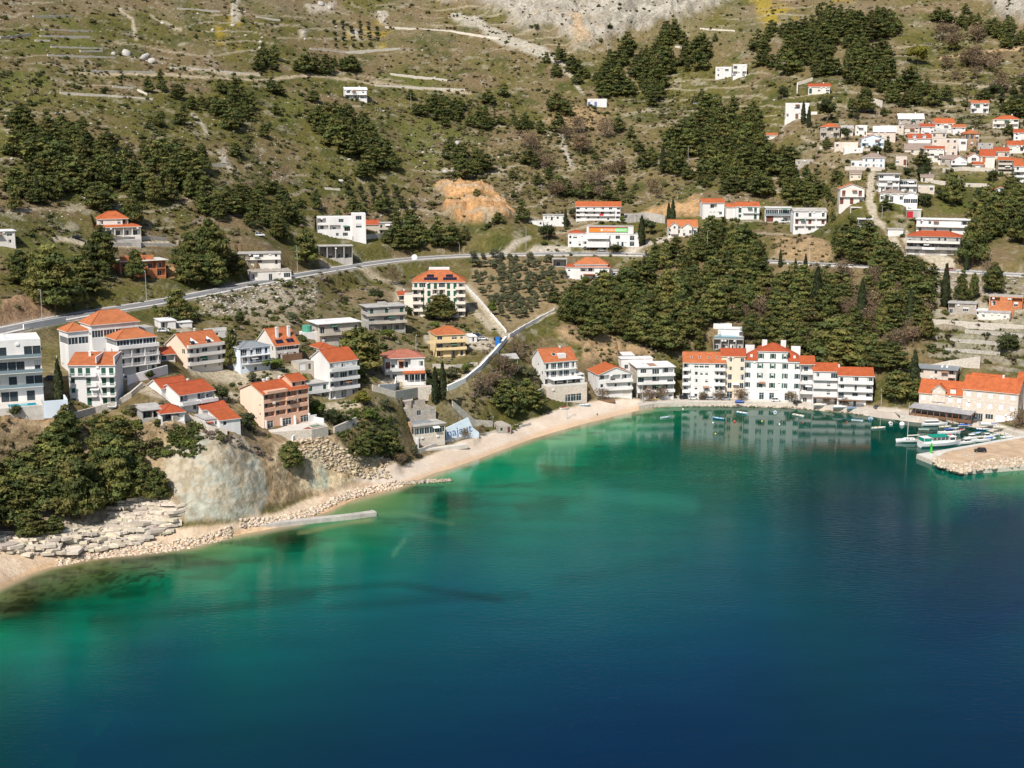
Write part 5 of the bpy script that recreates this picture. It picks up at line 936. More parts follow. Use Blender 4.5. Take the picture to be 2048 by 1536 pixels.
w = b.W / 2; b.main(OFFWHITE, ["OOOOO"], roof=('hip', 1.7, TORANGE), loggia=2.2); b.blk(-w + 1.0, w - 5, 3.0, 12, b.H, b.H + 3.6, OFFWHITE, ["w..wo"], L=["w"], roof=('hip', 2.8, TORANGE), base=.5); b.blk(-w - 9, -w - .02, 3, 10, 0, b.H - .4, OFFWHITE, ["O.O"], roof=('hip', 1.6, TORANGE)); b.blk(-w - 15, -w - 9.1, 6, 11, 0, b.H - 1.0, OFFWHITE, ["O"], roof=('hip', 1.5, TORANGE)); b.blk(-2, w - 1, -6.2, -2.5, -3, -1.6, GREYC, [""], roof=('flat', FLATG))
b = Bld('brick_shell', 'unfinished orange brick house with white slab and bare upper blocks', 'unfinished house', 242, 331, 553, 522, 16, 11, 2); w = b.W / 2; b.main(BRICKM, ["o.o.O", "w..OO"], L=["", "."], roof=('flat', pale_concrete, 1.1)); mb = MB()
for x, y, s in ((-w + 2, 2, 1.1), (-w + 4.4, 3, 1.2), (-w + 6.5, 2, 1.0), (0, 3, 1.2), (2.5, 4, 1.3), (4.5, 3, 1.0), (-4, 7, 1.2), (1, 8, 1.2)): mb.box(x - s, x + s, y - .6, y + .6, b.H + .23, b.H + 2.0 + .3 * (s - 1))
b.part('brick_stack', mb, BRICKM)
b = Bld('edge_house', 'grey-white flat-roofed house at the photo edge below the dark pines', 'house', -34, 30, 492, 464, 8, 10, 2); b.main(OFFWHITE, ["..w", "o.W"], R=["", "w"], roof=('flat', FLATW, .5))
b = Bld('long_bungalow', 'long low white bungalow with terrace left of the three-storey roadside house', 'house', 1086, 1133, 452, 431, 1, 9, 2); b.main(WHITE, ["..w", "wdwd"], roof=('flat', FLATG, .3)); b.blk(-b.W / 2 - 8, -b.W / 2 - .02, -3, 6, 0, b.H * .5, WHITE, ["w.w"], roof=('flat', FLATG))
b = Bld('roadside_apartments', 'three-storey white apartments with orange roof and red cloth on the balcony, above the supermarket', 'apartment block', 1152, 1241, 441, 414, 0, 11, 3)
w = b.W / 2; b.main(WHITE, ["o.w.w.d.o", "o.W.w.W.w.o", "o.w.w.W.W.o"], roof=('gx', 2.4, TORANGE), bal=[(1, .2, .86, 1.2, 'solid'), (2, .2, .86, 1.2, 'solid'), (1, 0, .19, 1.0, 'solid'), (2, 0, .19, 1.0, 'solid')]); mb = MB(); mb.box(.6, 3.0, -1.26, -1.22, b.h + .1, b.h + 1.1); b.part('red_cloth', mb, RED); b.blk(w + 2, w + 9, 1, 7, 0, 3.2, GREYC, ["O.O"], roof=('flat', FLATG))
b = Bld('supermarket', 'white roadside supermarket with orange and green sign board and cream awnings', 'shop', 1136, 1278, 489, 466, 0, 12, 2)
w = b.W / 2; b.main(WHITE, ["w.dW......dd.T.", "wW......G.G..T."], roof=('flat', FLATG)); mb = MB(); x0 = -w + b.W * .26; x1 = -w + b.W * .58
mb.face([(x0, -3.0, b.H - 1.9), (x1, -3.0, b.H - 1.9), (x1, -.02, b.H - .3), (x0, -.02, b.H - .3)]); mb.face([(x0, -3.0, b.H - 2.0), (x1, -3.0, b.H - 2.0), (x1, -.02, b.H - .4), (x0, -.02, b.H - .4)]); b.part('awning', mb, AWN)
mb = MB(); mb.box(x0, x1, -3.2, -.03, -.4, b.H * .42); b.part('terrace', mb, WHITE); mb = MB()
for k in range(9): mb.box(x0 + (x1 - x0 - .1) * k / 8, x0 + .1 + (x1 - x0 - .1) * k / 8, -3.1, -3.0, b.H * .42, b.H - 1.9)
b.part('awning_post', mb, WOOD)
b.blk(-w + b.W * .26, w - b.W * .08, 3, 12, b.H, b.H + 4.0, WHITE, [""], roof=('flat', FLATG), base=.5); b.blk(-w + .5, -w + b.W * .22, 2, 9, b.H, b.H + .6, WHITE, [""], roof=('hip', 1.4, TRED), base=.5)
ORG = mat("sign_orange", (.85, .22, .03), .6, .03, 1); GRN = mat("sign_green", (.20, .56, .17), .6, .03, 1); sx0, sx1 = -w + b.W * .29, -w + b.W * .84; zs_ = b.H + 1.2; xm = sx0 + (sx1 - sx0) * .68
mb = MB(); mb.box(sx0, xm, 2.55, 2.95, zs_, zs_ + 2.3, 0); mb.box(xm + .002, sx1, 2.55, 2.95, zs_, zs_ + 2.3, 1); sg = b.part('sign_board', mb, [ORG, GRN])
lettering(sg, "STUDENAC", sx0 + (xm - sx0) * .56, 2.53, zs_ + .62, 1.55, FRAME); lettering(sg, "MARKET", xm + .5, 2.53, zs_ + .62, 1.5, FRAME); mb = MB(); mb.bar((sx0 + (xm - sx0) * .49, 2.5, zs_ + 1.1), (sx0 + (xm - sx0) * .49, 2.54, zs_ + 1.1), .65, n=12); mb.build('sign_emblem', FRAME, sg)
mb = MB(); mb.box(sx0, sx1, 2.3, 2.95, zs_ + 2.5, zs_ + 2.8); b.part('fascia', mb, mat('fascia_red', (.45, .10, .08), .7))
b = Bld('dormered_house', 'stone-white house with several small orange roofs between cypresses and the wood', 'house', 1336, 1394, 473, 455, 4, 10, 1); w = b.W / 2; b.main(OFFWHITE, ["O.w.O.d"], roof=('gx', 3.4, TWEATH)); b.blk(-w + 1.5, -w + 5.5, -1.2, 4, b.H - 2, b.H + 1.0, OFFWHITE, [".w."], roof=('gy', 1.4, TWEATH), base=2); b.blk(0, 5, -1.8, 4, 0, b.H + .2, OFFWHITE, ["d.w"], roof=('gy', 1.8, TWEATH))
b = Bld('hillside_house', 'white house with orange roof, leftmost of four above the wood', 'house', 1405, 1448, 434, 406, 10, 10, 2); b.main(WHITE, ["..w", ".o."], L=["", ""], roof=('gx', 2.0, TORANGE))
b = Bld('hillside_house', 'white house with green shutters and orange roof, second of four above the wood', 'house', 1472, 1518, 438, 412, 8, 10, 2); b.main(WHITE, ["c.C", "C.C"], roof=('gx', 2.0, TORANGE), sh=GREEN, bal=[(1, .3, 1, 1.1, 'rail')]); b.blk(-b.W / 2 - 5, -b.W / 2 - .02, 3, 9, 0, b.H - .5, WHITE, ["", "."], roof=('gx', 1.6, TORANGE))
b = Bld('hillside_house', 'white house with glazed flat-roofed upper floor, third of four above the wood', 'house', 1531, 1582, 443, 415, 5, 10, 2); b.main(WHITE, ["g.O", "GG"], roof=('flat', FLATW, .4), sh=BROWNSH, bal=[(1, 0, 1.01, 1.2, 'glass', WHITE)])
b = Bld('hillside_house', 'white three-bay house with brown doors, rightmost of four above the wood', 'house', 1587, 1651, 466, 423, 10, 11, 3); b.main(WHITE, ["w.w.w", "C.C.C", "d.d.d"], L=["", "", "w"], roof=('gx', 1.2, FLATG), sh=BROWNSH, bal=[(k, a, a + .28, 1.1, 'solid') for k in (1, 2) for a in (.03, .36, .69)])
b = Bld('orange_hipped_house', 'white two-storey house with pale orange hipped roof just below the road', 'house', 1131, 1218, 561, 536, -4, 12, 2)
w = b.W / 2; b.main(WHITE, ["w.d.w.d", "w.oo.w"], R=["", "w"], roof=('hip', 1.4, TORANGE)); b.blk(-w + 4.5, w - 1, 1.2, 11, b.H, b.H + 1.5, WHITE, ["GGG"], roof=('hip', 2.8, TWEATH), base=.3); mb = MB(); mb.box(-2, 4, -2.2, -.02, b.h - .3, b.h - .1); b.part('canopy', mb, TORANGE)
b = Bld('garage_hut', 'low white garage with flat roof right of the orange-hipped house', 'garage', 1223, 1256, 556, 543, -4, 8, 1); b.main(WHITE, ["w.."], roof=('flat', FLATG, .3))
b = Bld('culvert_house', 'square grey concrete culvert mouth set into the bank under the road', 'culvert', 1105, 1134, 534, 519, 0, 5, 1); b.main(GREYC, ["O"], roof=('flat', FLATG, .2), loggia=4)
b = Bld('terrace_row', 'long unfinished grey building with red hipped roof and three garage bays', 'apartment block', 1814, 1916, 511, 474, -4, 12, 3)
b.main(GREYC, ["gg.gg", "ooooo", "w.dd.ww.w"], roof=('hip', 2.2, TRED), sh=OFFWHITE, bal=[(2, 0, 1.0, 1.5, 'solid', OFFWHITE), (1, -.02, 1.0, 1.8, 'solid', GREYC)]); mb = MB(); mb.box(-5, 1, -1.88, -1.83, b.h - .2, b.h + .9); b.part('banner', mb, WHITESH)
b = Bld('flat_white_block', 'wide white flat-roofed block behind the long red-roofed grey building', 'apartment block', 1834, 1936, 467, 440, -4, 12, 2); b.main(WHITE, ["d.w.d.w", "ww...o"], roof=('flat', FLATW, .6), bal=[(1, 0, 1.0, 1.6, 'solid')])
b = Bld('garage_hut', 'small garage with bright red door and white parapet in the upper village', 'garage', 1813, 1841, 436, 420, -2, 8, 1); b.main(GREYC, ["g."], roof=('flat', FLATW, .3), sh=mat('red_door', (.45, .02, .03), .6), wm2=OFFWHITE)
b = Bld('tall_white_house', 'tall white house with rooftop terrace and arched ground floor in the village', 'house', 1757, 1797, 384, 349, 5, 12, 3); b.main(WHITE, ["OOO", "..ww", "W..W"], L=["O", "O", "O"], roof=('flat', FLATG, .9), bal=[(2, 0, 1, 1.2, 'bal')])
b = Bld('annex_house', 'white two-storey annex with glazed bays joined to the tall white house', 'house', 1798, 1832, 385, 362, 2, 11, 2); b.main(WHITE, ["w.D.D", "GG"], roof=('flat', FLATG, .2), bal=[(1, 0, 1, 1.3, 'solid')])
b = Bld('bungalow', 'white bungalow with low grey-brown hipped roof below the tall white house', 'house', 1760, 1806, 406, 388, 1, 10, 1); b.main(WHITE, ["w.d.w"], roof=('hip', 1.8, TBROWN)); b.blk(b.W / 2 + .02, b.W / 2 + 7, -1, 6, -1, b.H - .4, WHITE, ["GG"], roof=('gy', 1.0, TBROWN))
b = Bld('terraced_house', 'white house with half-orange gable roof and brown shutters above the lane', 'house', 1679, 1727, 410, 379, 6, 11, 2); b.main(OFFWHITE, ["C.C.o", "C.C"], roof=('gy', 2.4, TWEATH), sh=BROWNSH, bal=[(1, 0, 1, 1.2, 'rail', OFFWHITE)]); b.blk(-1, b.W / 2 + 3, -6, -1.5, -4, -1.2, OFFWHITE, ["OO"], roof=('flat', pale_concrete))
VH = [  # upper village: label, u0,u1,vb,vt, rel, n, roof, wall, rows, shutters, extras
 ("white house with grey-brown hipped roof and pale blue shutters", 1728,1766,335,316,4,2,('hip',2.2,TBROWN),WHITE,["pdp","ppp"],BLUESH,'annex'),
 ("stone house with orange hipped roof and small terrace, left end of the village", 1643,1676,277,258,0,2,('hip',2.0,TORANGE),RUBBLE,["O.O","wow"],None,''),
 ("small white cube house with flat roof terrace in the old village", 1712,1732,270,253,2,2,('flat',FLATW),WHITE,["w.d","W."],None,''),
 ("old stone house with a bright white roof and green door", 1750,1787,282,265,3,1,('gx',2.6,FLATW),STONE,[".c.w."],GREEN,'back'),
 ("blue-white gabled house with red roof edge and deep porch", 1726,1764,295,281,5,2,('gy',2.2,TRED),BLUEWHITE,["O.O","w.w"],None,''),
 ("grey stone house with white gable roof high in the village", 1801,1843,253,238,8,2,('gx',2.8,FLATW),RUBBLE,["www.w","wwww"],None,''),
 ("flat-roofed stone house stepped behind the white-roofed one", 1764,1804,266,250,0,2,('flat',FLATG),STONE,["w.w.","..w"],None,''),
 ("white house with red roof and two white dormers mid-village", 1820,1858,289,277,4,1,('gx',2.4,TRED),WHITE,["....".replace('.','.')],None,'dormer'),
 ("long stone house under a weathered brown roof", 1814,1866,310,299,2,1,('gx',2.8,TBROWN),STONE,[".w.w.."],None,''),
 ("square stone ruin with brown door below the long brown roof", 1793,1812,329,313,0,1,('flat',RUBBLE),STONE,["w.C"],BROWNSH,''),
 ("pale house with orange gable roof and long wall at the village top", 1873,1905,264,248,14,2,('gx',2.8,TORANGE),OFFWHITE,["W..","w.w"],None,'annex'),
 ("white house with stub red roof left of the orange gable at the village top", 1844,1866,274,255,10,3,('gx',1.6,TRED),WHITE,["w","w.w",".w"],None,''),
 ("tall brown stone tower house with orange hipped roof", 1931,1955,297,272,16,2,('hip',1.8,TORANGE),BROWNST,["v.v.v","vvv"],OFFWHITE,''),
 ("long grey stone building of three rows, centre of the village", 1867,1910,314,282,2,3,('flat',FLATG),STONE,["w.w","ww.w","w.ww"],None,''),
 ("plain white box house with one small dark window", 1912,1931,301,282,2,2,('flat',FLATW),WHITE,["..",".s"],None,''),
 ("white gabled house with dark windows and terrace, red-orange roof", 1904,1930,338,322,4,2,('gy',2.6,TORANGE),WHITE,["GG","v.v"],None,'bal'),
 ("small white house with orange gable behind the terraced gabled one", 1937,1958,324,313,4,1,('gy',2.0,TORANGE),WHITE,["W"],None,''),
 ("pale house with tall red-orange roof and orange shutters", 1962,1986,338,314,4,2,('gx',3.4,TRED),OFFWHITE,["C.","C."],mat('shutter_orange', (.45,.16,.05), .7),''),
 ("narrow beige house with three stacked balconies", 1998,2021,347,324,2,3,('gx',1.4,TORANGE),BEIGE,["o","o","o"],None,'bal'),
 ("white house with orange roof and dark balcony at the lower right of the village", 2028,2066,367,335,0,3,('gx',2.0,TORANGE),WHITE,["w.w","oo","c.c"],GREEN,'bal'),
 ("long pale house with orange roof at the right edge of the village", 2020,2070,306,292,6,1,('gx',2.2,TORANGE),OFFWHITE,["w.o.w"],None,''),
 ("white house on stilts with broad orange roof above the village", 1990,2032,253,238,-4,2,('hip',2.0,TORANGE),OFFWHITE,["OO","w.w.o"],None,''),
 ("small white house with orange roof highest above the village", 1945,1974,223,206,6,2,('gx',1.6,TORANGE),WHITE,["O.O","w.o"],None,''),
 ("tiny pale blue chapel-like house with orange roof among orchard trees", 1988,2014,391,381,2,1,('gy',1.6,TORANGE),BLUEWHITE,[".d."],None,''),
 ("house with a red tile strip and open loggias left of the stone block", 1852,1884,323,300,2,3,('gx',1.2,TRED),OFFWHITE,["o.o","o","w.."],None,''),
 ("white cube villa with brown screen between two cypresses", 1570,1617,237,206,0,2,('flat',FLATW),WHITE,["w.C.w",".W."],WOOD,'low'),
 ("coral-red roofed long house above the white cube villa", 1617,1659,189,175,2,1,('gx',1.8,TRED),OFFWHITE,["C.w.W"],GREEN,''),
 ("white box house on the ridge, left part of the twin pair", 1431,1463,156,134,2,2,('flat',FLATW),WHITE,["w..","w.."],None,'low'),
 ("white box house on the ridge with beige side, right part of the twin pair", 1466,1493,156,131,2,2,('flat',FLATW),WHITE,["o.o","W.."],None,''),
 ("low white house with blue doors alone on the slope", 1175,1214,213,198,2,1,('flat',FLATW),WHITE,["C.C..."],mat('door_blue', (.15,.2,.4), .6),''),
 ("white terraced house with red porch alone on the hillside", 690,734,198,178,6,2,('gx',1.4,FLATW),WHITE,["ooo","W.w"],None,'bal'),
 ("tiny hut with orange roof half hidden by the upper pines", 1530,1554,277,270,0,1,('gx',1.2,TORANGE),OFFWHITE,["w."],None,''),
 ("roofless stone barn on the bare slope below the pines", 1591,1627,330,318,2,1,('flat',RUBBLE),RUBBLE,["w.d"],None,''),
 ("low stone shack with blue-grey porch beside the brick shell at the right", 1897,1950,632,611,-2,1,('flat',FLATG,.4),RUBBLE,["O.W."],None,'low'),
 ("brick-red unfinished shell with weeds on its roof at the right", 1979,2042,622,599,-2,1,('flat',RUBBLE),BRICKM,["o.o"],None,''),
 ("low white outbuilding below the brick shell at the right", 1958,2018,641,628,-2,1,('flat',FLATG,.2),OFFWHITE,["w.w"],None,''),
 ("small white-roofed garage beside the village lane", 1716,1744,455,440,2,1,('flat',FLATW,.4),GREYC,["O"],None,''),
 ("low stone house with grey slab roof left of the white cube in the village", 1684,1704,272,259,2,1,('gx',1.4,FLATG),STONE,["w.w"],None,''),
 ("pinkish walled stone house shell below the left end of the village", 1672,1712,301,290,2,1,('flat',STONE),STONE,["w..."],None,''),
 ("long white garden house with flat roof above the blue-shuttered house", 1690,1722,308,300,4,1,('flat',FLATW),WHITE,["..w."],None,''),
 ("orange-plastered small house beside the white-roofed stone one", 1733,1749,277,267,0,1,('flat',FLATG),PALEPEACH,["C."],BROWNSH,''),
 ("brown-roofed stone house tight under the grey stone gable house", 1806,1836,268,256,4,2,('gx',1.6,TBROWN),STONE,["w.w","w.w"],None,''),
 ("small stone house with brown roof right of the stone block", 1884,1908,332,320,4,1,('gx',1.6,TBROWN),RUBBLE,["w.d"],None,''),
 ("white house with orange roof above the plain white box", 1906,1928,270,257,6,2,('gx',1.6,TORANGE),WHITE,["w","w.w"],None,''),
 ("grey house with flat roof between the tower house and the edge", 1958,1984,301,288,2,2,('flat',FLATG),GREYC,["w.w","ww"],None,''),
 ("stone house with red roof behind the balconied beige house", 1990,2014,318,305,4,1,('gx',2.0,TRED),STONE,["w.w"],None,''),
 ("orange-roofed house squeezed right of the balconied beige house", 2020,2040,338,324,0,2,('gx',1.8,TORANGE),OFFWHITE,["w","w.w"],None,''),
 ("white house with red roof at the village's right edge", 2030,2060,282,268,2,2,('gx',1.8,TRED),WHITE,["w.w","w.w"],None,''),
 ("stone cottage with grey roof above the long stone house", 1866,1890,277,266,4,1,('gx',1.5,FLATG),STONE,["w.w"],None,''),
 ("small white house with orange roof over the terrace of the gabled house", 1946,1964,344,333,2,1,('gx',1.4,TORANGE),WHITE,["w.d"],None,''),
 ("cream house with grey roof left of the lane below the village", 1700,1722,360,348,4,1,('gx',1.6,TBROWN),CREAM,["w.w"],None,''),
 ("low stone barn with brown roof right of the tall white house", 1842,1866,362,352,2,1,('gx',1.4,TBROWN),STONE,["d."],None,''),
 ("white garage row beside the long red-roofed grey building", 1776,1806,470,458,2,1,('flat',FLATG,.3),OFFWHITE,["g.g"],None,''),
 ("white flat-roofed shed behind the notched-roof apartment house", 428,470,676,664,24,1,('flat',FLATG),OFFWHITE,["w.d"],None,''),
 ("orange-roofed shed right of the stepped hotel", 318,350,722,709,20,1,('gx',1.6,TRED),OFFWHITE,["O"],None,''),
 ("white flat garage by the road right of the stepped hotel", 322,352,656,642,14,1,('flat',FLATW,.3),WHITE,["O."],None,''),
 ("low white hut beside the garage by the road", 356,384,654,645,14,1,('flat',FLATW,.3),WHITE,["w."],None,''),
 ("small orange-roofed summer house behind the tall white house", 640,668,706,695,24,1,('hip',1.3,TORANGE),OFFWHITE,["O"],None,''),
 ("white garage box in the yard right of the yellow house", 938,954,686,676,10,1,('flat',FLATW,.2),WHITE,["d"],None,''),
 ("red-roofed garden hut left of the cream hotel", 797,815,601,591,4,1,('gx',1.2,TRED),OFFWHITE,["O"],None,''),
 ("stone shed with flat roof behind the white flats", 1246,1268,724,712,10,1,('flat',FLATW,.3),OFFWHITE,["w"],None,''),
 ("roofless stone house shell left of the mural wall", 1000,1022,866,852,24,1,('flat',RUBBLE),RUBBLE,["w.C"],BROWNSH,''),
 ("pale stone storehouse right of the tall white house", 1832,1868,385,371,2,1,('flat',FLATG),STONE,["..w"],None,''),
]
for i, (lab, u0, u1, vb, vt, rel, n, roof, wm, rows, sh, ex) in enumerate(VH):
    if u0 > 1640 and vb < 350: m_ = (u0 + u1) / 2; q = (u1 - u0) * .575; u0, u1, vt = m_ - q, m_ + q, vb - (vb - vt) * 1.12
    b = Bld('village_house' if 1480 < u0 else 'small_house', lab, 'house', u0, u1, vb, vt, rel, 9, n); w = b.W / 2
    b.main(wm, rows, L=["w"] * n, R=["w"] * n, roof=roof, sh=sh, bal=[(k, 0, 1, 1.1, 'solid' if i % 2 else 'rail') for k in range(1, n)] if ex == 'bal' else ())
    if ex == 'annex': b.blk(-w - 6, -w - .02, 1, 8, 0, b.H * .7, wm, ["w.w"], roof=('flat', FLATG))
    if ex == 'low': b.blk(w + .02, w + 5, 1, 8, -1, b.H * .45, WHITE, ["w.w"], roof=('flat', FLATW))
    if ex == 'back': b.blk(-w, w - 3, 9.1, 14, 1, b.H + 3, STONE, ["", ".w."], roof=('flat', FLATW))
    if ex == 'dormer':
        for x in (-3, 2.5): b.blk(x - 1, x + 1, .2, 3, b.H - .5, b.H + 1.4, WHITE, ["s"], roof=('gy', .7, TRED), base=.3)
    if roof[0] in ('gx', 'hip') and i % 3 != 1: chimney(b.ro, w * .4, 5.5, b.H + roof[1], .7, .6)
# ------------------------------------------------------------------ walls, quay, mole, jetty, riprap
for lab, px_, h, th, m, nm in WALLS: wall(lab, px_, h, th, m, nm)
for i, px_ in enumerate(DRY): wall("low dry stone field wall on the upper terraces", px_, 1.0, .8, STONEP, "field_wall", "field wall", "dry stone walls on the upper slope")
QZ = 1.75
qm = (GU > 1283) & (GU < 2120) & (GV > vshore(GU) - 20) ; TP[..., 2][qm] = np.minimum(TP[..., 2][qm], 1.35)
def quay(label, px_, depth):
    f = [on_plane(u, v, QZ) for u, v in px_]; mb = MB()
    for i in range(len(f) - 1):
        a, b = f[i], f[i + 1]; A, B = a + Vector((0, depth, 0)), b + Vector((0, depth, 0)); dn = Vector((0, 0, -4)); lip = Vector((0, .9, .0))
        mb.face([a + lip, b + lip, B, A], 0); mb.face([a + Vector((0, 0, .12)), b + Vector((0, 0, .12)), b + lip + Vector((0, 0, .12)), a + lip + Vector((0, 0, .12))], 1); mb.face([a + dn, b + dn, b + Vector((0, 0, .12)), a + Vector((0, 0, .12))], 2); mb.face([a + lip, b + lip, b + lip + Vector((0, 0, .12)), a + lip + Vector((0, 0, .12))], 1)
    o = mb.build("quay", [mat("quay_paving", (.52, .46, .39), .92, .22, .35, .2, 1.5), pale_concrete, STONEB]); tag(o, label, "quay", kind="structure")
quay("pale paved quay along the waterfront hotel row", [(1278,812),(1310,807),(1350,805),(1420,804),(1500,804),(1600,808),(1700,818),(1742,823)], 17)
quay("stone harbour quay in front of the stone houses", [(1800,832),(1840,836),(1900,838),(1945,840),(1990,853),(2036,867),(2110,880)], 9)
def poly_px(px_, z): return [tuple(on_plane(u, v, z))[:2] for u, v in px_]
mb = MB(); mb.prism(poly_px([(1833,909),(1900,897.5),(1970,885),(2060,869),(2200,850),(2200,930),(2060,931),(1965,938),(1918,941),(1866,922)], 1.5), -4, 1.5, 0); o = mb.build("mole", [STONEB]); tag(o, "stone harbour mole with a sandy top, reaching in from the right", "mole", kind="structure")
mb = MB(); mb.prism(poly_px([(1878,905),(1972,888),(2062,872),(2200,853),(2200,926),(2060,926),(1965,932),(1920,934),(1880,920)], 1.55), 1.502, 1.56, 0); o2 = mb.build("sand", mat("mole_sand", (.50, .36, .235), .95, .25, .3, .3, 1.0), o)
mb = MB(); mb.prism(poly_px([(1834,908.6),(1900,897.6),(1970,885.2),(2060,869.2),(2200,850.4),(2200,854),(2062,873),(1972,889),(1895,903),(1870,918),(1864,920)], 1.6), 1.503, 1.72, 0); mb.build("concrete_edge", pale_concrete, o)
jb = [on_plane(u, v, 1.3) for u, v in ((425,1056),(520,1048),(620,1037),(700,1029),(750,1022))]; mb = MB(); strip(mb, jb, 0, 2.6, 0, 0, 4.0); o = mb.build("jetty", concrete); tag(o, "long narrow concrete jetty lying along the shore below the grey-green cliff", "jetty")
a, b_ = jb[-2], jb[-1]; d = (b_ - a); d.normalize(); mb = MB(); s = Vector((-d.y, d.x, 0)) * 1.3
mb.face([b_ + s, b_ - s, b_ - s - Vector((0, 0, 4)), b_ + s - Vector((0, 0, 4))]); mb.bar(b_ - d * 1 + Vector((0, 0, 0)), b_ - d * 1 + Vector((0, 0, .5)), .18, n=8); mb.build("bollard", concrete, o)
# boulders
def ico(sub=1):
    bm = bmesh.new(); bmesh.ops.create_icosphere(bm, subdivisions=sub, radius=1.0); V = np.array([v.co[:] for v in bm.verts]); Fc = np.array([[v.index for v in f.verts] for f in bm.faces]); bm.free(); return V, Fc
ICO1, ICO1F = ico(1); ICO2, ICO2F = ico(2)
def rock_shape(r, sub=1, flat=.7):
    V, Fc = (ICO1, ICO1F) if sub == 1 else (ICO2, ICO2F); n = r.normal(size=(11, 3)); n /= np.linalg.norm(n, axis=1)[:, None]; V = V * (1 + r.uniform(-.06, .06, (len(V), 1)))
    for k in n: d = V @ k; V = V - np.maximum(d - .58, 0)[:, None] * k * .97
    V = V * [1.25, .95, flat]; a = r.uniform(0, 6.28); c, s = math.cos(a), math.sin(a); return np.stack([V[:, 0] * c - V[:, 1] * s, V[:, 0] * s + V[:, 1] * c, V[:, 2]], 1), Fc
ROCKM = attr_mat("boulder_rock", "col", nscale=1.5, nvar=.3, bump=.5, bscale=2, bdist=.2)
def heap(name, label, pts, sizes, cols, kind="stuff", flat=.7, sub=1):
    Vs, Fs, Cs, off = [], [], [], 0
    for p, s, c in zip(pts, sizes, cols):
        V, Fc = rock_shape(rng, sub, flat); Vs.append(V * s + p); Fs.append(Fc + off); Cs.append(np.repeat([c], len(V), 0)); off += len(V)
    o = bpy.data.objects.new(name, np_mesh(name, np.vstack(Vs), np.vstack(Fs), ROCKM, np.vstack(Cs))); COL.objects.link(o); tag(o, label, "rocks", kind=kind); return o
def heap2(name, label, pts, sizes, cols, flat=.2):
    """flat broken slabs with straight edges, dipping towards the sea"""
    mb = MB(); cc = []
    for p, s, c in zip(pts, sizes, cols):
        n = rng.integers(4, 7); a = np.sort(rng.uniform(0, 6.28, n)); r = s * rng.uniform(.75, 1.1, n); ti = rng.uniform(-.05, .15); th = s * flat * .5 + .05
        P_ = [(p[0] + 1.7 * x * math.cos(b), p[1] + x * math.sin(b), p[2] - ti * x * math.sin(b)) for x, b in zip(r, a)]; i = len(mb.v)
        mb.v += [(x, y, z - .4) for x, y, z in P_] + [(x, y, z + th) for x, y, z in P_]; mb.f.append(tuple(i + n + k for k in range(n))); mb.m.append(0)
        for k in range(n): mb.f.append((i + k, i + (k + 1) % n, i + n + (k + 1) % n, i + n + k)); mb.m.append(0)
        cc += [c] * (2 * n)
    me = mb.mesh(name, ROCKM); ca = me.color_attributes.new('col', 'FLOAT_COLOR', 'POINT'); c4 = np.ones((len(mb.v), 4), np.float32); c4[:, :3] = np.array(cc); ca.data.foreach_set('color', c4.ravel())
    o = bpy.data.objects.new(name, me); COL.objects.link(o); tag(o, label, "rocks", kind="stuff"); return o
def along(px_, n, spread, z=None, size=(.5, 1.1), base=(.62, .51, .40), up=0.0):
    pts, ss, cc = [], [], []; P = [Vector((u, v, 0)) for u, v in px_]; L = [0]
    for i in range(len(P) - 1): L.append(L[-1] + (P[i + 1] - P[i]).length)
    for k in range(n):
        t = rng.uniform(0, L[-1]); i = next(j for j in range(len(P) - 1) if t <= L[j + 1] + 1e-6); q = P[i].lerp(P[i + 1], (t - L[i]) / (L[i + 1] - L[i])); w = spread if not callable(spread) else spread(t / L[-1])
        u, v = q.x + rng.uniform(-2, 2), q.y + rng.uniform(-w, w); s = rng.uniform(*size) * (1 if rng.random() < .8 else 1.4)
        g = np.array(G(u, v)) if z is None else np.array(on_plane(u, v, z)); g[2] = max(g[2], -.3) + s * .15 + up; pts.append(g); ss.append(s); cc.append(np.array(base) * rng.uniform(.7, 1.15) * np.array([1, rng.uniform(.95, 1.02), rng.uniform(.88, 1.03)]))
    return pts, ss, cc
heap("riprap", "band of pale boulders along the left shore below the ledges", *along([(110,1130),(200,1112),(300,1102),(400,1086),(465,1066)], 760, lambda t: 9 + 6 * t, size=(.34, .75)))
heap("riprap", "pale boulders curving from the jetty to the pebble beach", *along([(480,1048),(560,1040),(630,1022),(680,996),(740,980),(805,968)], 760, 8, size=(.32, .72)))
heap("riprap", "pale boulders armouring the seaward side of the mole", *along([(1868,923),(1915,939),(1960,933),(2060,924),(2200,918)], 900, 9, z=1.1, size=(.45, 1.0), base=(.52, .43, .33), up=.3))
heap("riprap", "low rock spit at the near end of the beach", *along([(790,968),(850,964),(900,961)], 160, 2.5, z=.1, size=(.4, .9), base=(.42, .36, .28)))
heap("rubble", "loose stones scattered on the mole", *along([(1925,908),(1955,912)], 70, 5, z=1.5, size=(.15, .4), base=(.48, .42, .36)))
heap("quay_stones", "dark weedy stones at the foot of the waterfront quay", *along([(1290,815),(1400,812),(1500,812),(1600,816),(1740,830)], 260, 2, z=0.0, size=(.4, .8), base=(.22, .18, .12)))
heap2("rock_ledges", "cracked pale limestone ledges at the lower left shore", *along([(-20,1085),(80,1088),(180,1080),(260,1070),(340,1040)], 420, lambda t: 24 - 4 * t, size=(1.0, 2.4), base=(.62, .55, .46)), flat=.22)
heap2("rock_ledges", "stepped limestone ledges under the pine clump at the left shore", *along([(225,1030),(290,1020),(345,1040)], 190, 24, size=(1.0, 2.2), base=(.62, .55, .46)), flat=.24)
heap("rubble_slope", "crumbling rock face under the walled pool terrace", *along([(590,905),(650,925),(720,935),(780,935)], 620, 26, size=(.3, .85), base=(.52, .43, .32)), flat=.6)
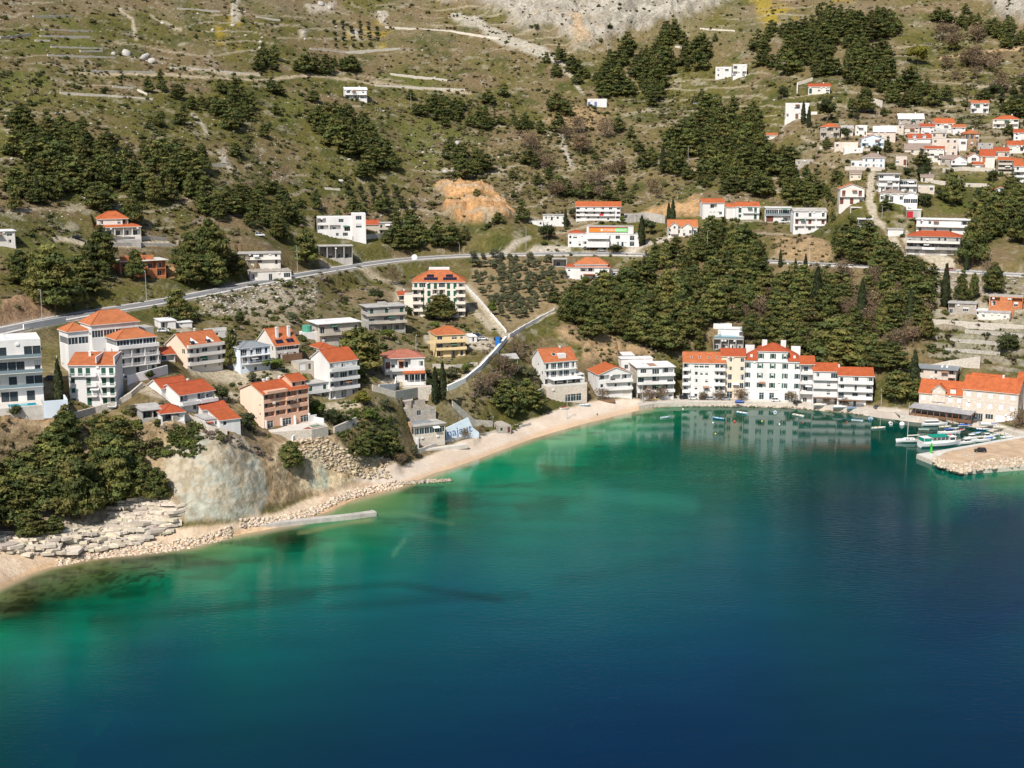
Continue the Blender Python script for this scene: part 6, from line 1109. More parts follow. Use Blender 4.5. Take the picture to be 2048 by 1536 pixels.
heap("rubble_slope", "broken rock bank below the road beside the cream hotel", *along([(400,610),(480,605),(560,590),(640,595)], 420, 24, size=(.3, 1.0), base=(.46, .42, .37)), flat=.5)
heap("rubble_slope", "grey rubble bank under the road at the right", *along([(1870,570),(1960,572),(2048,580)], 360, 24, size=(.3, .9), base=(.42, .38, .34)), flat=.5)
_hr = [(rng.uniform(0, 2048), rng.uniform(2, 440)) for _ in range(3600)]; _hr = [(u, v) for u, v in _hr if float(vnoise(np.array([[u / 60, v / 35, 5.5]]))[0]) > .42 and not (1640 < u and v > 225)]
_hs = [rng.uniform(.22, .75) * (2 if rng.random() < .04 else 1) for _ in _hr]
heap("loose_rocks", "pale limestone rocks strewn over the hillside", [np.array(G(u, v)) for u, v in _hr], _hs, [np.array((.46, .43, .38)) * rng.uniform(.75, 1.1) for _ in _hr])
HB = [(326,47,1.0),(425,60,1.1),(466,32,1.2),(466,52,1.2),(491,72,1.0),(607,68,1.0),(524,77,.9),(520,98,1.3),(672,54,.8),(713,72,1.7),(760,28,1.6),(845,102,.8),(767,45,1.3),(100,187,.7),(93,200,.5),(112,230,.7),(682,362,1.1),(915,285,1.6),(890,345,1.5),(520,85,1.2),(640,8,2.4),(660,18,2.0),(868,155,1.2),(255,108,2.6),(290,118,2.4),(305,125,2.0),(227,107,1.6)]
for i, (u, v, s) in enumerate(HB):
    p = G(u, v); V, Fc = rock_shape(rng, 2, .85); c = np.repeat([np.array((.46, .43, .39)) * rng.uniform(.85, 1.1)], len(V), 0); s = s * 1.5
    o = bpy.data.objects.new("boulder", np_mesh("boulder", V * s * [1, 1, 1.15], Fc, ROCKM, c)); COL.objects.link(o); o.location = p; o.rotation_euler = (0, rng.uniform(-.3, .3), rng.uniform(0, 6))
    tag(o, "pale limestone boulder lying on the grassy upper slope", "boulder", "boulders on the upper slope")

# ------------------------------------------------------------------ vegetation
def leaf_mat(name, rnd=.22):
    m, nt, b = nmat(name); L = nt.links; N = nt.nodes; b.inputs['Roughness'].default_value = .85; b.inputs['Specular IOR Level'].default_value = .15
    at = N.new('ShaderNodeAttribute'); at.attribute_name = 'col'; oi = N.new('ShaderNodeObjectInfo'); mr = N.new('ShaderNodeMapRange'); mr.inputs[3].default_value = 1 - rnd; mr.inputs[4].default_value = 1 + rnd; L.new(oi.outputs['Random'], mr.inputs[0])
    mx = N.new('ShaderNodeVectorMath'); mx.operation = 'SCALE'; L.new(at.outputs['Color'], mx.inputs[0]); L.new(mr.outputs[0], mx.inputs['Scale']); hm = N.new('ShaderNodeMath'); hm.operation = 'MULTIPLY_ADD'; hm.inputs[1].default_value = 7.31; hm.inputs[2].default_value = .37; L.new(oi.outputs['Random'], hm.inputs[0]); hf = N.new('ShaderNodeMath'); hf.operation = 'FRACT'; L.new(hm.outputs[0], hf.inputs[0])
    ml = N.new('ShaderNodeMapRange'); ml.inputs[1].default_value = .55; ml.inputs[4].default_value = .55; L.new(hf.outputs[0], ml.inputs[0]); mc = N.new('ShaderNodeMix'); mc.data_type = 'RGBA'; mc.blend_type = 'MULTIPLY'; L.new(ml.outputs[0], mc.inputs[0]); L.new(mx.outputs[0], mc.inputs[6]); mc.inputs[7].default_value = (1.4, 1.16, 1.15, 1); mc.clamp_result = False; mx = mc; mxo = mc.outputs[2]
    L.new(mxo, b.inputs['Base Color'])
    tr = N.new('ShaderNodeBsdfTranslucent'); L.new(mxo, tr.inputs[0]); ms = N.new('ShaderNodeMixShader'); ms.inputs[0].default_value = .22; L.new(b.outputs[0], ms.inputs[1]); L.new(tr.outputs[0], ms.inputs[2]); L.new(ms.outputs[0], N['Material Output'].inputs[0]); return m
LEAF = leaf_mat("foliage"); BARK = mat("bark", (.16, .115, .08), .95, .25, 3); TWIG = mat("bare_twigs", (.21, .155, .11), .95, .25, 3)
def clump(r, c, rx, rz, ncard, size, col, cvar=.2, core=True, up=.35):
    """one foliage pad: uneven core plus leaf tufts standing out of it"""
    Vs, Fs, Cs = [], [], []; off = 0; col = np.array(col)
    if core:
        V = ICO1 * (1 + r.uniform(-.22, .22, (len(ICO1), 1))) * [rx * .74, rx * .74, rz * .74] + c; Vs.append(V); Fs.append(ICO1F); Cs.append(np.repeat([col * .9], len(V), 0)); off = len(V)
    d = r.normal(size=(ncard, 3)); d[:, 2] += up; d /= np.linalg.norm(d, axis=1)[:, None]; P = d * [rx, rx, rz] * r.uniform(.75, 1.12, (ncard, 1)) + c
    nrm = d * [1 / rx, 1 / rx, 1 / rz]; nrm += r.normal(size=nrm.shape) * .5 * np.linalg.norm(nrm, axis=1)[:, None]; nrm /= np.linalg.norm(nrm, axis=1)[:, None]
    t = np.cross(nrm, r.normal(size=nrm.shape)); t /= np.linalg.norm(t, axis=1)[:, None]; b = np.cross(nrm, t); s = size * r.uniform(.6, 1.4, (ncard, 1))
    T = np.stack([P - t * s * .6 - b * s * .5, P + t * s * .6 - b * s * .5, P + b * s * 1.1 + nrm * s * .55], 1).reshape(-1, 3); Vs.append(T); Fs.append(np.arange(ncard * 3).reshape(-1, 3) + off); cc = col * r.uniform(1 - cvar, 1 + cvar * 1.4, (ncard, 1)); Cs.append(np.repeat(cc, 3, 0))
    return np.vstack(Vs), np.vstack(Fs), np.vstack(Cs)
def join(parts):
    Vs, Fs, Cs, off = [], [], [], 0
    for V, Fc, C in parts: Vs.append(V); Fs.append(Fc + off); Cs.append(C); off += len(V)
    return np.vstack(Vs), np.vstack(Fs), np.vstack(Cs)
PG = [(.118, .132, .038), (.094, .114, .035), (.142, .146, .042), (.078, .098, .033), (.144, .136, .044)]
def pine_crown(seed, far=False, cone=.5):
    """unit height 1; whorls of flat pads on uneven limbs"""
    r = np.random.default_rng(seed); parts = []; tips = []; lev = 5 if far else 7; nc = 30 if far else 84
    lean = r.uniform(-.06, .06, 2)
    for k in range(lev):
        t = .24 + .72 * k / (lev - 1); R = (.36 * (1 - t) ** .75 + .055) * cone * 2 if cone > .45 else .34 * math.sin(min(1, (1.02 - t) * 1.7) * 1.5) * .95 + .03
        n = max(1, int(round((6 if not far else 4) * (R / .3)))) if k < lev - 1 else 1; a0 = r.uniform(0, 6.28)
        for j in range(n):
            a = a0 + 6.28 * j / n + r.uniform(-.4, .4); q = R * r.uniform(.45, .95) if n > 1 else 0; z = t + r.uniform(-.05, .05); pr = r.uniform(.085, .14) * (1.1 if far else 1) * (.75 + .6 * (R / .34))
            c = np.array([math.cos(a) * q + lean[0] * t, math.sin(a) * q + lean[1] * t, z]); col = np.array(PG[r.integers(len(PG))]) * r.uniform(.8, 1.2)
            parts.append(clump(r, c, pr, pr * r.uniform(.42, .62), nc, .037 if not far else .058, col)); tips.append(c)
    return join(parts), tips
def trunk_mesh(tips, r0, h, seed, name="trunk"):
    mb = MB(); r = random.Random(seed); p = Vector((0, 0, -.08)); n = 4; prev = p
    for k in range(n):
        q = Vector((r.uniform(-.02, .02), r.uniform(-.02, .02), h * (k + 1) / n)); mb.bar(prev, q, r0 * (1 - k / (n + 1)), r2=r0 * (1 - (k + 1) / (n + 1)), n=6); prev = q
    for t in tips[:14]: t = Vector(t); mb.bar((0, 0, max(.1, t.z - .1)), t, r0 * .35, r2=r0 * .12, n=4)
    return mb
PINE = []
for s in range(7):
    (V, Fc, C), tips = pine_crown(100 + s, False, (.5, .6, .44, .5, .42, .55, .44)[s]); PINE.append((np_mesh("pine_crown", V, Fc, LEAF, C), trunk_mesh(tips, .022, .8, s).mesh("pine_trunk", BARK)))
FARP = []; FARRAW = []
for s in range(6):
    (V, Fc, C), tips = pine_crown(200 + s, True, (.5, .6, .44, .5, .42, .55)[s]); FARRAW.append((V, Fc, C)); mb = trunk_mesh(tips[:5], .02, .7, s); tv = np.array(mb.v); tf = []
    for f in mb.f:
        for k in range(1, len(f) - 1): tf.append((f[0], f[k], f[k + 1]))
    J = join([(V, Fc, C), (tv, np.array(tf), np.repeat([[.16, .115, .08]], len(tv), 0))]); FARP.append(np_mesh("pine", *J[:2], LEAF, J[2]))
def blob_crown(seed, cols, npad=9, nc=55, shape=(.42, .42, .36), z0=.55, card=.05, core=True, pr=(.16, .26)):
    r = np.random.default_rng(seed); parts = []
    for k in range(npad):
        d = r.normal(size=3); d /= np.linalg.norm(d); c = d * shape * r.uniform(.3, .75) + [0, 0, z0]; p = r.uniform(*pr); parts.append(clump(r, c, p, p * r.uniform(.7, .9), nc, card, np.array(cols[r.integers(len(cols))]) * r.uniform(.82, 1.2), core=core))
    return join(parts)
OLC = [(.10, .105, .055), (.085, .095, .05), (.12, .12, .07)]; GRC = [(.085, .12, .022), (.11, .14, .03), (.07, .10, .025)]; DKC = [(.05, .065, .022), (.06, .072, .03)]; GREYC2 = [(.20, .175, .13), (.17, .145, .11)]; YEL = [(.20, .18, .03), (.16, .16, .03)]; BLS = [(.30, .31, .24), (.22, .24, .15)]
BLOB = {}
for key, cl, kw in (('olive', OLC, {}), ('green', GRC, {}), ('dark', DKC, {}), ('yellow', YEL, {}), ('blossom', BLS, {})):
    BLOB[key] = [(np_mesh(key + "_crown", *(J := blob_crown(300 + i * 7 + len(key), cl, **kw))[:2], LEAF, J[2]), trunk_mesh([], .03, .45, i).mesh(key + "_trunk", BARK)) for i in range(3)]
def bare_mesh(seed):
    r = random.Random(seed); mb = MB()
    def br(p, d, l, rad, k):
        q = p + d * l; mb.bar(p, q, rad, r2=rad * .6, n=4)
        if k == 0: return
        for _ in range(4 if k > 1 else 5): e = Vector((r.gauss(0, 1), r.gauss(0, 1), r.gauss(.5, .8))).normalized(); br(q if r.random() < .6 else p.lerp(q, .7), (d * .7 + e).normalized(), l * r.uniform(.6, .85), rad * .55, k - 1)
    br(Vector((0, 0, -.1)), Vector((0, 0, 1)), .34, .03, 4); return mb
BARE = []
for s in range(3):
    mb = bare_mesh(s); me = mb.mesh("bare_trunk", TWIG); J = blob_crown(900 + s, [(.24, .17, .11), (.20, .14, .09), (.17, .13, .07)], 11, 46, card=.035, core=False); BARE.append((np_mesh("twig_crown", *J[:2], LEAF, J[2]), me))
def spindle(seed, nc=420):
    r = np.random.default_rng(seed); t = r.uniform(0, 1, nc); a = r.uniform(0, 6.28, nc); R = .105 * np.sin(np.clip(t * .96 + .06, 0, 1) ** .62 * math.pi) ** .8 + .006; R *= r.uniform(.8, 1.08, nc)
    P = np.stack([np.cos(a) * R, np.sin(a) * R, .04 + t * .95], 1); n = np.stack([np.cos(a), np.sin(a), np.full(nc, .25)], 1) + r.normal(size=(nc, 3)) * .35; up = np.array([0, 0, 1.0]) + r.normal(size=(nc, 3)) * .25; tt = np.cross(n, up); tt /= np.linalg.norm(tt, axis=1)[:, None]; up /= np.linalg.norm(up, axis=1)[:, None]; s = r.uniform(.02, .042, (nc, 1))
    T = np.stack([P - tt * s, P + tt * s, P + up * s * 2.2 + n * .008], 1).reshape(-1, 3); cc = np.repeat(np.array([.045, .058, .025]) * r.uniform(.75, 1.35, (nc, 1)), 3, 0)
    k = 9; lv = 12; cv = []; 
    for i in range(lv + 1):
        q = i / lv; rr = (.105 * math.sin(min(1, q * .96 + .06) ** .62 * math.pi) ** .8 + .002) * .86
        for j in range(k): cv.append((math.cos(6.283 * j / k) * rr * r.uniform(.85, 1.1), math.sin(6.283 * j / k) * rr * r.uniform(.85, 1.1), .04 + q * .95))
    cf = []
    for i in range(lv):
        for j in range(k): a_, b_, c_, d_ = i * k + j, i * k + (j + 1) % k, (i + 1) * k + (j + 1) % k, (i + 1) * k + j; cf += [(a_, b_, c_), (a_, c_, d_)]
    return join([(np.array(cv), np.array(cf), np.repeat([[.04, .052, .022]], len(cv), 0)), (T, np.arange(nc * 3).reshape(-1, 3), cc)])
CYP = []
for s in range(3): J = spindle(s); CYP.append((np_mesh("cypress_crown", *J[:2], LEAF, J[2]), trunk_mesh([], .018, .3, s).mesh("cypress_trunk", BARK)))
FOOT = [(o_.location.x, o_.location.y, o_.rotation_euler.z) for o_ in []]
def tree(kind, label, cat, P, h, meshes, rz, group=None, wide=1.0, parts=True, single=None):
    if not parts: o = inst(kind, single, None, P, rz, (h * wide, h * wide, h)); tag(o, label, cat, group); return o
    o = empty(kind, P, rz); tag(o, label, cat, group); cr, tk = meshes; inst("crown", cr, o, scale=(h * wide, h * wide, h)); inst("trunk", tk, o, scale=h); return o
# -- footprints to keep clear
CLEAR = []
for bo in [o for o in bpy.data.objects if o.type == 'EMPTY' and o.parent is None and 'category' in o]:
    pts = []
    for ch in bo.children:
        if ch.name.split('.')[0] in ('wall', 'terrace', 'forecourt') and ch.type == 'MESH': pts += [(v.co.x, v.co.y) for v in ch.data.vertices]
    if pts: A = np.array(pts); CLEAR.append((bo.location.x, bo.location.y, bo.rotation_euler.z, A[:, 0].min(), A[:, 0].max(), A[:, 1].min(), A[:, 1].max()))
CL = np.array(CLEAR); RDA = np.array([(p.x, p.y) for p in RDF])
KEEPW = [[(1012,682),(990,708),(960,740),(930,765),(893,782)],[(1018,676),(1050,655),(1085,635),(1108,624)],[(928,572),(960,605),(990,640),(1012,668)]]
for _w in KEEPW:
    for _p in fine([G(u, v) for u, v in _w], 3): CLP = (_p.x, _p.y); CLEAR.append((_p.x, _p.y, 0, -1.5, 1.5, -6, 1.5))
CL = np.array(CLEAR)
def blocked(x, y, pad=1.5, front=0.0):
    dx = x - CL[:, 0]; dy = y - CL[:, 1]; c, s = np.cos(CL[:, 2]), np.sin(CL[:, 2]); lx = dx * c + dy * s; ly = -dx * s + dy * c
    if np.any((lx > CL[:, 3] - pad) & (lx < CL[:, 4] + pad) & (ly > CL[:, 5] - pad - front) & (ly < CL[:, 6] + pad)): return True
    return np.min((RDA[:, 0] - x) ** 2 + (RDA[:, 1] - y) ** 2) < (4.5 + pad) ** 2
# ------------------------------------------------------------------ planting: single trees first (photo u, v of the foot, top row, spread)
R_ = random.Random(77)
def put(u, v, top, kind, label, cat, group=None, wide=1.0, parts=True, i=0):
    P = G(u, v); h = (v - top) / pscale(P) / .98; rz = R_.uniform(0, 6.28)
    if kind == 'pine': return tree('pine_tree', label, cat, P, h, PINE[i % len(PINE)], rz, group, wide, parts)
    if kind == 'cypress': return tree('cypress_tree', label, cat, P, h, CYP[i % 3], rz, group, wide, parts)
    if kind == 'bare': return tree('bare_tree', label, cat, P, h, BARE[i % 3], rz, group, wide, parts)
    nm = {'olive': 'olive_tree', 'green': 'leafy_tree', 'dark': 'evergreen_tree', 'yellow': 'flowering_tree', 'blossom': 'blossoming_tree'}[kind]
    return tree(nm, label, cat, P, h, BLOB[kind][i % 3], rz, group, wide, parts)
CYPS = [(119,806,722,"tall dark cypress beside the pool terrace of the glass-railed white hotel"),(871,832,760,"left one of two cypresses behind the beach restaurant"),(886,836,764,"right one of two cypresses behind the beach restaurant"),(1283,492,435,"cypress at the right end of the supermarket"),(1131,456,420,"slim cypress between the long bungalow and the supermarket"),(1337,456,408,"shorter cypress above the dormered stone-white house"),(1345,458,402,"taller cypress above the dormered stone-white house"),
 (1606,248,204,"left cypress in front of the white cube villa"),(1617,256,216,"right cypress in front of the white cube villa"),(1889,618,536,"tall cypress on the grey bank under the road at the right"),(1632,648,536,"tall cypress in the left of the wood below the road, near the grey ravine"),(1722,640,560,"cypress in the middle of the dark wood above the linked houses"),(1818,662,582,"cypress at the right margin of the dark wood"),(1827,772,702,"thick cypress between the linked houses and the old stone house"),(75,398,352,"dark cypress inside the pine slope at the far left"),(1958,218,189,"cypress before the highest village house"),(1325,342,292,"cypress at the left edge of the big hillside wood"),(1932,540,500,"cypress beside the red car on the road"),(1610,560,512,"first slim cypress on the wood's upper edge by the road"),(1590,560,520,"second slim cypress on the wood's upper edge by the road"),(1560,540,505,"slim cypress where the wood meets the road")]
for i, (u, v, t, lab) in enumerate(CYPS): put(u, v, t, 'cypress', lab, 'cypress', None, 1.15 if i in (3, 13) else .95, True, i)
SING = [('pine',240,1012,885,"tall conical pine above the limestone ledges, right of two",.8),('pine',165,1045,920,"tall conical pine above the limestone ledges, left of two",.85),('pine',318,1008,938,"leaning pine at the left edge of the grey-green cliff",.9),('pine',62,1078,1022,"low spreading pine on the shore ledges at the left",1.6),('pine',108,1072,1035,"small pine on the shore ledges under the clump",1.4),('pine',120,960,860,"broad pine below the white block with green shutters",1.2),('pine',585,948,893,"solitary round pine on the cliff face below the pool terrace",1.15),('pine',465,738,655,"broad dark conical tree between the notched-roof house and the slate-roofed one",.55),('pine',884,640,588,"umbrella pine in front of the cream hotel with solar panels",1.5),('pine',725,745,655,"big pine between the white tall house and the beige flat-roofed house",1.3),('pine',110,612,488,"huge dark pine above the road at the left, beside the cut bank",1.15),('pine',200,545,455,"tall pine in front of the hipped villa",.9),('pine',352,640,575,"pine overhanging the coast road above the stepped hotel",1.2),('pine',425,545,440,"tall pine right of the brick shell, above the lamp posts",.85),('pine',378,540,470,"slender pine left of the tall one by the brick shell",.8),('pine',270,560,500,"pine standing before the unfinished brick house",.8),('pine',610,525,455,"pine left of the unfinished concrete garage",1.0),('pine',555,480,430,"pine above the low roadside house",.9),
 ('pine',1985,590,530,"round dark evergreen just below the road at the right",.9),('pine',1922,608,545,"dark conical evergreen right of the tall bank cypress",.6),('pine',1945,605,550,"smaller conical evergreen beside it on the bank",.45),('pine',1906,412,350,"large dark conifer in the village orchard",.75),('pine',1945,525,430,"tall dark conifer beside the wide white block at the right",.7),('pine',1790,800,742,"pine overhanging the harbour street beside the linked houses",1.3),('pine',1830,800,760,"small pine leaning over the old stone house",1.2),('pine',1222,752,697,"small pine between the white pension and the white flats",1.1),
 ('green',632,840,795,"green bushy tree between the peach apartments' terrace and the lawn",1.4),('dark',665,850,812,"dark leafy tree below the lawn",1.3),('green',545,740,712,"green shrub tree in front of the slate-roofed house",1.8),('dark',445,805,765,"dark bushy tree right of the red-roofed villa",1.2),('olive',700,745,712,"olive tree behind the tall white house",1.2),('yellow',725,812,778,"yellow-green tree on the bank right of the tall white house",1.3),('dark',490,862,825,"dark shrub tree in front of the little cottage",1.5),('green',720,760,735,"bright green tree beside the red-tiled house",1.1),('olive',265,832,805,"grey-green tree beside the stepped garden wall",1.2),('olive',1065,762,735,"olive tree left of the white pension",1.4),('olive',1040,755,728,"olive tree below the stone hut",1.3),('dark',1020,748,712,"dark tree beside the stone hut",1.0),('bare',785,570,528,"tall leafless tree behind the cream hotel",1.0),('bare',155,700,668,"bare pale tree on the lawn below the stepped hotel",1.1),('dark',755,605,575,"dark tree on the lawn left of the cream hotel",1.2),('green',985,630,600,"bright tree in the orchard corner",1.0),('dark',815,638,610,"dark tree between the concrete house and the cream hotel",1.0),('green',775,680,655,"shrub tree under the grey three-storey house",1.4),('yellow',1480,505,478,"yellow-green tree on the bank above the road in the wood",1.5),('yellow',1835,130,85,"large yellow-green tree at the edge of the upper wood",1.1),('pine',1905,103,70,"lone dark conical pine in the scrub above the village",.8),
 ('bare',1295,805,770,"first brown tamarisk on the quay, at the beach end",1.1),('bare',1323,803,768,"second brown tamarisk on the quay, before the white flats",1.2),('bare',1405,803,778,"brown tamarisk among the parked cars",1.1),('bare',1437,803,775,"brown tamarisk in front of the balcony block",1.3),('bare',1482,806,772,"round brown tamarisk left of the hotel entrance",1.2),('bare',1583,808,776,"brown tamarisk at the right corner of the hotel",1.1),('bare',1690,816,792,"brown tamarisk before the linked houses",1.1),('bare',1652,813,792,"small brown tamarisk beside the boats on the quay",1.0),('bare',1204,800,770,"leafless tree over the beach terrace below the gabled house",1.3),('bare',2040,855,815,"bare brown tree at the harbour's right end",1.3),('olive',830,915,885,"scraggly tree on the beach by the restaurant",1.0),('bare',800,935,905,"bare bush tree at the near end of the beach",1.3),('bare',930,880,855,"bare shrub tree before the mural wall",1.0),('bare',960,872,850,"bare shrub tree right of the mural wall",1.0),
 ('bare',1975,560,520,"leafless grey tree beside the road at the right",1.0),('bare',1215,560,540,"pinkish leafless tree in front of the orange-hipped house",1.0),('green',1170,575,552,"green garden tree in front of the orange-hipped house",1.3),('dark',1300,470,435,"dark tree between the supermarket and the dormered house",1.0),('dark',1232,500,478,"clipped dark bush tree before the supermarket steps",2.0),('dark',1095,480,448,"dark tree left of the supermarket",1.3),('dark',1147,434,412,"dark tree at the left of the three-storey roadside apartments",1.0),('green',1245,448,430,"dark green tree by the garage of the roadside apartments",1.0),('dark',1565,200,172,"dark tree left of the coral-roofed long house",1.0),('dark',1655,245,188,"dark tree pair below the coral-roofed house",.8),('pine',1730,225,175,"dark conifer above the old village",.9),('dark',1690,282,255,"round dark tree among the village's left houses",1.0),('dark',1755,312,286,"dark tree between the porch house and the blue-shuttered one",1.0),('dark',1845,350,312,"round dark tree below the stone village houses",1.1),('dark',1985,365,340,"round tree below the balconied village house",1.0),('dark',1815,350,330,"small dark tree beside the stone ruin",1.0),('olive',1945,340,322,"olive tree in front of the terraced gabled house",1.6),('dark',2015,700,655,"dark bushy tree on the garden terraces at the far right",1.2),('dark',1775,400,378,"green hedge tree in front of the bungalow",1.2),('dark',1850,415,385,"tree beside the orchard below the annex house",1.3),('dark',1880,400,378,"low tree beside the large conifer",1.3),('dark',1960,400,372,"dark tree in front of the little blue house",1.2)]
for k, u, v, t, lab, w in [('dark',300,760,738,"dark bush tree beside the orange-roofed shed",1.3),('green',340,800,780,"bright bush tree at the corner of the red-roofed villa",1.4),('dark',560,800,775,"dark tree behind the peach apartments",1.1),('olive',505,765,742,"olive tree on the yard above the peach apartments",1.3),('green',610,770,748,"green tree left of the annex of the tall white house",1.2),('dark',690,850,822,"dark tree at the edge of the bank by the pool terrace",1.3),('green',740,845,815,"green tree on the bank left of the roofless ruin",1.2),('olive',770,820,795,"olive tree behind the roofless ruin",1.3),('dark',860,790,762,"dark bush tree right of the red-tiled house yard",1.3),('olive',900,760,735,"olive tree under the yellow house lawn",1.4),('green',930,748,726,"green tree in the lower garden of the yellow house",1.3),('dark',690,680,650,"dark tree behind the beige flat-roofed house",1.0),('olive',585,650,625,"olive tree above the chimney house",1.3),('dark',480,650,628,"dark tree above the slate-roofed house",1.2),('green',870,660,640,"green bush tree above the yellow house",1.4),('dark',1150,790,765,"dark shrub tree right of the podium of the white pension",1.1),('dark',1355,760,735,"dark bush tree between the white flats and the balcony block",1.2),('green',60,700,672,"green tree on the lawn behind the glass-railed hotel",1.2),('dark',30,840,812,"dark bush tree below the pool terrace at the photo edge",1.4),('olive',130,830,800,"olive tree below the tall dark cypress",1.2)]: SING.append((k, u, v, t, lab, w))
for i, (k, u, v, t, lab, w) in enumerate(SING): put(u, v, t, k, lab, {'pine': 'pine tree', 'bare': 'tree'}.get(k, 'tree'), None, w, True, i)
# ---- pine woods: polygon, count, pixel height range, wood name
WOODS = [([(0,880),(60,850),(165,836),(245,850),(262,905),(325,985),(300,1020),(235,1015),(150,1050),(60,1060),(0,1085),(-60,1085),(-60,890)],32,(62,100),"pine on the steep rocky shore slope below the white hotel","shore slope pines at the lower left"),
 ([(275,850),(330,842),(345,880),(300,905)],6,(36,52),"low pine at the head of the grey-green cliff","cliff head pines"),
 ([(685,900),(730,868),(790,870),(800,905),(775,930),(700,930)],10,(40,64),"pine in the clump beside the beach restaurant","restaurant pines"),
 ([(985,815),(1000,765),(1050,770),(1105,815),(1080,830),(1020,836)],11,(42,64),"pine in the clump at the top of the beach","beach pines"),
 ([(0,310),(50,235),(140,240),(230,290),(330,285),(410,300),(420,370),(470,395),(440,450),(360,430),(330,470),(200,440),(110,400),(0,430)],120,(36,60),"pine in the dense wood above the hipped villa","pine wood above the hipped villa"),
 ([(0,520),(60,500),(200,500),(240,560),(180,600),(90,600),(0,570)],12,(45,75),"pine on the bank above the left end of the road","pines above the left end of the road"),
 ([(340,480),(470,470),(480,560),(400,575),(330,560)],14,(40,70),"pine between the brick shell and the roadside house","pines beside the brick shell"),
 ([(450,380),(560,360),(590,440),(600,500),(540,470),(470,450)],26,(34,52),"pine on the slope above the low roadside house","pines above the roadside house"),
 ([(620,215),(690,210),(740,255),(800,330),(790,365),(730,355),(690,300),(640,270)],52,(32,52),"pine in the slanting belt across the middle slope","slanting pine belt on the middle slope"),
 ([(500,110),(550,100),(560,140),(510,142)],8,(28,42),"pine in the small group on the upper left slope","upper left pine group"),
 ([(580,115),(700,110),(715,150),(600,150)],15,(28,45),"pine in the row above the lone terraced house","pines above the lone terraced house"),
 ([(370,180),(450,160),(495,190),(500,240),(450,265),(390,220)],20,(28,46),"pine in the broken group on the left slope","broken pine group on the left slope"),
 ([(55,255),(130,225),(180,270),(160,300),(60,300)],10,(30,44),"pine on the grassy left shoulder","left shoulder pines"),
 ([(310,160),(360,155),(370,190),(320,185)],4,(28,36),"pine beside the track on the left slope","track side pines"),
 ([(760,470),(830,430),(900,455),(950,485),(900,500),(820,505),(765,500)],18,(34,56),"pine on the road bank right of the white modern block","road bank pines"),
 ([(800,185),(890,200),(1000,225),(1090,245),(1060,262),(900,250),(820,220)],40,(24,40),"pine in the long belt along the hillside track","track belt pines"),
 ([(880,290),(960,300),(1050,350),(1000,370),(900,330)],12,(28,44),"pine scattered in the middle scrub","scattered middle pines"),
 ([(1090,340),(1250,380),(1330,420),(1200,405),(1100,390)],8,(26,38),"small pine above the roadside apartments","pines above the roadside apartments"),
 ([(1115,645),(1100,590),(1190,560),(1290,520),(1330,500),(1390,540),(1400,715),(1350,712),(1290,690),(1180,665)],84,(44,72),"pine in the left half of the big wood above the waterfront","left half of the waterfront wood"),
 ([(1400,525),(1560,535),(1700,540),(1850,545),(1872,600),(1868,650),(1830,720),(1760,745),(1640,735),(1500,692),(1490,665),(1422,668)],120,(44,76),"pine in the right half of the big wood above the waterfront","right half of the waterfront wood"),
 ([(1290,500),(1350,470),(1420,500),(1420,530),(1300,540)],14,(40,58),"pine on the road verge before the dormered house","road verge pines"),
 ([(1390,440),(1470,450),(1520,480),(1520,560),(1400,520)],22,(40,64),"pine below the four hillside houses","pines below the hillside houses"),
 ([(1640,470),(1720,450),(1790,500),(1870,560),(1860,600),(1700,540)],34,(44,66),"pine on the spur between the hillside houses and the long grey building","spur pines"),
 ([(1330,345),(1335,270),(1410,200),(1470,190),(1540,250),(1600,330),(1660,390),(1710,430),(1700,460),(1620,410),(1480,385),(1400,370)],150,(30,50),"pine in the middle hillside wood below the twin white boxes","middle hillside wood"),
 ([(1500,70),(1640,20),(1760,15),(1840,60),(1760,90),(1790,130),(1880,165),(1905,215),(1800,215),(1690,160),(1560,145),(1500,125)],190,(24,42),"pine in the upper wood above the old village","upper wood above the old village"),
 ([(1180,150),(1270,70),(1340,45),(1430,75),(1440,105),(1340,160),(1310,215),(1225,215),(1195,190)],80,(26,44),"pine in the belt under the pale cliff","cliff foot pine belt"),
 ([(1860,10),(2048,50),(2060,100),(1980,80),(1870,50)],34,(20,32),"pine near the upper right cliff","upper right pines"),
 ([(1945,400),(1990,380),(2060,370),(2060,490),(1960,490),(1940,450)],36,(44,70),"dark pine in the wood at the right edge beside the wide white block","right edge wood"),
 ([(2010,170),(2060,150),(2060,260),(2030,300)],10,(26,40),"pine at the right edge above the village","right edge village pines"),
 ([(850,170),(1420,170),(1340,410),(900,410)],24,(24,40),"pine standing alone in the scrub above the supermarket","lone pines above the supermarket"),
 ([(0,140),(640,140),(640,330),(0,300)],22,(22,38),"pine standing alone on the left grassy slope","lone pines on the left slope"),
 ([(1640,190),(2060,180),(2060,420),(1660,430)],24,(20,36),"pine or dark tree between the village houses","dark trees between the village houses"),
 ([(520,390),(1060,390),(1060,470),(620,470)],16,(22,38),"pine on the slope beside the orange rock cut","pines beside the orange rock cut"),
 ([(1080,90),(1170,120),(1180,170),(1110,160)],9,(20,32),"small pine beside the scree under the cliff","scree side pines")]
cand = []
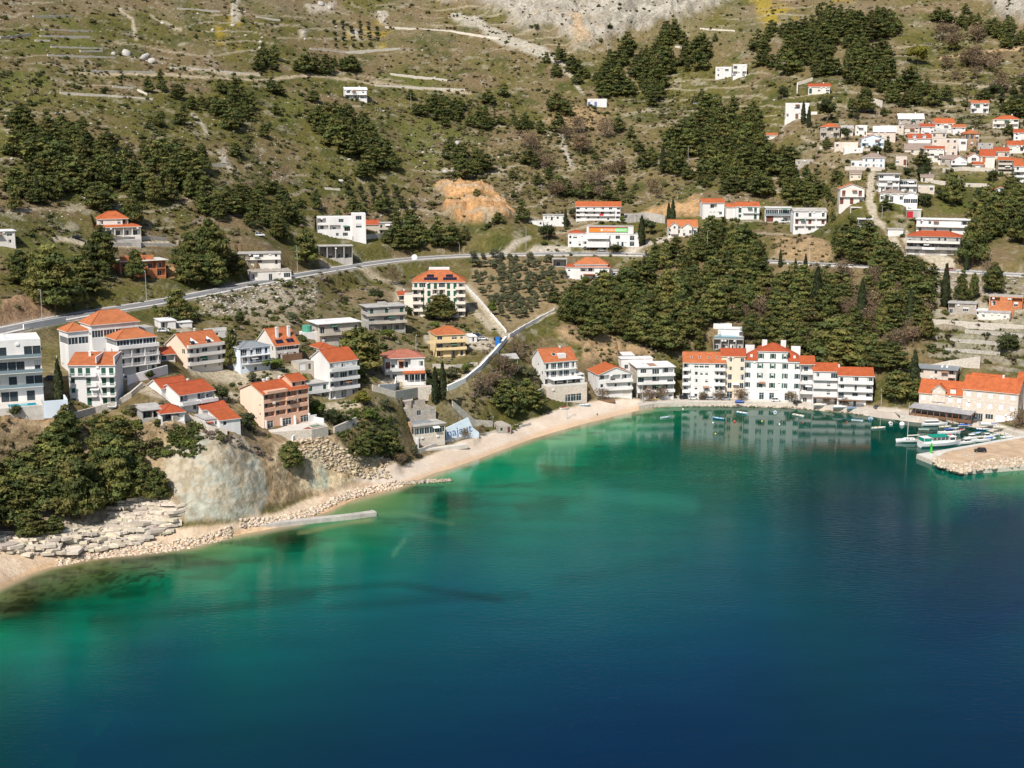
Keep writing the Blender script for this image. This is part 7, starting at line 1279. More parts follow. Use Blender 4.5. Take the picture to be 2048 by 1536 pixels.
for wi, (poly, n, hr, lab, grp) in enumerate(WOODS):
    a = np.array(poly); k = 0; tries = 0; got = []
    while k < n and tries < n * 60:
        tries += 1; u, v = rng.uniform(a[:, 0].min(), a[:, 0].max()), rng.uniform(a[:, 1].min(), a[:, 1].max())
        hp = rng.uniform(*hr) * rng.choice([.6, .8, 1, 1, 1.12]); ju, jv = rng.normal(0, 9), rng.normal(0, 6)
        if not inpoly(np.array([u + ju, u + ju]), np.array([v + jv, v + jv - hp * .75]), poly).all(): continue
        if any(bool(inpoly(np.array([u]), np.array([v - hp * .25]), g)[0]) for g in GAPS + [ORANGE1, ORANGE2, ORANGE3]): continue
        if n > 24 and float(vnoise(np.array([[u / 42.0, v / 30.0, wi * 3.7]]))[0]) < rng.uniform(.2, .56 + .1 * (n in (84, 120)) - .22 * (n in (150, 190, 80))): continue
        md = hp * .3
        if any((u - q[0]) ** 2 + ((v - q[1]) * 1.6) ** 2 < md * md for q in got): continue
        P = G(u, v)
        if blocked(P.x, P.y, 2.0, 3.0): continue
        got.append((u, v)); cand.append((hp, u, v, P, lab, grp)); k += 1
cand.sort(key=lambda c: -c[0]); print("PINES", len(cand))
VT_ = [np.array(x[0]) for x in FARRAW]; massV, massF, massC, off = [], [], [], 0
for i, (hp, u, v, P, lab, grp) in enumerate(cand):
    h = hp / pscale(P); rz = R_.uniform(0, 6.28); wd = R_.choice((.75, .95, 1.1, 1.25, 1.45)) * R_.uniform(.92, 1.08)
    if i < 110: tree('pine_tree', lab, 'pine tree', P, h, PINE[i % 7], rz, grp, wd, True)
    elif i < 285: tree('pine_tree', lab, 'pine tree', P, h, None, rz, grp, wd, False, FARP[i % 6])
    else:
        V, Fc, C = FARRAW[i % 6]; c, s = math.cos(rz), math.sin(rz); W_ = np.stack([(V[:, 0] * c - V[:, 1] * s) * wd, (V[:, 0] * s + V[:, 1] * c) * wd, V[:, 2]], 1) * h + np.array(P)
        massV.append(W_); massF.append(Fc + off); massC.append(C * R_.uniform(.8, 1.2)); off += len(V)
for poly, n, lab, grp in (([(1400,560),(1860,560),(1860,640),(1820,730),(1500,690)], 80, "brownish leafless tree among the pines of the waterfront wood", "leafless trees in the waterfront wood"), ([(1000,260),(1200,260),(1330,400),(1100,420)], 22, "grey leafless tree in the middle scrub", "leafless trees in the middle scrub"), ([(1840,60),(2048,110),(2048,200),(1920,220)], 16, "grey leafless tree on the scrub slope above the village", "leafless trees above the village"), ([(960,690),(1050,700),(1010,790),(950,790)], 8, "leafless shrub tree below the curving parapet", "leafless trees below the parapet")):
    k = 0
    while k < n:
        u, v = rng.uniform(min(p[0] for p in poly), max(p[0] for p in poly)), rng.uniform(min(p[1] for p in poly), max(p[1] for p in poly)); P = G(u, v)
        if not inpoly(np.array([u]), np.array([v]), poly)[0] or blocked(P.x, P.y, 1.5): continue
        k += 1; tree('bare_tree', lab, 'tree', P, rng.uniform(26, 48) / pscale(P), BARE[k % 3], rng.uniform(0, 6.28), grp, rng.uniform(1, 1.4), True)
o = bpy.data.objects.new("pine_woods", np_mesh("pine_woods", np.vstack(massV), np.vstack(massF), LEAF, np.vstack(massC))); COL.objects.link(o); tag(o, "dense pine woods spreading over the hillside", "wood", kind="stuff")
# ---- orchards: rows of olives as single trees
def orchard(poly, n, hr, lab, grp, key='olive', rows=None):
    a = np.array(poly); k = 0; t = 0; got = []
    while k < n and t < n * 50:
        t += 1; u, v = rng.uniform(a[:, 0].min(), a[:, 0].max()), rng.uniform(a[:, 1].min(), a[:, 1].max())
        if rows: u = a[:, 0].min() + round((u - a[:, 0].min()) / rows[0]) * rows[0] + (v - a[:, 1].min()) * rows[2]; v = a[:, 1].min() + round((v - a[:, 1].min()) / rows[1]) * rows[1]
        if not bool(inpoly(np.array([u]), np.array([v]), poly)[0]) or any(abs(u - q[0]) + abs(v - q[1]) * 1.5 < hr[0] * .7 for q in got): continue
        P = G(u, v)
        if blocked(P.x, P.y, 1.0): continue
        got.append((u, v)); k += 1; h = rng.uniform(*hr) / pscale(P); tree('olive_tree', lab, 'olive tree', P, h, None, rng.uniform(0, 6.28), grp, rng.uniform(1.0, 1.3), False, BLOB[key][k % 3][0])
orchard([(938,520),(1100,522),(1130,560),(1090,615),(1020,655),(985,630),(955,575)], 105, (15, 22), "blue-green olive tree in the orchard between the road and the lane junction", "olives in the orchard below the road")
orchard([(695,382),(800,382),(832,425),(720,430)], 34, (13, 17), "round olive tree in the planted rows above the white modern block", "olives in rows above the modern block", 'dark', (24, 12, .35))
orchard([(668,50),(765,50),(770,96),(668,96)], 26, (8, 11), "small round olive tree in the high orchard among yellow flowers", "olives in the high orchard", 'dark', (17, 11, .1))
orchard([(0,200),(60,200),(60,260),(0,270)], 12, (9, 13), "small tree in the grassy plot at the left edge", "small trees in the left grassy plot", 'dark')
orchard([(1960,190),(2048,180),(2048,235),(2030,230),(1975,215)], 16, (14, 22), "olive tree on the terraces above the village", "olives above the village", 'dark')
# ---- scrub: countless bushes as one body per look
SCR = []
for s in range(10):
    r = np.random.default_rng(600 + s); parts = []
    for k in range(r.integers(2, 5)): q = r.uniform(.25, .5); parts.append(clump(r, np.array([r.uniform(-.5, .5), r.uniform(-.5, .5), q * .6]), q, q * .75, 16, .2, (1, 1, 1), .3, core=True))
    SCR.append(join(parts))
def Gv(u, v):
    return np.array([G(a, b) for a, b in zip(u, v)])
def scatter(name, label, regions, cols, hr, cat="scrub", front=0.0):
    Vs, Fs, Cs, off, n = [], [], [], 0, 0
    for poly, cnt in regions:
        a = np.array(poly, float); u = rng.uniform(a[:, 0].min(), a[:, 0].max(), cnt * 3); v = rng.uniform(a[:, 1].min(), a[:, 1].max(), cnt * 3); k = inpoly(u, v, poly); u, v = u[k][:cnt], v[k][:cnt]
        den = vnoise(np.stack([u / 38, v / 26, np.full(len(u), len(name) * 3.1)], -1)); k = den > rng.uniform(.25, .62, len(u)); u, v = u[k], v[k]
        for uu, vv in zip(u, v):
            P = G(uu, vv)
            if P.z < 3 or any(inpoly(np.array([uu]), np.array([vv]), g)[0] for g in (ORANGE1, ORANGE2, ORANGE3)) or blocked(P.x, P.y, .6, front): continue
            V, Fc, C = SCR[rng.integers(len(SCR))]; s = rng.uniform(*hr) * (1.5 if rng.random() < .12 else 1); rz = rng.uniform(0, 6.28); c_, s_ = math.cos(rz), math.sin(rz)
            Vs.append(np.stack([V[:, 0] * c_ - V[:, 1] * s_, V[:, 0] * s_ + V[:, 1] * c_, V[:, 2] * rng.uniform(.7, 1.1)], 1) * s + np.array(P)); Fs.append(Fc + off); Cs.append(C * np.array(cols[rng.integers(len(cols))]) * rng.uniform(.75, 1.25)); off += len(V); n += 1
    o = bpy.data.objects.new(name, np_mesh(name, np.vstack(Vs), np.vstack(Fs), LEAF, np.vstack(Cs))); COL.objects.link(o); tag(o, label, cat, kind="stuff"); print(name, n)
HILL = [(-220,-40),(2260,-40),(2260,240),(1900,300),(1650,260),(1700,420),(1400,420),(1100,440),(980,470),(700,440),(500,480),(300,480),(-220,470)]
LOW = [(330,620),(640,540),(800,530),(1000,640),(1000,800),(860,800),(740,720),(420,650)]
scatter("scrub", "olive green and brown scrub dotted over the hillside", [(HILL, 6100), ([(-60,120),(1100,100),(1100,420),(-60,420)], 1900), ([(880,200),(1400,180),(1420,400),(900,430)], 2000), ([(1600,250),(2060,200),(2060,400),(1620,420)], 700), ([(1850,40),(2060,80),(2060,220),(1900,200)], 700), (LOW, 420), ([(0,840),(300,850),(330,1000),(0,1060)], 330), ([(880,690),(1080,690),(1090,830),(900,850)], 300), ([(1100,640),(1860,560),(1860,720),(1200,740)], 700), ([(1840,560),(2060,560),(2060,720),(1850,740)], 300), ([(0,470),(480,450),(480,600),(60,620),(0,620)], 350), ([(1060,440),(1700,440),(1860,520),(1700,545),(1100,520)], 500)], [(.11,.10,.042), (.13,.11,.052), (.095,.10,.036), (.15,.125,.07), (.075,.08,.03), (.10,.085,.045)], (.7, 2.2))
scatter("evergreen_scrub", "large dark green bushes scattered between the woods", [(HILL, 1200), ([(-60,120),(1000,120),(1000,420),(-60,420)], 420), ([(900,180),(1420,180),(1420,420),(950,440)], 420), ([(1600,200),(2060,180),(2060,420),(1640,420)], 330), ([(1060,440),(1860,440),(1860,560),(1100,520)], 200), (LOW, 130), ([(1840,560),(2060,560),(2060,720),(1850,740)], 110)], [(.06,.075,.022), (.075,.085,.026), (.05,.06,.02), (.085,.085,.03)], (1.5, 3.2))
scatter("bare_scrub", "grey-brown leafless scrub on the dry slopes", [(HILL, 2700), ([(700,250),(1200,240),(1200,400),(760,420)], 600), ([(1800,60),(2060,100),(2060,240),(1900,260)], 420), (LOW, 240), ([(280,860),(470,870),(560,930),(480,900)], 120), ([(960,690),(1060,690),(1010,790),(940,800)], 160), ([(1120,560),(1860,580),(1860,720),(1200,720)], 200)], [(.20,.155,.125), (.17,.14,.105), (.22,.185,.15), (.16,.12,.09)], (.8, 2.0))
scatter("bright_scrub", "fresh green and pale flowering bushes on the middle slope", [(HILL, 650), ([(1150,290),(1320,280),(1330,350),(1150,350)], 120), ([(430,340),(540,330),(560,440),(440,440)], 60), (LOW, 70), ([(680,620),(960,660),(950,790),(700,780)], 110), ([(100,780),(700,760),(700,880),(350,860)], 70), ([(1640,280),(2060,280),(2060,420),(1640,420)], 120)], [(.12,.15,.03), (.26,.24,.15), (.10,.13,.028), (.22,.22,.15)], (.8, 1.8))
scatter("hedges", "dark green garden bushes around the houses", [([(265,850),(340,840),(455,872),(440,900),(380,925),(290,920)], 800), ([(300,620),(640,560),(820,560),(870,800),(700,840),(420,800),(320,700)], 950), ([(660,800),(800,790),(800,860),(690,890)], 120), ([(1180,660),(1360,690),(1360,720),(1200,740)], 60), ([(1640,240),(2060,230),(2060,345),(1640,340)], 200), ([(860,728),(960,735),(980,770),(930,790),(870,780)], 160), ([(60,800),(560,830),(560,880),(330,860),(120,850)], 150), ([(330,640),(760,640),(760,830),(640,840),(420,760)], 170), ([(1130,500),(1240,500),(1240,508),(1130,508)], 60), ([(1060,560),(1260,555),(1260,580),(1100,590)], 80), ([(1640,340),(1960,340),(1960,420),(1640,420)], 140), ([(640,820),(780,820),(790,870),(680,880)], 120), ([(960,850),(1090,835),(1090,850),(970,868)], 90)], [(.06,.08,.024), (.075,.10,.026), (.085,.09,.035), (.11,.13,.03)], (.8, 2.0), front=1.5)
# ------------------------------------------------------------------ cars
TYRE = mat("tyre_rubber", (.02, .02, .02), .9, .1, 2); HUB = mat("wheel_rim", (.4, .4, .41), .4, .1, 2, metal=.6); CGL = glass_mat('car_glass', (.015, .018, .022)); LAMPG = mat("headlight_lens", (.75, .75, .72), .25, .02, 1)
def carpaint(name, c):
    m, nt, b = nmat(name); b.inputs['Base Color'].default_value = (*c, 1); b.inputs['Roughness'].default_value = .3; b.inputs['Coat Weight'].default_value = .6; b.inputs['Coat Roughness'].default_value = .1; MATS[name] = m; return m
PAINT = {k: carpaint("car_paint_" + k, c) for k, c in dict(white=(.78,.78,.77), black=(.012,.013,.016), red=(.42,.015,.02), silver=(.42,.43,.44), grey=(.12,.125,.13), blue=(.03,.06,.13)).items()}
_CM = {}
def car_meshes(style):
    if style in _CM: return _CM[style]
    L, Wd = (4.3, 1.75) if style != 'van' else (4.5, 1.85); hw = Wd / 2
    low = {'car': [(-2.1,.35),(2.1,.35),(2.12,.62),(1.95,.78),(1.05,.92),(-1.75,.98),(-2.1,.88)], 'suv': [(-2.15,.4),(2.1,.4),(2.15,.75),(2.0,.95),(1.0,1.08),(-2.0,1.12),(-2.17,1.0)], 'van': [(-2.2,.4),(2.2,.4),(2.25,.75),(2.0,1.0),(1.35,1.12),(-2.2,1.15)]}[style]
    top = {'car': [(1.0,.92),(.35,1.42),(-1.2,1.44),(-1.85,.98)], 'suv': [(.95,1.08),(.4,1.64),(-1.75,1.66),(-2.1,1.12)], 'van': [(1.3,1.12),(.7,1.78),(-2.05,1.82),(-2.2,1.15)]}[style]
    b = MB(); n = len(low)
    def sec(pts, y, tuck): return [(x * (1 - tuck * .02), y, z) for x, z in pts]
    rings = [sec(low, -hw + .12, 1), sec(low, -hw, 0), sec(low, hw, 0), sec(low, hw - .12, 1)]
    rings[0] = [(x, y, z + (.05 if z < .5 else -.03)) for x, y, z in rings[0]]; rings[3] = [(x, y, z + (.05 if z < .5 else -.03)) for x, y, z in rings[3]]
    b.face(rings[0]); b.face(rings[3][::-1])
    rings2 = [rings[0], [(x, -hw, z) for x, _, z in rings[1]], [(x, hw, z) for x, _, z in rings[2]], rings[3]]
    for i in range(3):
        for k in range(n): k2 = (k + 1) % n; b.face([rings2[i][k], rings2[i][k2], rings2[i + 1][k2], rings2[i + 1][k]])
    a = hw - .08; t = hw - .26; zt = [p[1] for p in top]; (x0, z0), (x1, z1), (x2, z2), (x3, z3) = top
    b.face([(x1, -t, z1 + .03), (x1, t, z1 + .03), (x2, t, z2 + .03), (x2, -t, z2 + .03)])
    for p, q in (((x1, z1), (x1, z1)),): pass
    for sg in (-1, 1):
        for (xa, za), (xb, zb) in (((x0, z0), (x1, z1)), ((x3, z3), (x2, z2)), (((x0 + x3) / 2 - .1, (z0 + z3) / 2), ((x1 + x2) / 2 - .05, (z1 + z2) / 2))): b.bar((xa, sg * a, za), (xb, sg * t, zb + .02), .055, n=4)
    body = b.mesh("car_body", [PAINT['white']]); g = MB()
    g.face([(x0, -a, z0), (x0, a, z0), (x1, t, z1), (x1, -t, z1)]); g.face([(x3, a, z3), (x3, -a, z3), (x2, -t, z2), (x2, t, z2)])
    for sg in (-1, 1): g.face([(x0, sg * a, z0), (x1, sg * t, z1), (x2, sg * t, z2), (x3, sg * a, z3)])
    gl = g.mesh("car_glass", CGL); w = MB(); w.bar((0, -.11, 0), (0, .11, 0), .33, 0, n=14); w.bar((0, -.12, 0), (0, .12, 0), .19, 1, n=10); wh = w.mesh("wheel", [TYRE, HUB]); h = MB(); h.box(-.06, .03, -.2, .2, -.07, .07); hd = h.mesh("headlight", LAMPG); _CM[style] = (body, gl, wh, hd, hw, low); return _CM[style]
_bodycol = {}
def car(P, yaw, style, col, label, kind='parked_car', group=None):
    bd, gl, wh, hd, hw, low = car_meshes(style); k = (style, col)
    if k not in _bodycol: m_ = bd.copy(); m_.materials.clear(); m_.materials.append(PAINT[col]); _bodycol[k] = m_
    o = empty(kind, P, yaw); tag(o, label, 'van' if style == 'van' else 'car', group); inst("body", _bodycol[k], o); inst("windows", gl, o)
    for x in (-1.3, 1.35):
        for y in (-hw + .1, hw - .1): inst("wheel", wh, o, (x, y, .33))
    for y in (-.6, .6): inst("headlight", hd, o, (2.1 if style != 'van' else 2.2, y, .68 if style == 'car' else .8))
    return o
def road_at(u):
    v = np.interp(u, [p[0] for p in ROADP], [p[1] for p in ROADP]); P = on_plane(u, v, 50.1); i = int(np.argmin((RDA[:, 0] - P.x) ** 2 + (RDA[:, 1] - P.y) ** 2)); i = min(max(i, 1), len(RDF) - 2); t = RDF[i + 1] - RDF[i - 1]; return RDF[i], math.atan2(t.y, t.x), Vector((t.y, -t.x, 0)).normalized()
p, yw, s = road_at(1905); car(p + s * 1.8 + Vector((0, 0, .06)), yw, 'car', 'red', "red car driving on the coast road at the right", 'car')
CARS = [(262,762,25,'van','white',"white van parked beside the stepped hotel"),(104,760,10,'car','blue',"dark blue car parked behind the glass-railed white hotel"),(326,664,15,'car','white',"white car under the shelter right of the stepped hotel"),(558,548,12,'car','red',"red car parked by the roadside house"),(955,676,10,'suv','blue',"dark blue pickup-like car in the yard by the lane junction"),(966,682,8,'car','white',"white car in front of the dark one in the lane junction yard"),(996,683,60,'suv','black',"black car beside the blue container"),(848,768,15,'car','blue',"dark blue car on the red-tiled house forecourt"),
 (1820,528,70,'car','blue',"dark blue car on the drive of the long grey building"),(1570,445,5,'van','white',"white van parked under the third hillside house"),(1174,494,4,'car','grey',"grey car left of the two parked before the supermarket"),(1203,494,4,'car','silver',"silver car right of the two parked before the supermarket"),(155,478,20,'suv','black',"dark car under the porch of the hipped villa"),(1250,440,80,'car','white',"white car in the concrete garage by the roadside apartments"),(520,474,10,'van','white',"white caravan-like van above the roadside house"),(1392,208,0,'car','silver',"silver car on the hillside track by the middle wood")]
for u, v, yw, st, c, lab in CARS: P = G(u, v); P.z += .12; car(P, math.radians(yw), st, c, lab)
for u, v, yw, st, c, lab in [(1369,798,12,'suv','black',"black car, first from the left in the quay parking row"),(1386,798.5,8,'car','white',"white car, second from the left in the quay parking row"),(1408,798.5,10,'car','grey',"dark grey car behind the tamarisk in the quay parking row"),(1421,799,6,'car','silver',"silver car, fourth in the quay parking row"),(1452,800,4,'car','silver',"silver car, right end of the quay parking row"),(1552,803,8,'suv','white',"white estate car alone in front of the big hotel"),(1595,807,40,'car','black',"black car at the right corner of the big hotel"),(1950,842,-14,'suv','grey',"grey car parked before the stone warehouse"),(1757,817,20,'car','grey',"grey car at the end of the linked houses")]:
    car(on_plane(u, v, QZ + .02), math.radians(yw), st, c, lab)
car(on_plane(1960, 904, 1.6), math.radians(172), 'suv', 'black', "black car parked on the sandy mole")
# ------------------------------------------------------------------ boats
HW = {}
def hullpaint(k, c): return mat("boat_" + k, c, .35, .06, 1, spec=.5)
HULL = {k: hullpaint(k, c) for k, c in dict(white=(.80,.80,.78), blue=(.05,.22,.42), grey=(.45,.47,.48), dark=(.05,.055,.06), cream=(.70,.64,.5), teal=(.03,.30,.26), red=(.5,.05,.03), royal=(.02,.10,.38), lightblue=(.30,.50,.65), yellow=(.75,.5,.03)).items()}
DECKW = mat("boat_deck", (.70, .69, .65), .6, .08, 1); TEAK = mat("teak_deck", (.30, .19, .11), .8, .15, 2); TARP = mat("green_awning", (.0, .26, .19), .7, .05, .5)
def hull(L, B, fb, sheer=.25, draft=.4, open_=True, transom=.75, n=11):
    mb = MB(); secs = []
    for i in range(n):
        t = i / (n - 1); x = -L / 2 + L * t; w = B / 2 * (transom + (1 - transom) * math.sin(min(t / .45, 1) * math.pi / 2)) * (1 - max(0, (t - .45) / .55) ** 2.2) + .02; z = fb + sheer * (t - .35) ** 2 * 2.2
        secs.append([(x + (.0 if t < 1 else .05), -w, z), (x - .12 * t, -w * .86, z * .35), (x - .3 * t, -w * .35, -draft * (1 - t * .5)), (x - .3 * t, w * .35, -draft * (1 - t * .5)), (x - .12 * t, w * .86, z * .35), (x, w, z)])
    for i in range(n - 1):
        for k in range(5): mb.face([secs[i][k], secs[i + 1][k], secs[i + 1][k + 1], secs[i][k + 1]], 0)
    mb.face(secs[0], 0); g = .82
    for i in range(n - 1):
        a, b = secs[i], secs[i + 1]; dz = -.28 if open_ else -.04
        for s0 in (0, 5): 
            p, q = a[s0], b[s0]; mb.face([p, q, (q[0], q[1] * g, q[2] + .02), (p[0], p[1] * g, p[2] + .02)], 1)
            if open_: mb.face([(p[0], p[1] * g, p[2] + .02), (q[0], q[1] * g, q[2] + .02), (q[0], q[1] * g * .9, q[2] + dz), (p[0], p[1] * g * .9, p[2] + dz)], 2)
        gg = g * .9 if open_ else g; mb.face([(a[0][0], a[0][1] * gg, a[0][2] + dz), (b[0][0], b[0][1] * gg, b[0][2] + dz), (b[5][0], b[5][1] * gg, b[5][2] + dz), (a[5][0], a[5][1] * gg, a[5][2] + dz)], 2)
    return mb
def dinghy(P, yaw, L, hc, label, inner='grey', cover=None, mast=False, motor=True):
    o = empty('dinghy', P, yaw); tag(o, label, 'boat'); B = L * .36; hull(L, B, .5, open_=True).build('hull', [HULL[hc], DECKW, HULL[inner]], o)
    mb = MB(); mb.box(-L * .06, L * .0, -B * .36, B * .36, .42, .48); mb.build('bench', TEAK, o); mb = MB(); mb.box(-L * .36, -L * .30, -B * .33, B * .33, .42, .48); mb.build('bench', TEAK, o)
    if cover: mb = MB(); mb.face([(-L * .42, -B * .36, .55), (L * .12, -B * .42, .6), (L * .12, 0, 1.0), (-L * .42, 0, .95)]); mb.face([(-L * .42, B * .36, .55), (L * .12, B * .42, .6), (L * .12, 0, 1.0), (-L * .42, 0, .95)]); mb.face([(L * .12, -B * .42, .6), (L * .12, B * .42, .6), (L * .12, 0, 1.0)]); mb.build('cover', HULL[cover], o)
    if motor: mb = MB(); mb.box(-L / 2 - .22, -L / 2 - .01, -.15, .15, .3, .85); mb.build('outboard_motor', HULL['dark'], o)
    if mast: mb = MB(); mb.bar((L * .1, 0, .3), (L * .1, 0, 5.5), .05, r2=.03); mb.build('mast', RAIL, o)
    return o
def W0(u, v, z=0.0): return on_plane(u, v, z)
D = math.radians
for u, v, L, hd, hc, inn, cov, ms, lab in [(1437,838,5.2,150,'blue','lightblue',None,False,"blue rowing boat moored left of the hotel reflection"),(1484,827,5.4,-42,'lightblue','white',None,False,"pale blue and white boat moored off the tamarisks"),(1550,826,4.4,80,'white','lightblue',None,False,"small white boat with blue inside, moored before the hotel"),(1597,832,5.6,-48,'white','cream',None,False,"white open boat moored off the hotel's right corner"),(1741,839,5.4,75,'blue','lightblue',None,False,"bright blue boat moored by the quay corner"),(1757,857,6.0,8,'white','cream',None,True,"white boat with a thin mast moored off the harbour"),(1781,848,4.6,80,'white','white','white',False,"small covered white boat between the masted boat and the round buoy"),(2013,876,5.0,4,'white','white',None,False,"white dinghy alone inside the harbour's right end"),(1987,871,5.6,6,'white','grey',None,False,"white open boat beside the harbour wall, second from the right"),(1931,852,6.0,4,'white','royal','royal',False,"white motor boat under a dark blue cover in the harbour"),(1958,892,4.6,10,'dark','dark',None,False,"dark inflatable dinghy moored along the mole"),(1940,896,4.2,12,'grey','dark',None,False,"grey dinghy behind the excursion boat's bow"),(1995,884,5.4,8,'white','blue',None,True,"white boat with a mast along the inner mole wall"),(1890,855,5.0,4,'cream','cream',None,True,"cream boat with a thin mast beside the long motor boat"),(1952,868,4.8,20,'white','lightblue',None,False,"white boat with pale blue inside in mid harbour"),(1966,860,5.2,-10,'blue','white',None,False,"dark blue boat below the stone warehouse"),(1982,879,4.6,14,'white','white','royal',False,"small white boat under a blue cover in the moored row"),(2022,871,4.4,-20,'lightblue','white',None,False,"pale blue boat in the harbour's inner corner"),(1908,858,4.6,10,'white','grey',None,False,"white open boat between the two long motor boats"),(1922,862,4.4,30,'white','red',None,False,"white boat with a red floor in mid harbour"),(1848,860,4.2,-15,'cream','teal',None,False,"cream and green boat just inside the harbour mouth"),(1715,842,4.8,-30,'white','blue',None,False,"white boat with blue floor off the linked houses"),(1330,836,4.4,20,'white','lightblue',None,False,"lone white boat off the white flats")]:
    dinghy(W0(u, v), D(hd), L, hc, lab, inn, cov, ms)
for u, v, L, hd, hc, inn, cov, lab in [(1640,811,5.6,2,'white','white','cream',"covered white boat stored on the quay, left of two"),(1680,815,6.2,2,'white','white','white',"covered white boat stored on the quay, right of two"),(1703,817,4.0,5,'lightblue','royal',None,"small pale blue boat at the quay's end"),(1480,805,4.2,-30,'royal','royal','royal',"boat under a bright blue tarpaulin on the quay"),(1977,850,7,-14,'white','royal','white',"white boat with blue stripe laid up before the stone warehouse"),(2000,856,5,-18,'cream','cream',None,"cream boat laid up at the harbour's right corner")]:
    dinghy(on_plane(u, v, QZ + .35), D(hd), L, hc, lab, inn, cov, False, False)
for u, v, L, hd, hc, inn, lab in [(1129,818,4.4,35,'white','red',"white and red boat pulled up on the beach"),(1170,812,4.8,8,'lightblue','white',"pale blue boat lying on the beach below the pension"),(1306,800,4.6,5,'yellow','yellow',"yellow kayak boat at the beach end of the quay")]:
    P = G(u, v); P.z += .25; dinghy(P, D(hd), L, hc, lab, inn, None, False, False)
# sailing yacht
o = empty('sailing_yacht', W0(1819, 884), D(186)); tag(o, "white sailing yacht with a tall mast moored at the harbour mouth", 'sailing boat'); L = 11.0
hull(L, 3.5, 1.15, .35, .5, False, .7, 13).build('hull', [HULL['white'], DECKW, DECKW], o); mb = MB(); mb.prism([(-1.6, -1.0), (1.9, -.75), (2.6, 0), (1.9, .75), (-1.6, 1.0)], 1.1, 1.65, 0); mb.build('cabin', HULL['white'], o); mb = MB()
for x in (-1, .2, 1.2): mb.box(x, x + .7, -1.02, -.9, 1.3, 1.5); mb.box(x, x + .7, .9, 1.02, 1.3, 1.5)
mb.build('cabin_window', GLASS, o); mb = MB(); mb.bar((.9, 0, 1.2), (.9, 0, 15.5), .11, r2=.07, n=8); mb.bar((.9, -1.1, 9), (.9, 1.1, 9), .03); mb.build('mast', RAIL, o); mb = MB(); mb.bar((.85, 0, 2.4), (-3.8, 0, 2.5), .08); mb.bar((.8, 0, 2.6), (-3.6, 0, 2.7), .17, 1); mb.build('boom', [RAIL, HULL['cream']], o); mb = MB()
for q in ((5.5, 0, 1.4), (-5.3, 0, 1.3), (.9, 1.6, 1.2), (.9, -1.6, 1.2)): mb.bar(q, (.9, 0, 15.3), .018, n=3)
mb.build('rigging', RAILD, o); mb = MB(); mb.box(-4.6, -1.9, -.9, .9, 1.14, 1.2); mb.build('cockpit', TEAK, o)
# excursion boat with green awning
o = empty('excursion_boat', W0(1880, 892), D(13)); tag(o, "white wooden excursion boat under a flat green awning, moored at the mole", 'boat'); L = 17.0
hull(L, 5.0, 1.7, .5, .6, False, .8, 13).build('hull', [HULL['white'], DECKW, TEAK], o); mb = MB(); mb.box(-7.9, 2.6, -2.0, 2.0, 1.66, 2.5); mb.build('bulwark', HULL['white'], o); mb = MB(); mb.box(-4.4, 2.4, -2.35, 2.35, 4.05, 4.17); mb.build('awning', TARP, o); mb = MB(); mb.box(-8.0, -7.0, -2.02, 2.02, 2.52, 3.5); mb.box(-6.98, -4.9, -2.04, -1.96, 2.52, 3.4); mb.build('side_screen', TARP, o); mb = MB()
for x in (-7.8, -4.3, -2.6, -.9, .8, 2.3):
    for y in (-2.1, 2.1): mb.box(x - .06, x + .06, y - .06, y + .06, 2.45, 4.04)
mb.build('awning_frame', HULL['white'], o); mb = MB(); mb.box(-7.9, -4.6, -2.0, 2.0, 3.7, 3.82); mb.build('aft_roof', HULL['white'], o); mb = MB(); mb.box(2.65, 5.6, -1.5, 1.5, 1.67, 3.6); mb.box(2.4, 5.9, -1.7, 1.7, 3.61, 3.75); mb.build('wheelhouse', HULL['white'], o); mb = MB(); mb.box(5.61, 5.65, -1.2, 1.2, 2.5, 3.3); mb.box(3.2, 5.2, -1.55, -1.51, 2.5, 3.3); mb.build('wheelhouse_window', GLASS, o); mb = MB(); mb.bar((4.4, .6, 3.75), (4.4, .6, 4.3), .35, n=10); mb.build('life_ring', HULL['red'], o); mb = MB(); mb.bar((6.2, 0, 1.9), (6.2, 0, 6.5), .07); mb.build('mast', RAIL, o)
def cruiser(u, v, L, hd, lab, top='white', cab=(.1, .62), hc='white'):
    o = empty('motor_boat', W0(u, v), D(hd)); tag(o, lab, 'boat'); B = L * .3; hull(L, B, 1.0, .3, .4, False, .85).build('hull', [HULL[hc], DECKW, DECKW], o); x0, x1 = -L / 2 + L * cab[0], -L / 2 + L * cab[1]; mb = MB(); w = B * .36
    mb.prism([(x0, -w), (x1, -w * .8), (x1 + .5, 0), (x1, w * .8), (x0, w)], .96, 1.35); mb.build('cabin', HULL['white'], o); mb = MB(); mb.prism([(x0 + .1, -w + .06), (x1 - .1, -w * .8 + .06), (x1 + .3, 0), (x1 - .1, w * .8 - .06), (x0 + .1, w - .06)], 1.352, 2.0); mb.build('cabin_window', GLASS, o); mb = MB(); mb.prism([(x0 - .3, -w - .05), (x1 - .2, -w * .85), (x1 + .35, 0), (x1 - .2, w * .85), (x0 - .3, w + .05)], 2.002, 2.14); mb.build('cabin_roof', HULL[top], o); mb = MB()
    for k in range(6): x = L * .12 + L * .36 * k / 5; mb.bar((x, -B * .4 * (1 - k / 6), 1.0), (x, -B * .4 * (1 - k / 6), 1.6), .02, n=3); mb.bar((x, B * .4 * (1 - k / 6), 1.0), (x, B * .4 * (1 - k / 6), 1.6), .02, n=3)
    mb.build('bow_rail', RAIL, o); return o
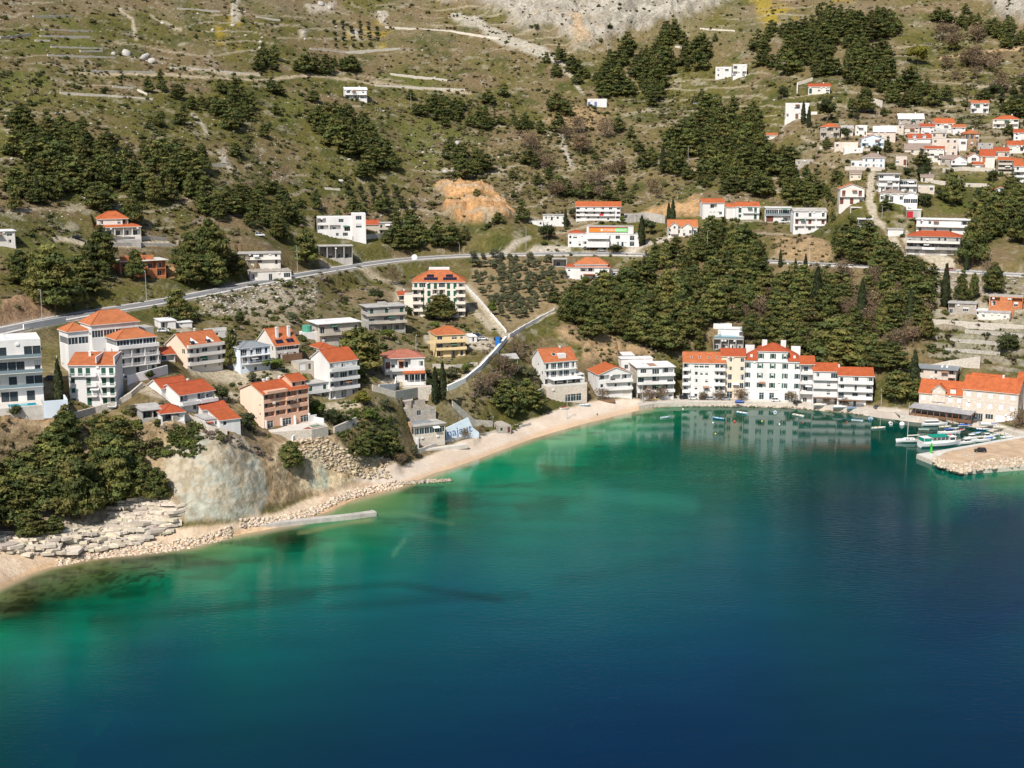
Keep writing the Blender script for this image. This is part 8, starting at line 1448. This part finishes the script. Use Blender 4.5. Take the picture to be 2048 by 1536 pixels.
cruiser(1870, 851, 10.5, 4, "long white motor boat with a wide cabin under the harbour canopy"); cruiser(1899, 868, 9.0, 6, "white motor boat with a blue-topped cabin in mid harbour", 'royal', (.3, .62)); cruiser(1948, 879, 7.5, 10, "white cabin boat with open stern, nearest the harbour's middle", 'white', (.25, .5)); cruiser(1963, 884, 7.5, 8, "white cabin boat with cream roof, moored beside the open-stern one", 'cream', (.3, .55)); cruiser(1935, 888, 7.0, 14, "white cabin boat tight behind the excursion boat", 'white', (.3, .6)); cruiser(1975, 877, 6.4, 12, "small white cabin boat at the right of the moored row", 'white', (.35, .6))
def buoy(u, v, r, m, lab): 
    o = empty('mooring_buoy', W0(u, v)); tag(o, lab, 'buoy'); V = ICO2 * r; me = np_mesh('float', V, ICO2F, m, smooth=True); inst('float', me, o, (0, 0, r * .25)); mb = MB(); mb.bar((0, 0, r * 1.1), (0, 0, r * 1.5), r * .16, n=6); mb.build('ring', RAIL, o)
for u, v, r, k, lab in [(1426,846,.35,'white',"small white buoy beside the blue rowing boat"),(1469,844,.5,'red',"orange-red buoy left of the hotel reflection"),(1524,843,.35,'yellow',"small yellow buoy in the hotel reflection"),(1559,849,.35,'white',"small white buoy in the hotel reflection"),(1431,868,.35,'yellow',"yellow buoy farthest from the quay"),(1366,819,.35,'white',"white buoy close to the quay steps"),(1606,846,.35,'red',"small red buoy off the hotel's right corner"),(1804,850,1.1,'white',"large round white buoy before the yacht's bow"),(1694,845,.35,'red',"small red buoy off the linked houses")]: buoy(u, v, r, HULL[k], lab)
# ------------------------------------------------------------------ street furniture
_pole = None
def lamp(u, v, top, lab, P=None):
    P = P or G(u, v); h = (v - top) / pscale(P) / .98; o = empty('street_lamp', P, -az(P) + R_.uniform(-.4, .4)); tag(o, lab, 'street lamp'); mb = MB(); mb.bar((0, 0, -.6), (0, 0, h), .13, r2=.085, n=8); mb.bar((0, 0, h), (0, -1.3, h + .25), .06, r2=.05, n=6); mb.build('pole', steel, o); mb = MB(); mb.box(-.16, .16, -1.95, -1.25, h + .17, h + .32); mb.build('lamp_head', mat('lamp_grey', (.55, .56, .56), .5, .05, 1), o)
for u, v, t, lab in [(86,662,590,"tall lamp post by the road, first from the left"),(293,600,538,"lamp post by the road, second from the left"),(448,556,512,"lamp post by the road, above the rubble-roofed ruin's drive"),(595,543,487,"lamp post by the road, beside the red car"),(919,512,486,"short lamp post by the road above the cream hotel"),(1052,492,448,"lamp post at the road fork left of the supermarket"),(1214,506,458,"lamp post before the supermarket hedge"),(1414,512,460,"lamp post where the road enters the wood"),(1618,522,470,"lamp post on the bank under the rightmost hillside house"),(1764,436,412,"thin lamp post beside the village lane"),(1838,512,492,"lamp post at the long grey building's yard"),(832,706,672,"garden pole beside the yellow house"),(114,735,712,"small pole on the lawn right of the glass-railed hotel"),(296,752,712,"pole above the white van yard"),(1134,838,790,"lamp post on the beach terrace below the pension"),(986,828,802,"small lamp post on the bank behind the beach"),(1568,142,124,"white pole in the upper wood, left one"),(1759,134,123,"white pole in the upper wood, right one"),(1376,326,296,"leaning grey pole at the middle wood's edge"),(822,220,192,"thin yellowish pole on the hillside track"),(1908,398,370,"pole standing in the village orchard")]: lamp(u, v, t, lab)
lamp(1762, 818, 779, "tall lamp post on the quay between the linked houses and the stone house", on_plane(1762, 818, QZ))
lamp(1285, 806, 768, "lamp post where the quay meets the beach", on_plane(1285, 806, QZ))
o = empty('harbour_light', on_plane(1862, 909, 1.72)); tag(o, "small green harbour light tower on the mole tip", 'harbour light'); GL = mat('harbour_green', (.05, .50, .06), .5, .05, 1); mb = MB(); mb.bar((0, 0, -.1), (0, 0, .5), .7, 0, n=10); mb.build('base', pale_concrete, o); mb = MB(); mb.bar((0, 0, .5), (0, 0, 3.4), .42, r2=.32, n=10); mb.bar((0, 0, 3.4), (0, 0, 3.55), .75, n=10); mb.build('tower', GL, o); mb = MB(); mb.bar((0, 0, 3.55), (0, 0, 4.2), .25, n=10); mb.bar((0, 0, 4.2), (0, 0, 4.4), .3, r2=.05, n=10); mb.build('lantern', GL, o)
# harbour canopy: long timber pergola with a sheet roof
p0, p1 = on_plane(1818, 830, QZ), on_plane(1942, 846, QZ); d = p1 - p0; Lc = d.length; o = empty('harbour_canopy', p0, math.atan2(d.y, d.x)); tag(o, "long timber restaurant canopy with grey sheet roof on the harbour quay", 'canopy'); mb = MB(); mb.face([(-.3, -.4, 3.2), (Lc, -.4, 3.2), (Lc, 6.2, 4.3), (-.3, 6.2, 4.3)]); mb.face([(-.3, -.4, 3.1), (Lc, -.4, 3.1), (Lc, 6.2, 4.2), (-.3, 6.2, 4.2)]); mb.build('roof', mat('grey_sheet', (.33, .32, .32), .7, .2, .6), o)
n = 11
for k in range(n): 
    mb = MB(); x = Lc * k / (n - 1); mb.box(x - .14, x + .14, -.1, .18, -.2, 3.1); mb.box(x - .1, x + .1, -.05, 6.1, 2.85, 3.05) if k % 2 == 0 else None; mb.build('post', mat('rust_timber', (.22, .085, .045), .8, .2, 1), o)
mb = MB(); mb.box(0, Lc, .2, .32, -.2, 1.0); mb.build('parapet', WOOD, o); mb = MB(); mb.box(.2, Lc - .2, 6.05, 6.15, -.2, 3.9); mb.build('back_wall', GREYC, o)
for k in range(5): 
    x = 3 + k * (Lc - 6) / 4; mb = MB(); mb.box(x - .8, x + .8, 2.2, 3.4, .72, .78); mb.bar((x, 2.8, 0), (x, 2.8, .72), .06); t = mb.build('table', WOOD, None); t.location = o.location; t.rotation_euler = o.rotation_euler; tag(t, "wooden table standing under the harbour canopy", 'table', 'tables under the harbour canopy')
P = on_plane(1916, 828, QZ); o = empty('parasol', P); tag(o, "faded red parasol behind the harbour canopy", 'parasol'); mb = MB(); mb.bar((0, 0, 2.5), (0, 0, 3.3), 2.0, r2=.05, n=8); mb.build('canopy', mat('parasol_red', (.35, .14, .12), .8), o); mb = MB(); mb.bar((0, 0, 0), (0, 0, 2.5), .05); mb.build('pole', WOOD, o)
P = on_plane(1775, 812, QZ); o = empty('netted_fence', P, D(-14)); tag(o, "dark netting fence along the harbour street under the pine", 'fence'); mb = MB(); mb.box(-2, 14, -.05, .05, 0, 1.9); mb.build('netting', mat('net_grey', (.13, .14, .15), .9, .3, 2), o); mb = MB()
for k in range(7): mb.bar((-2 + k * 2.66, 0, -.1), (-2 + k * 2.66, 0, 2.1), .05, n=5)
mb.build('post', steel, o)
P = G(996, 693); o = empty('blue_container', P, D(80) - az(P)); tag(o, "bright blue upright container at the lane junction", 'container'); mb = MB(); mb.box(-1.1, 1.1, -.9, .9, -.3, 3.6); mb.build('body', mat('container_blue', (.02, .16, .48), .5, .1, 1), o); mb = MB(); mb.box(-1.2, 1.2, -1.0, 1.0, 3.61, 3.8); mb.build('lid', mat('container_blue', (.02, .16, .48), .5, .1, 1), o)
P = G(829, 527); o = empty('signboard', P, -az(P)); tag(o, "round white sign on the verge of the coast road", 'sign'); mb = MB(); mb.bar((0, -.06, 1.5), (0, .06, 1.5), 1.5, n=20); mb.build('panel', FRAME, o); mb = MB(); mb.bar((0, 0, -.3), (0, 0, .6), .08); mb.build('post', steel, o)
# road guard rail on the seaward edge
for a, b_, lab in ((300, 620, "steel guard rail along the road above the rubble bank"), (1060, 1260, "steel guard rail before the supermarket hedge"), (1900, 2060, "steel guard rail beside the red car")):
    mb = MB(); pts = [p for p in RDF if True]; uu = [(1024 + F_PX * p.x / (p.y * CP + (CAM_H - p.z) * SP)) for p in pts]; seg = [p for p, u in zip(pts, uu) if a <= u <= b_]; off = 3.85 if a != 1060 else -3.9
    strip(mb, [p + Vector((0, 0, .55)) for p in seg], off, .06, .32, 0, .32); o = mb.build('guard_rail', steel); tag(o, lab, 'guard rail')
# beach terrace under the gabled house
P = G(1212, 800); o = empty('beach_terrace', P, -az(P)); tag(o, "dark timber beach terrace under the leafless tree", 'terrace'); mb = MB(); mb.box(-3.6, 3.6, -2, 2, -.6, .5); mb.build('deck', WOOD, o); mb = MB()
for k in range(7): mb.box(-3.6 + k * 1.2 - .05, -3.5 + k * 1.2, -2.04, -1.96, .5, 1.4)
mb.box(-3.6, 3.6, -2.05, -1.95, 1.4, 1.48); mb.build('railing', RAILD, o)
# one person sitting on the beach
P = G(1194, 830); SK = [((0,0,.12),.13),((.02,0,.38),.13),((.06,0,.56),.11),((.09,0,.66),.05),((.11,0,.80),.095),((.32,.10,.36),.075),((.52,.10,.10),.05),((.64,.11,.06),.04),((.32,-.10,.36),.075),((.52,-.10,.10),.05),((.64,-.11,.06),.04),((.08,.20,.52),.05),((.22,.22,.36),.04),((.38,.12,.38),.035),((.08,-.20,.52),.05),((.22,-.22,.36),.04),((.38,-.12,.38),.035)]
ED = [(0,1),(1,2),(2,3),(3,4),(0,5),(5,6),(6,7),(0,8),(8,9),(9,10),(2,11),(11,12),(12,13),(2,14),(14,15),(15,16)]
me = bpy.data.meshes.new("person"); me.from_pydata([s[0] for s in SK], ED, []); po = bpy.data.objects.new("person", me); COL.objects.link(po); po.location = P; po.rotation_euler = (0, 0, D(-60)); po.scale = (1.15,) * 3;
md = po.modifiers.new("skin", 'SKIN')
for i, s in enumerate(SK): me.skin_vertices[0].data[i].radius = (s[1], s[1])
me.skin_vertices[0].data[0].use_root = True; ss = po.modifiers.new("sub", 'SUBSURF'); ss.levels = 1; ss.render_levels = 1; me.materials.append(mat('dark_clothes', (.06, .05, .05), .9, .2, 3)); tag(po, "person in dark clothes sitting on the beach near the water", 'person')
build_terrain()
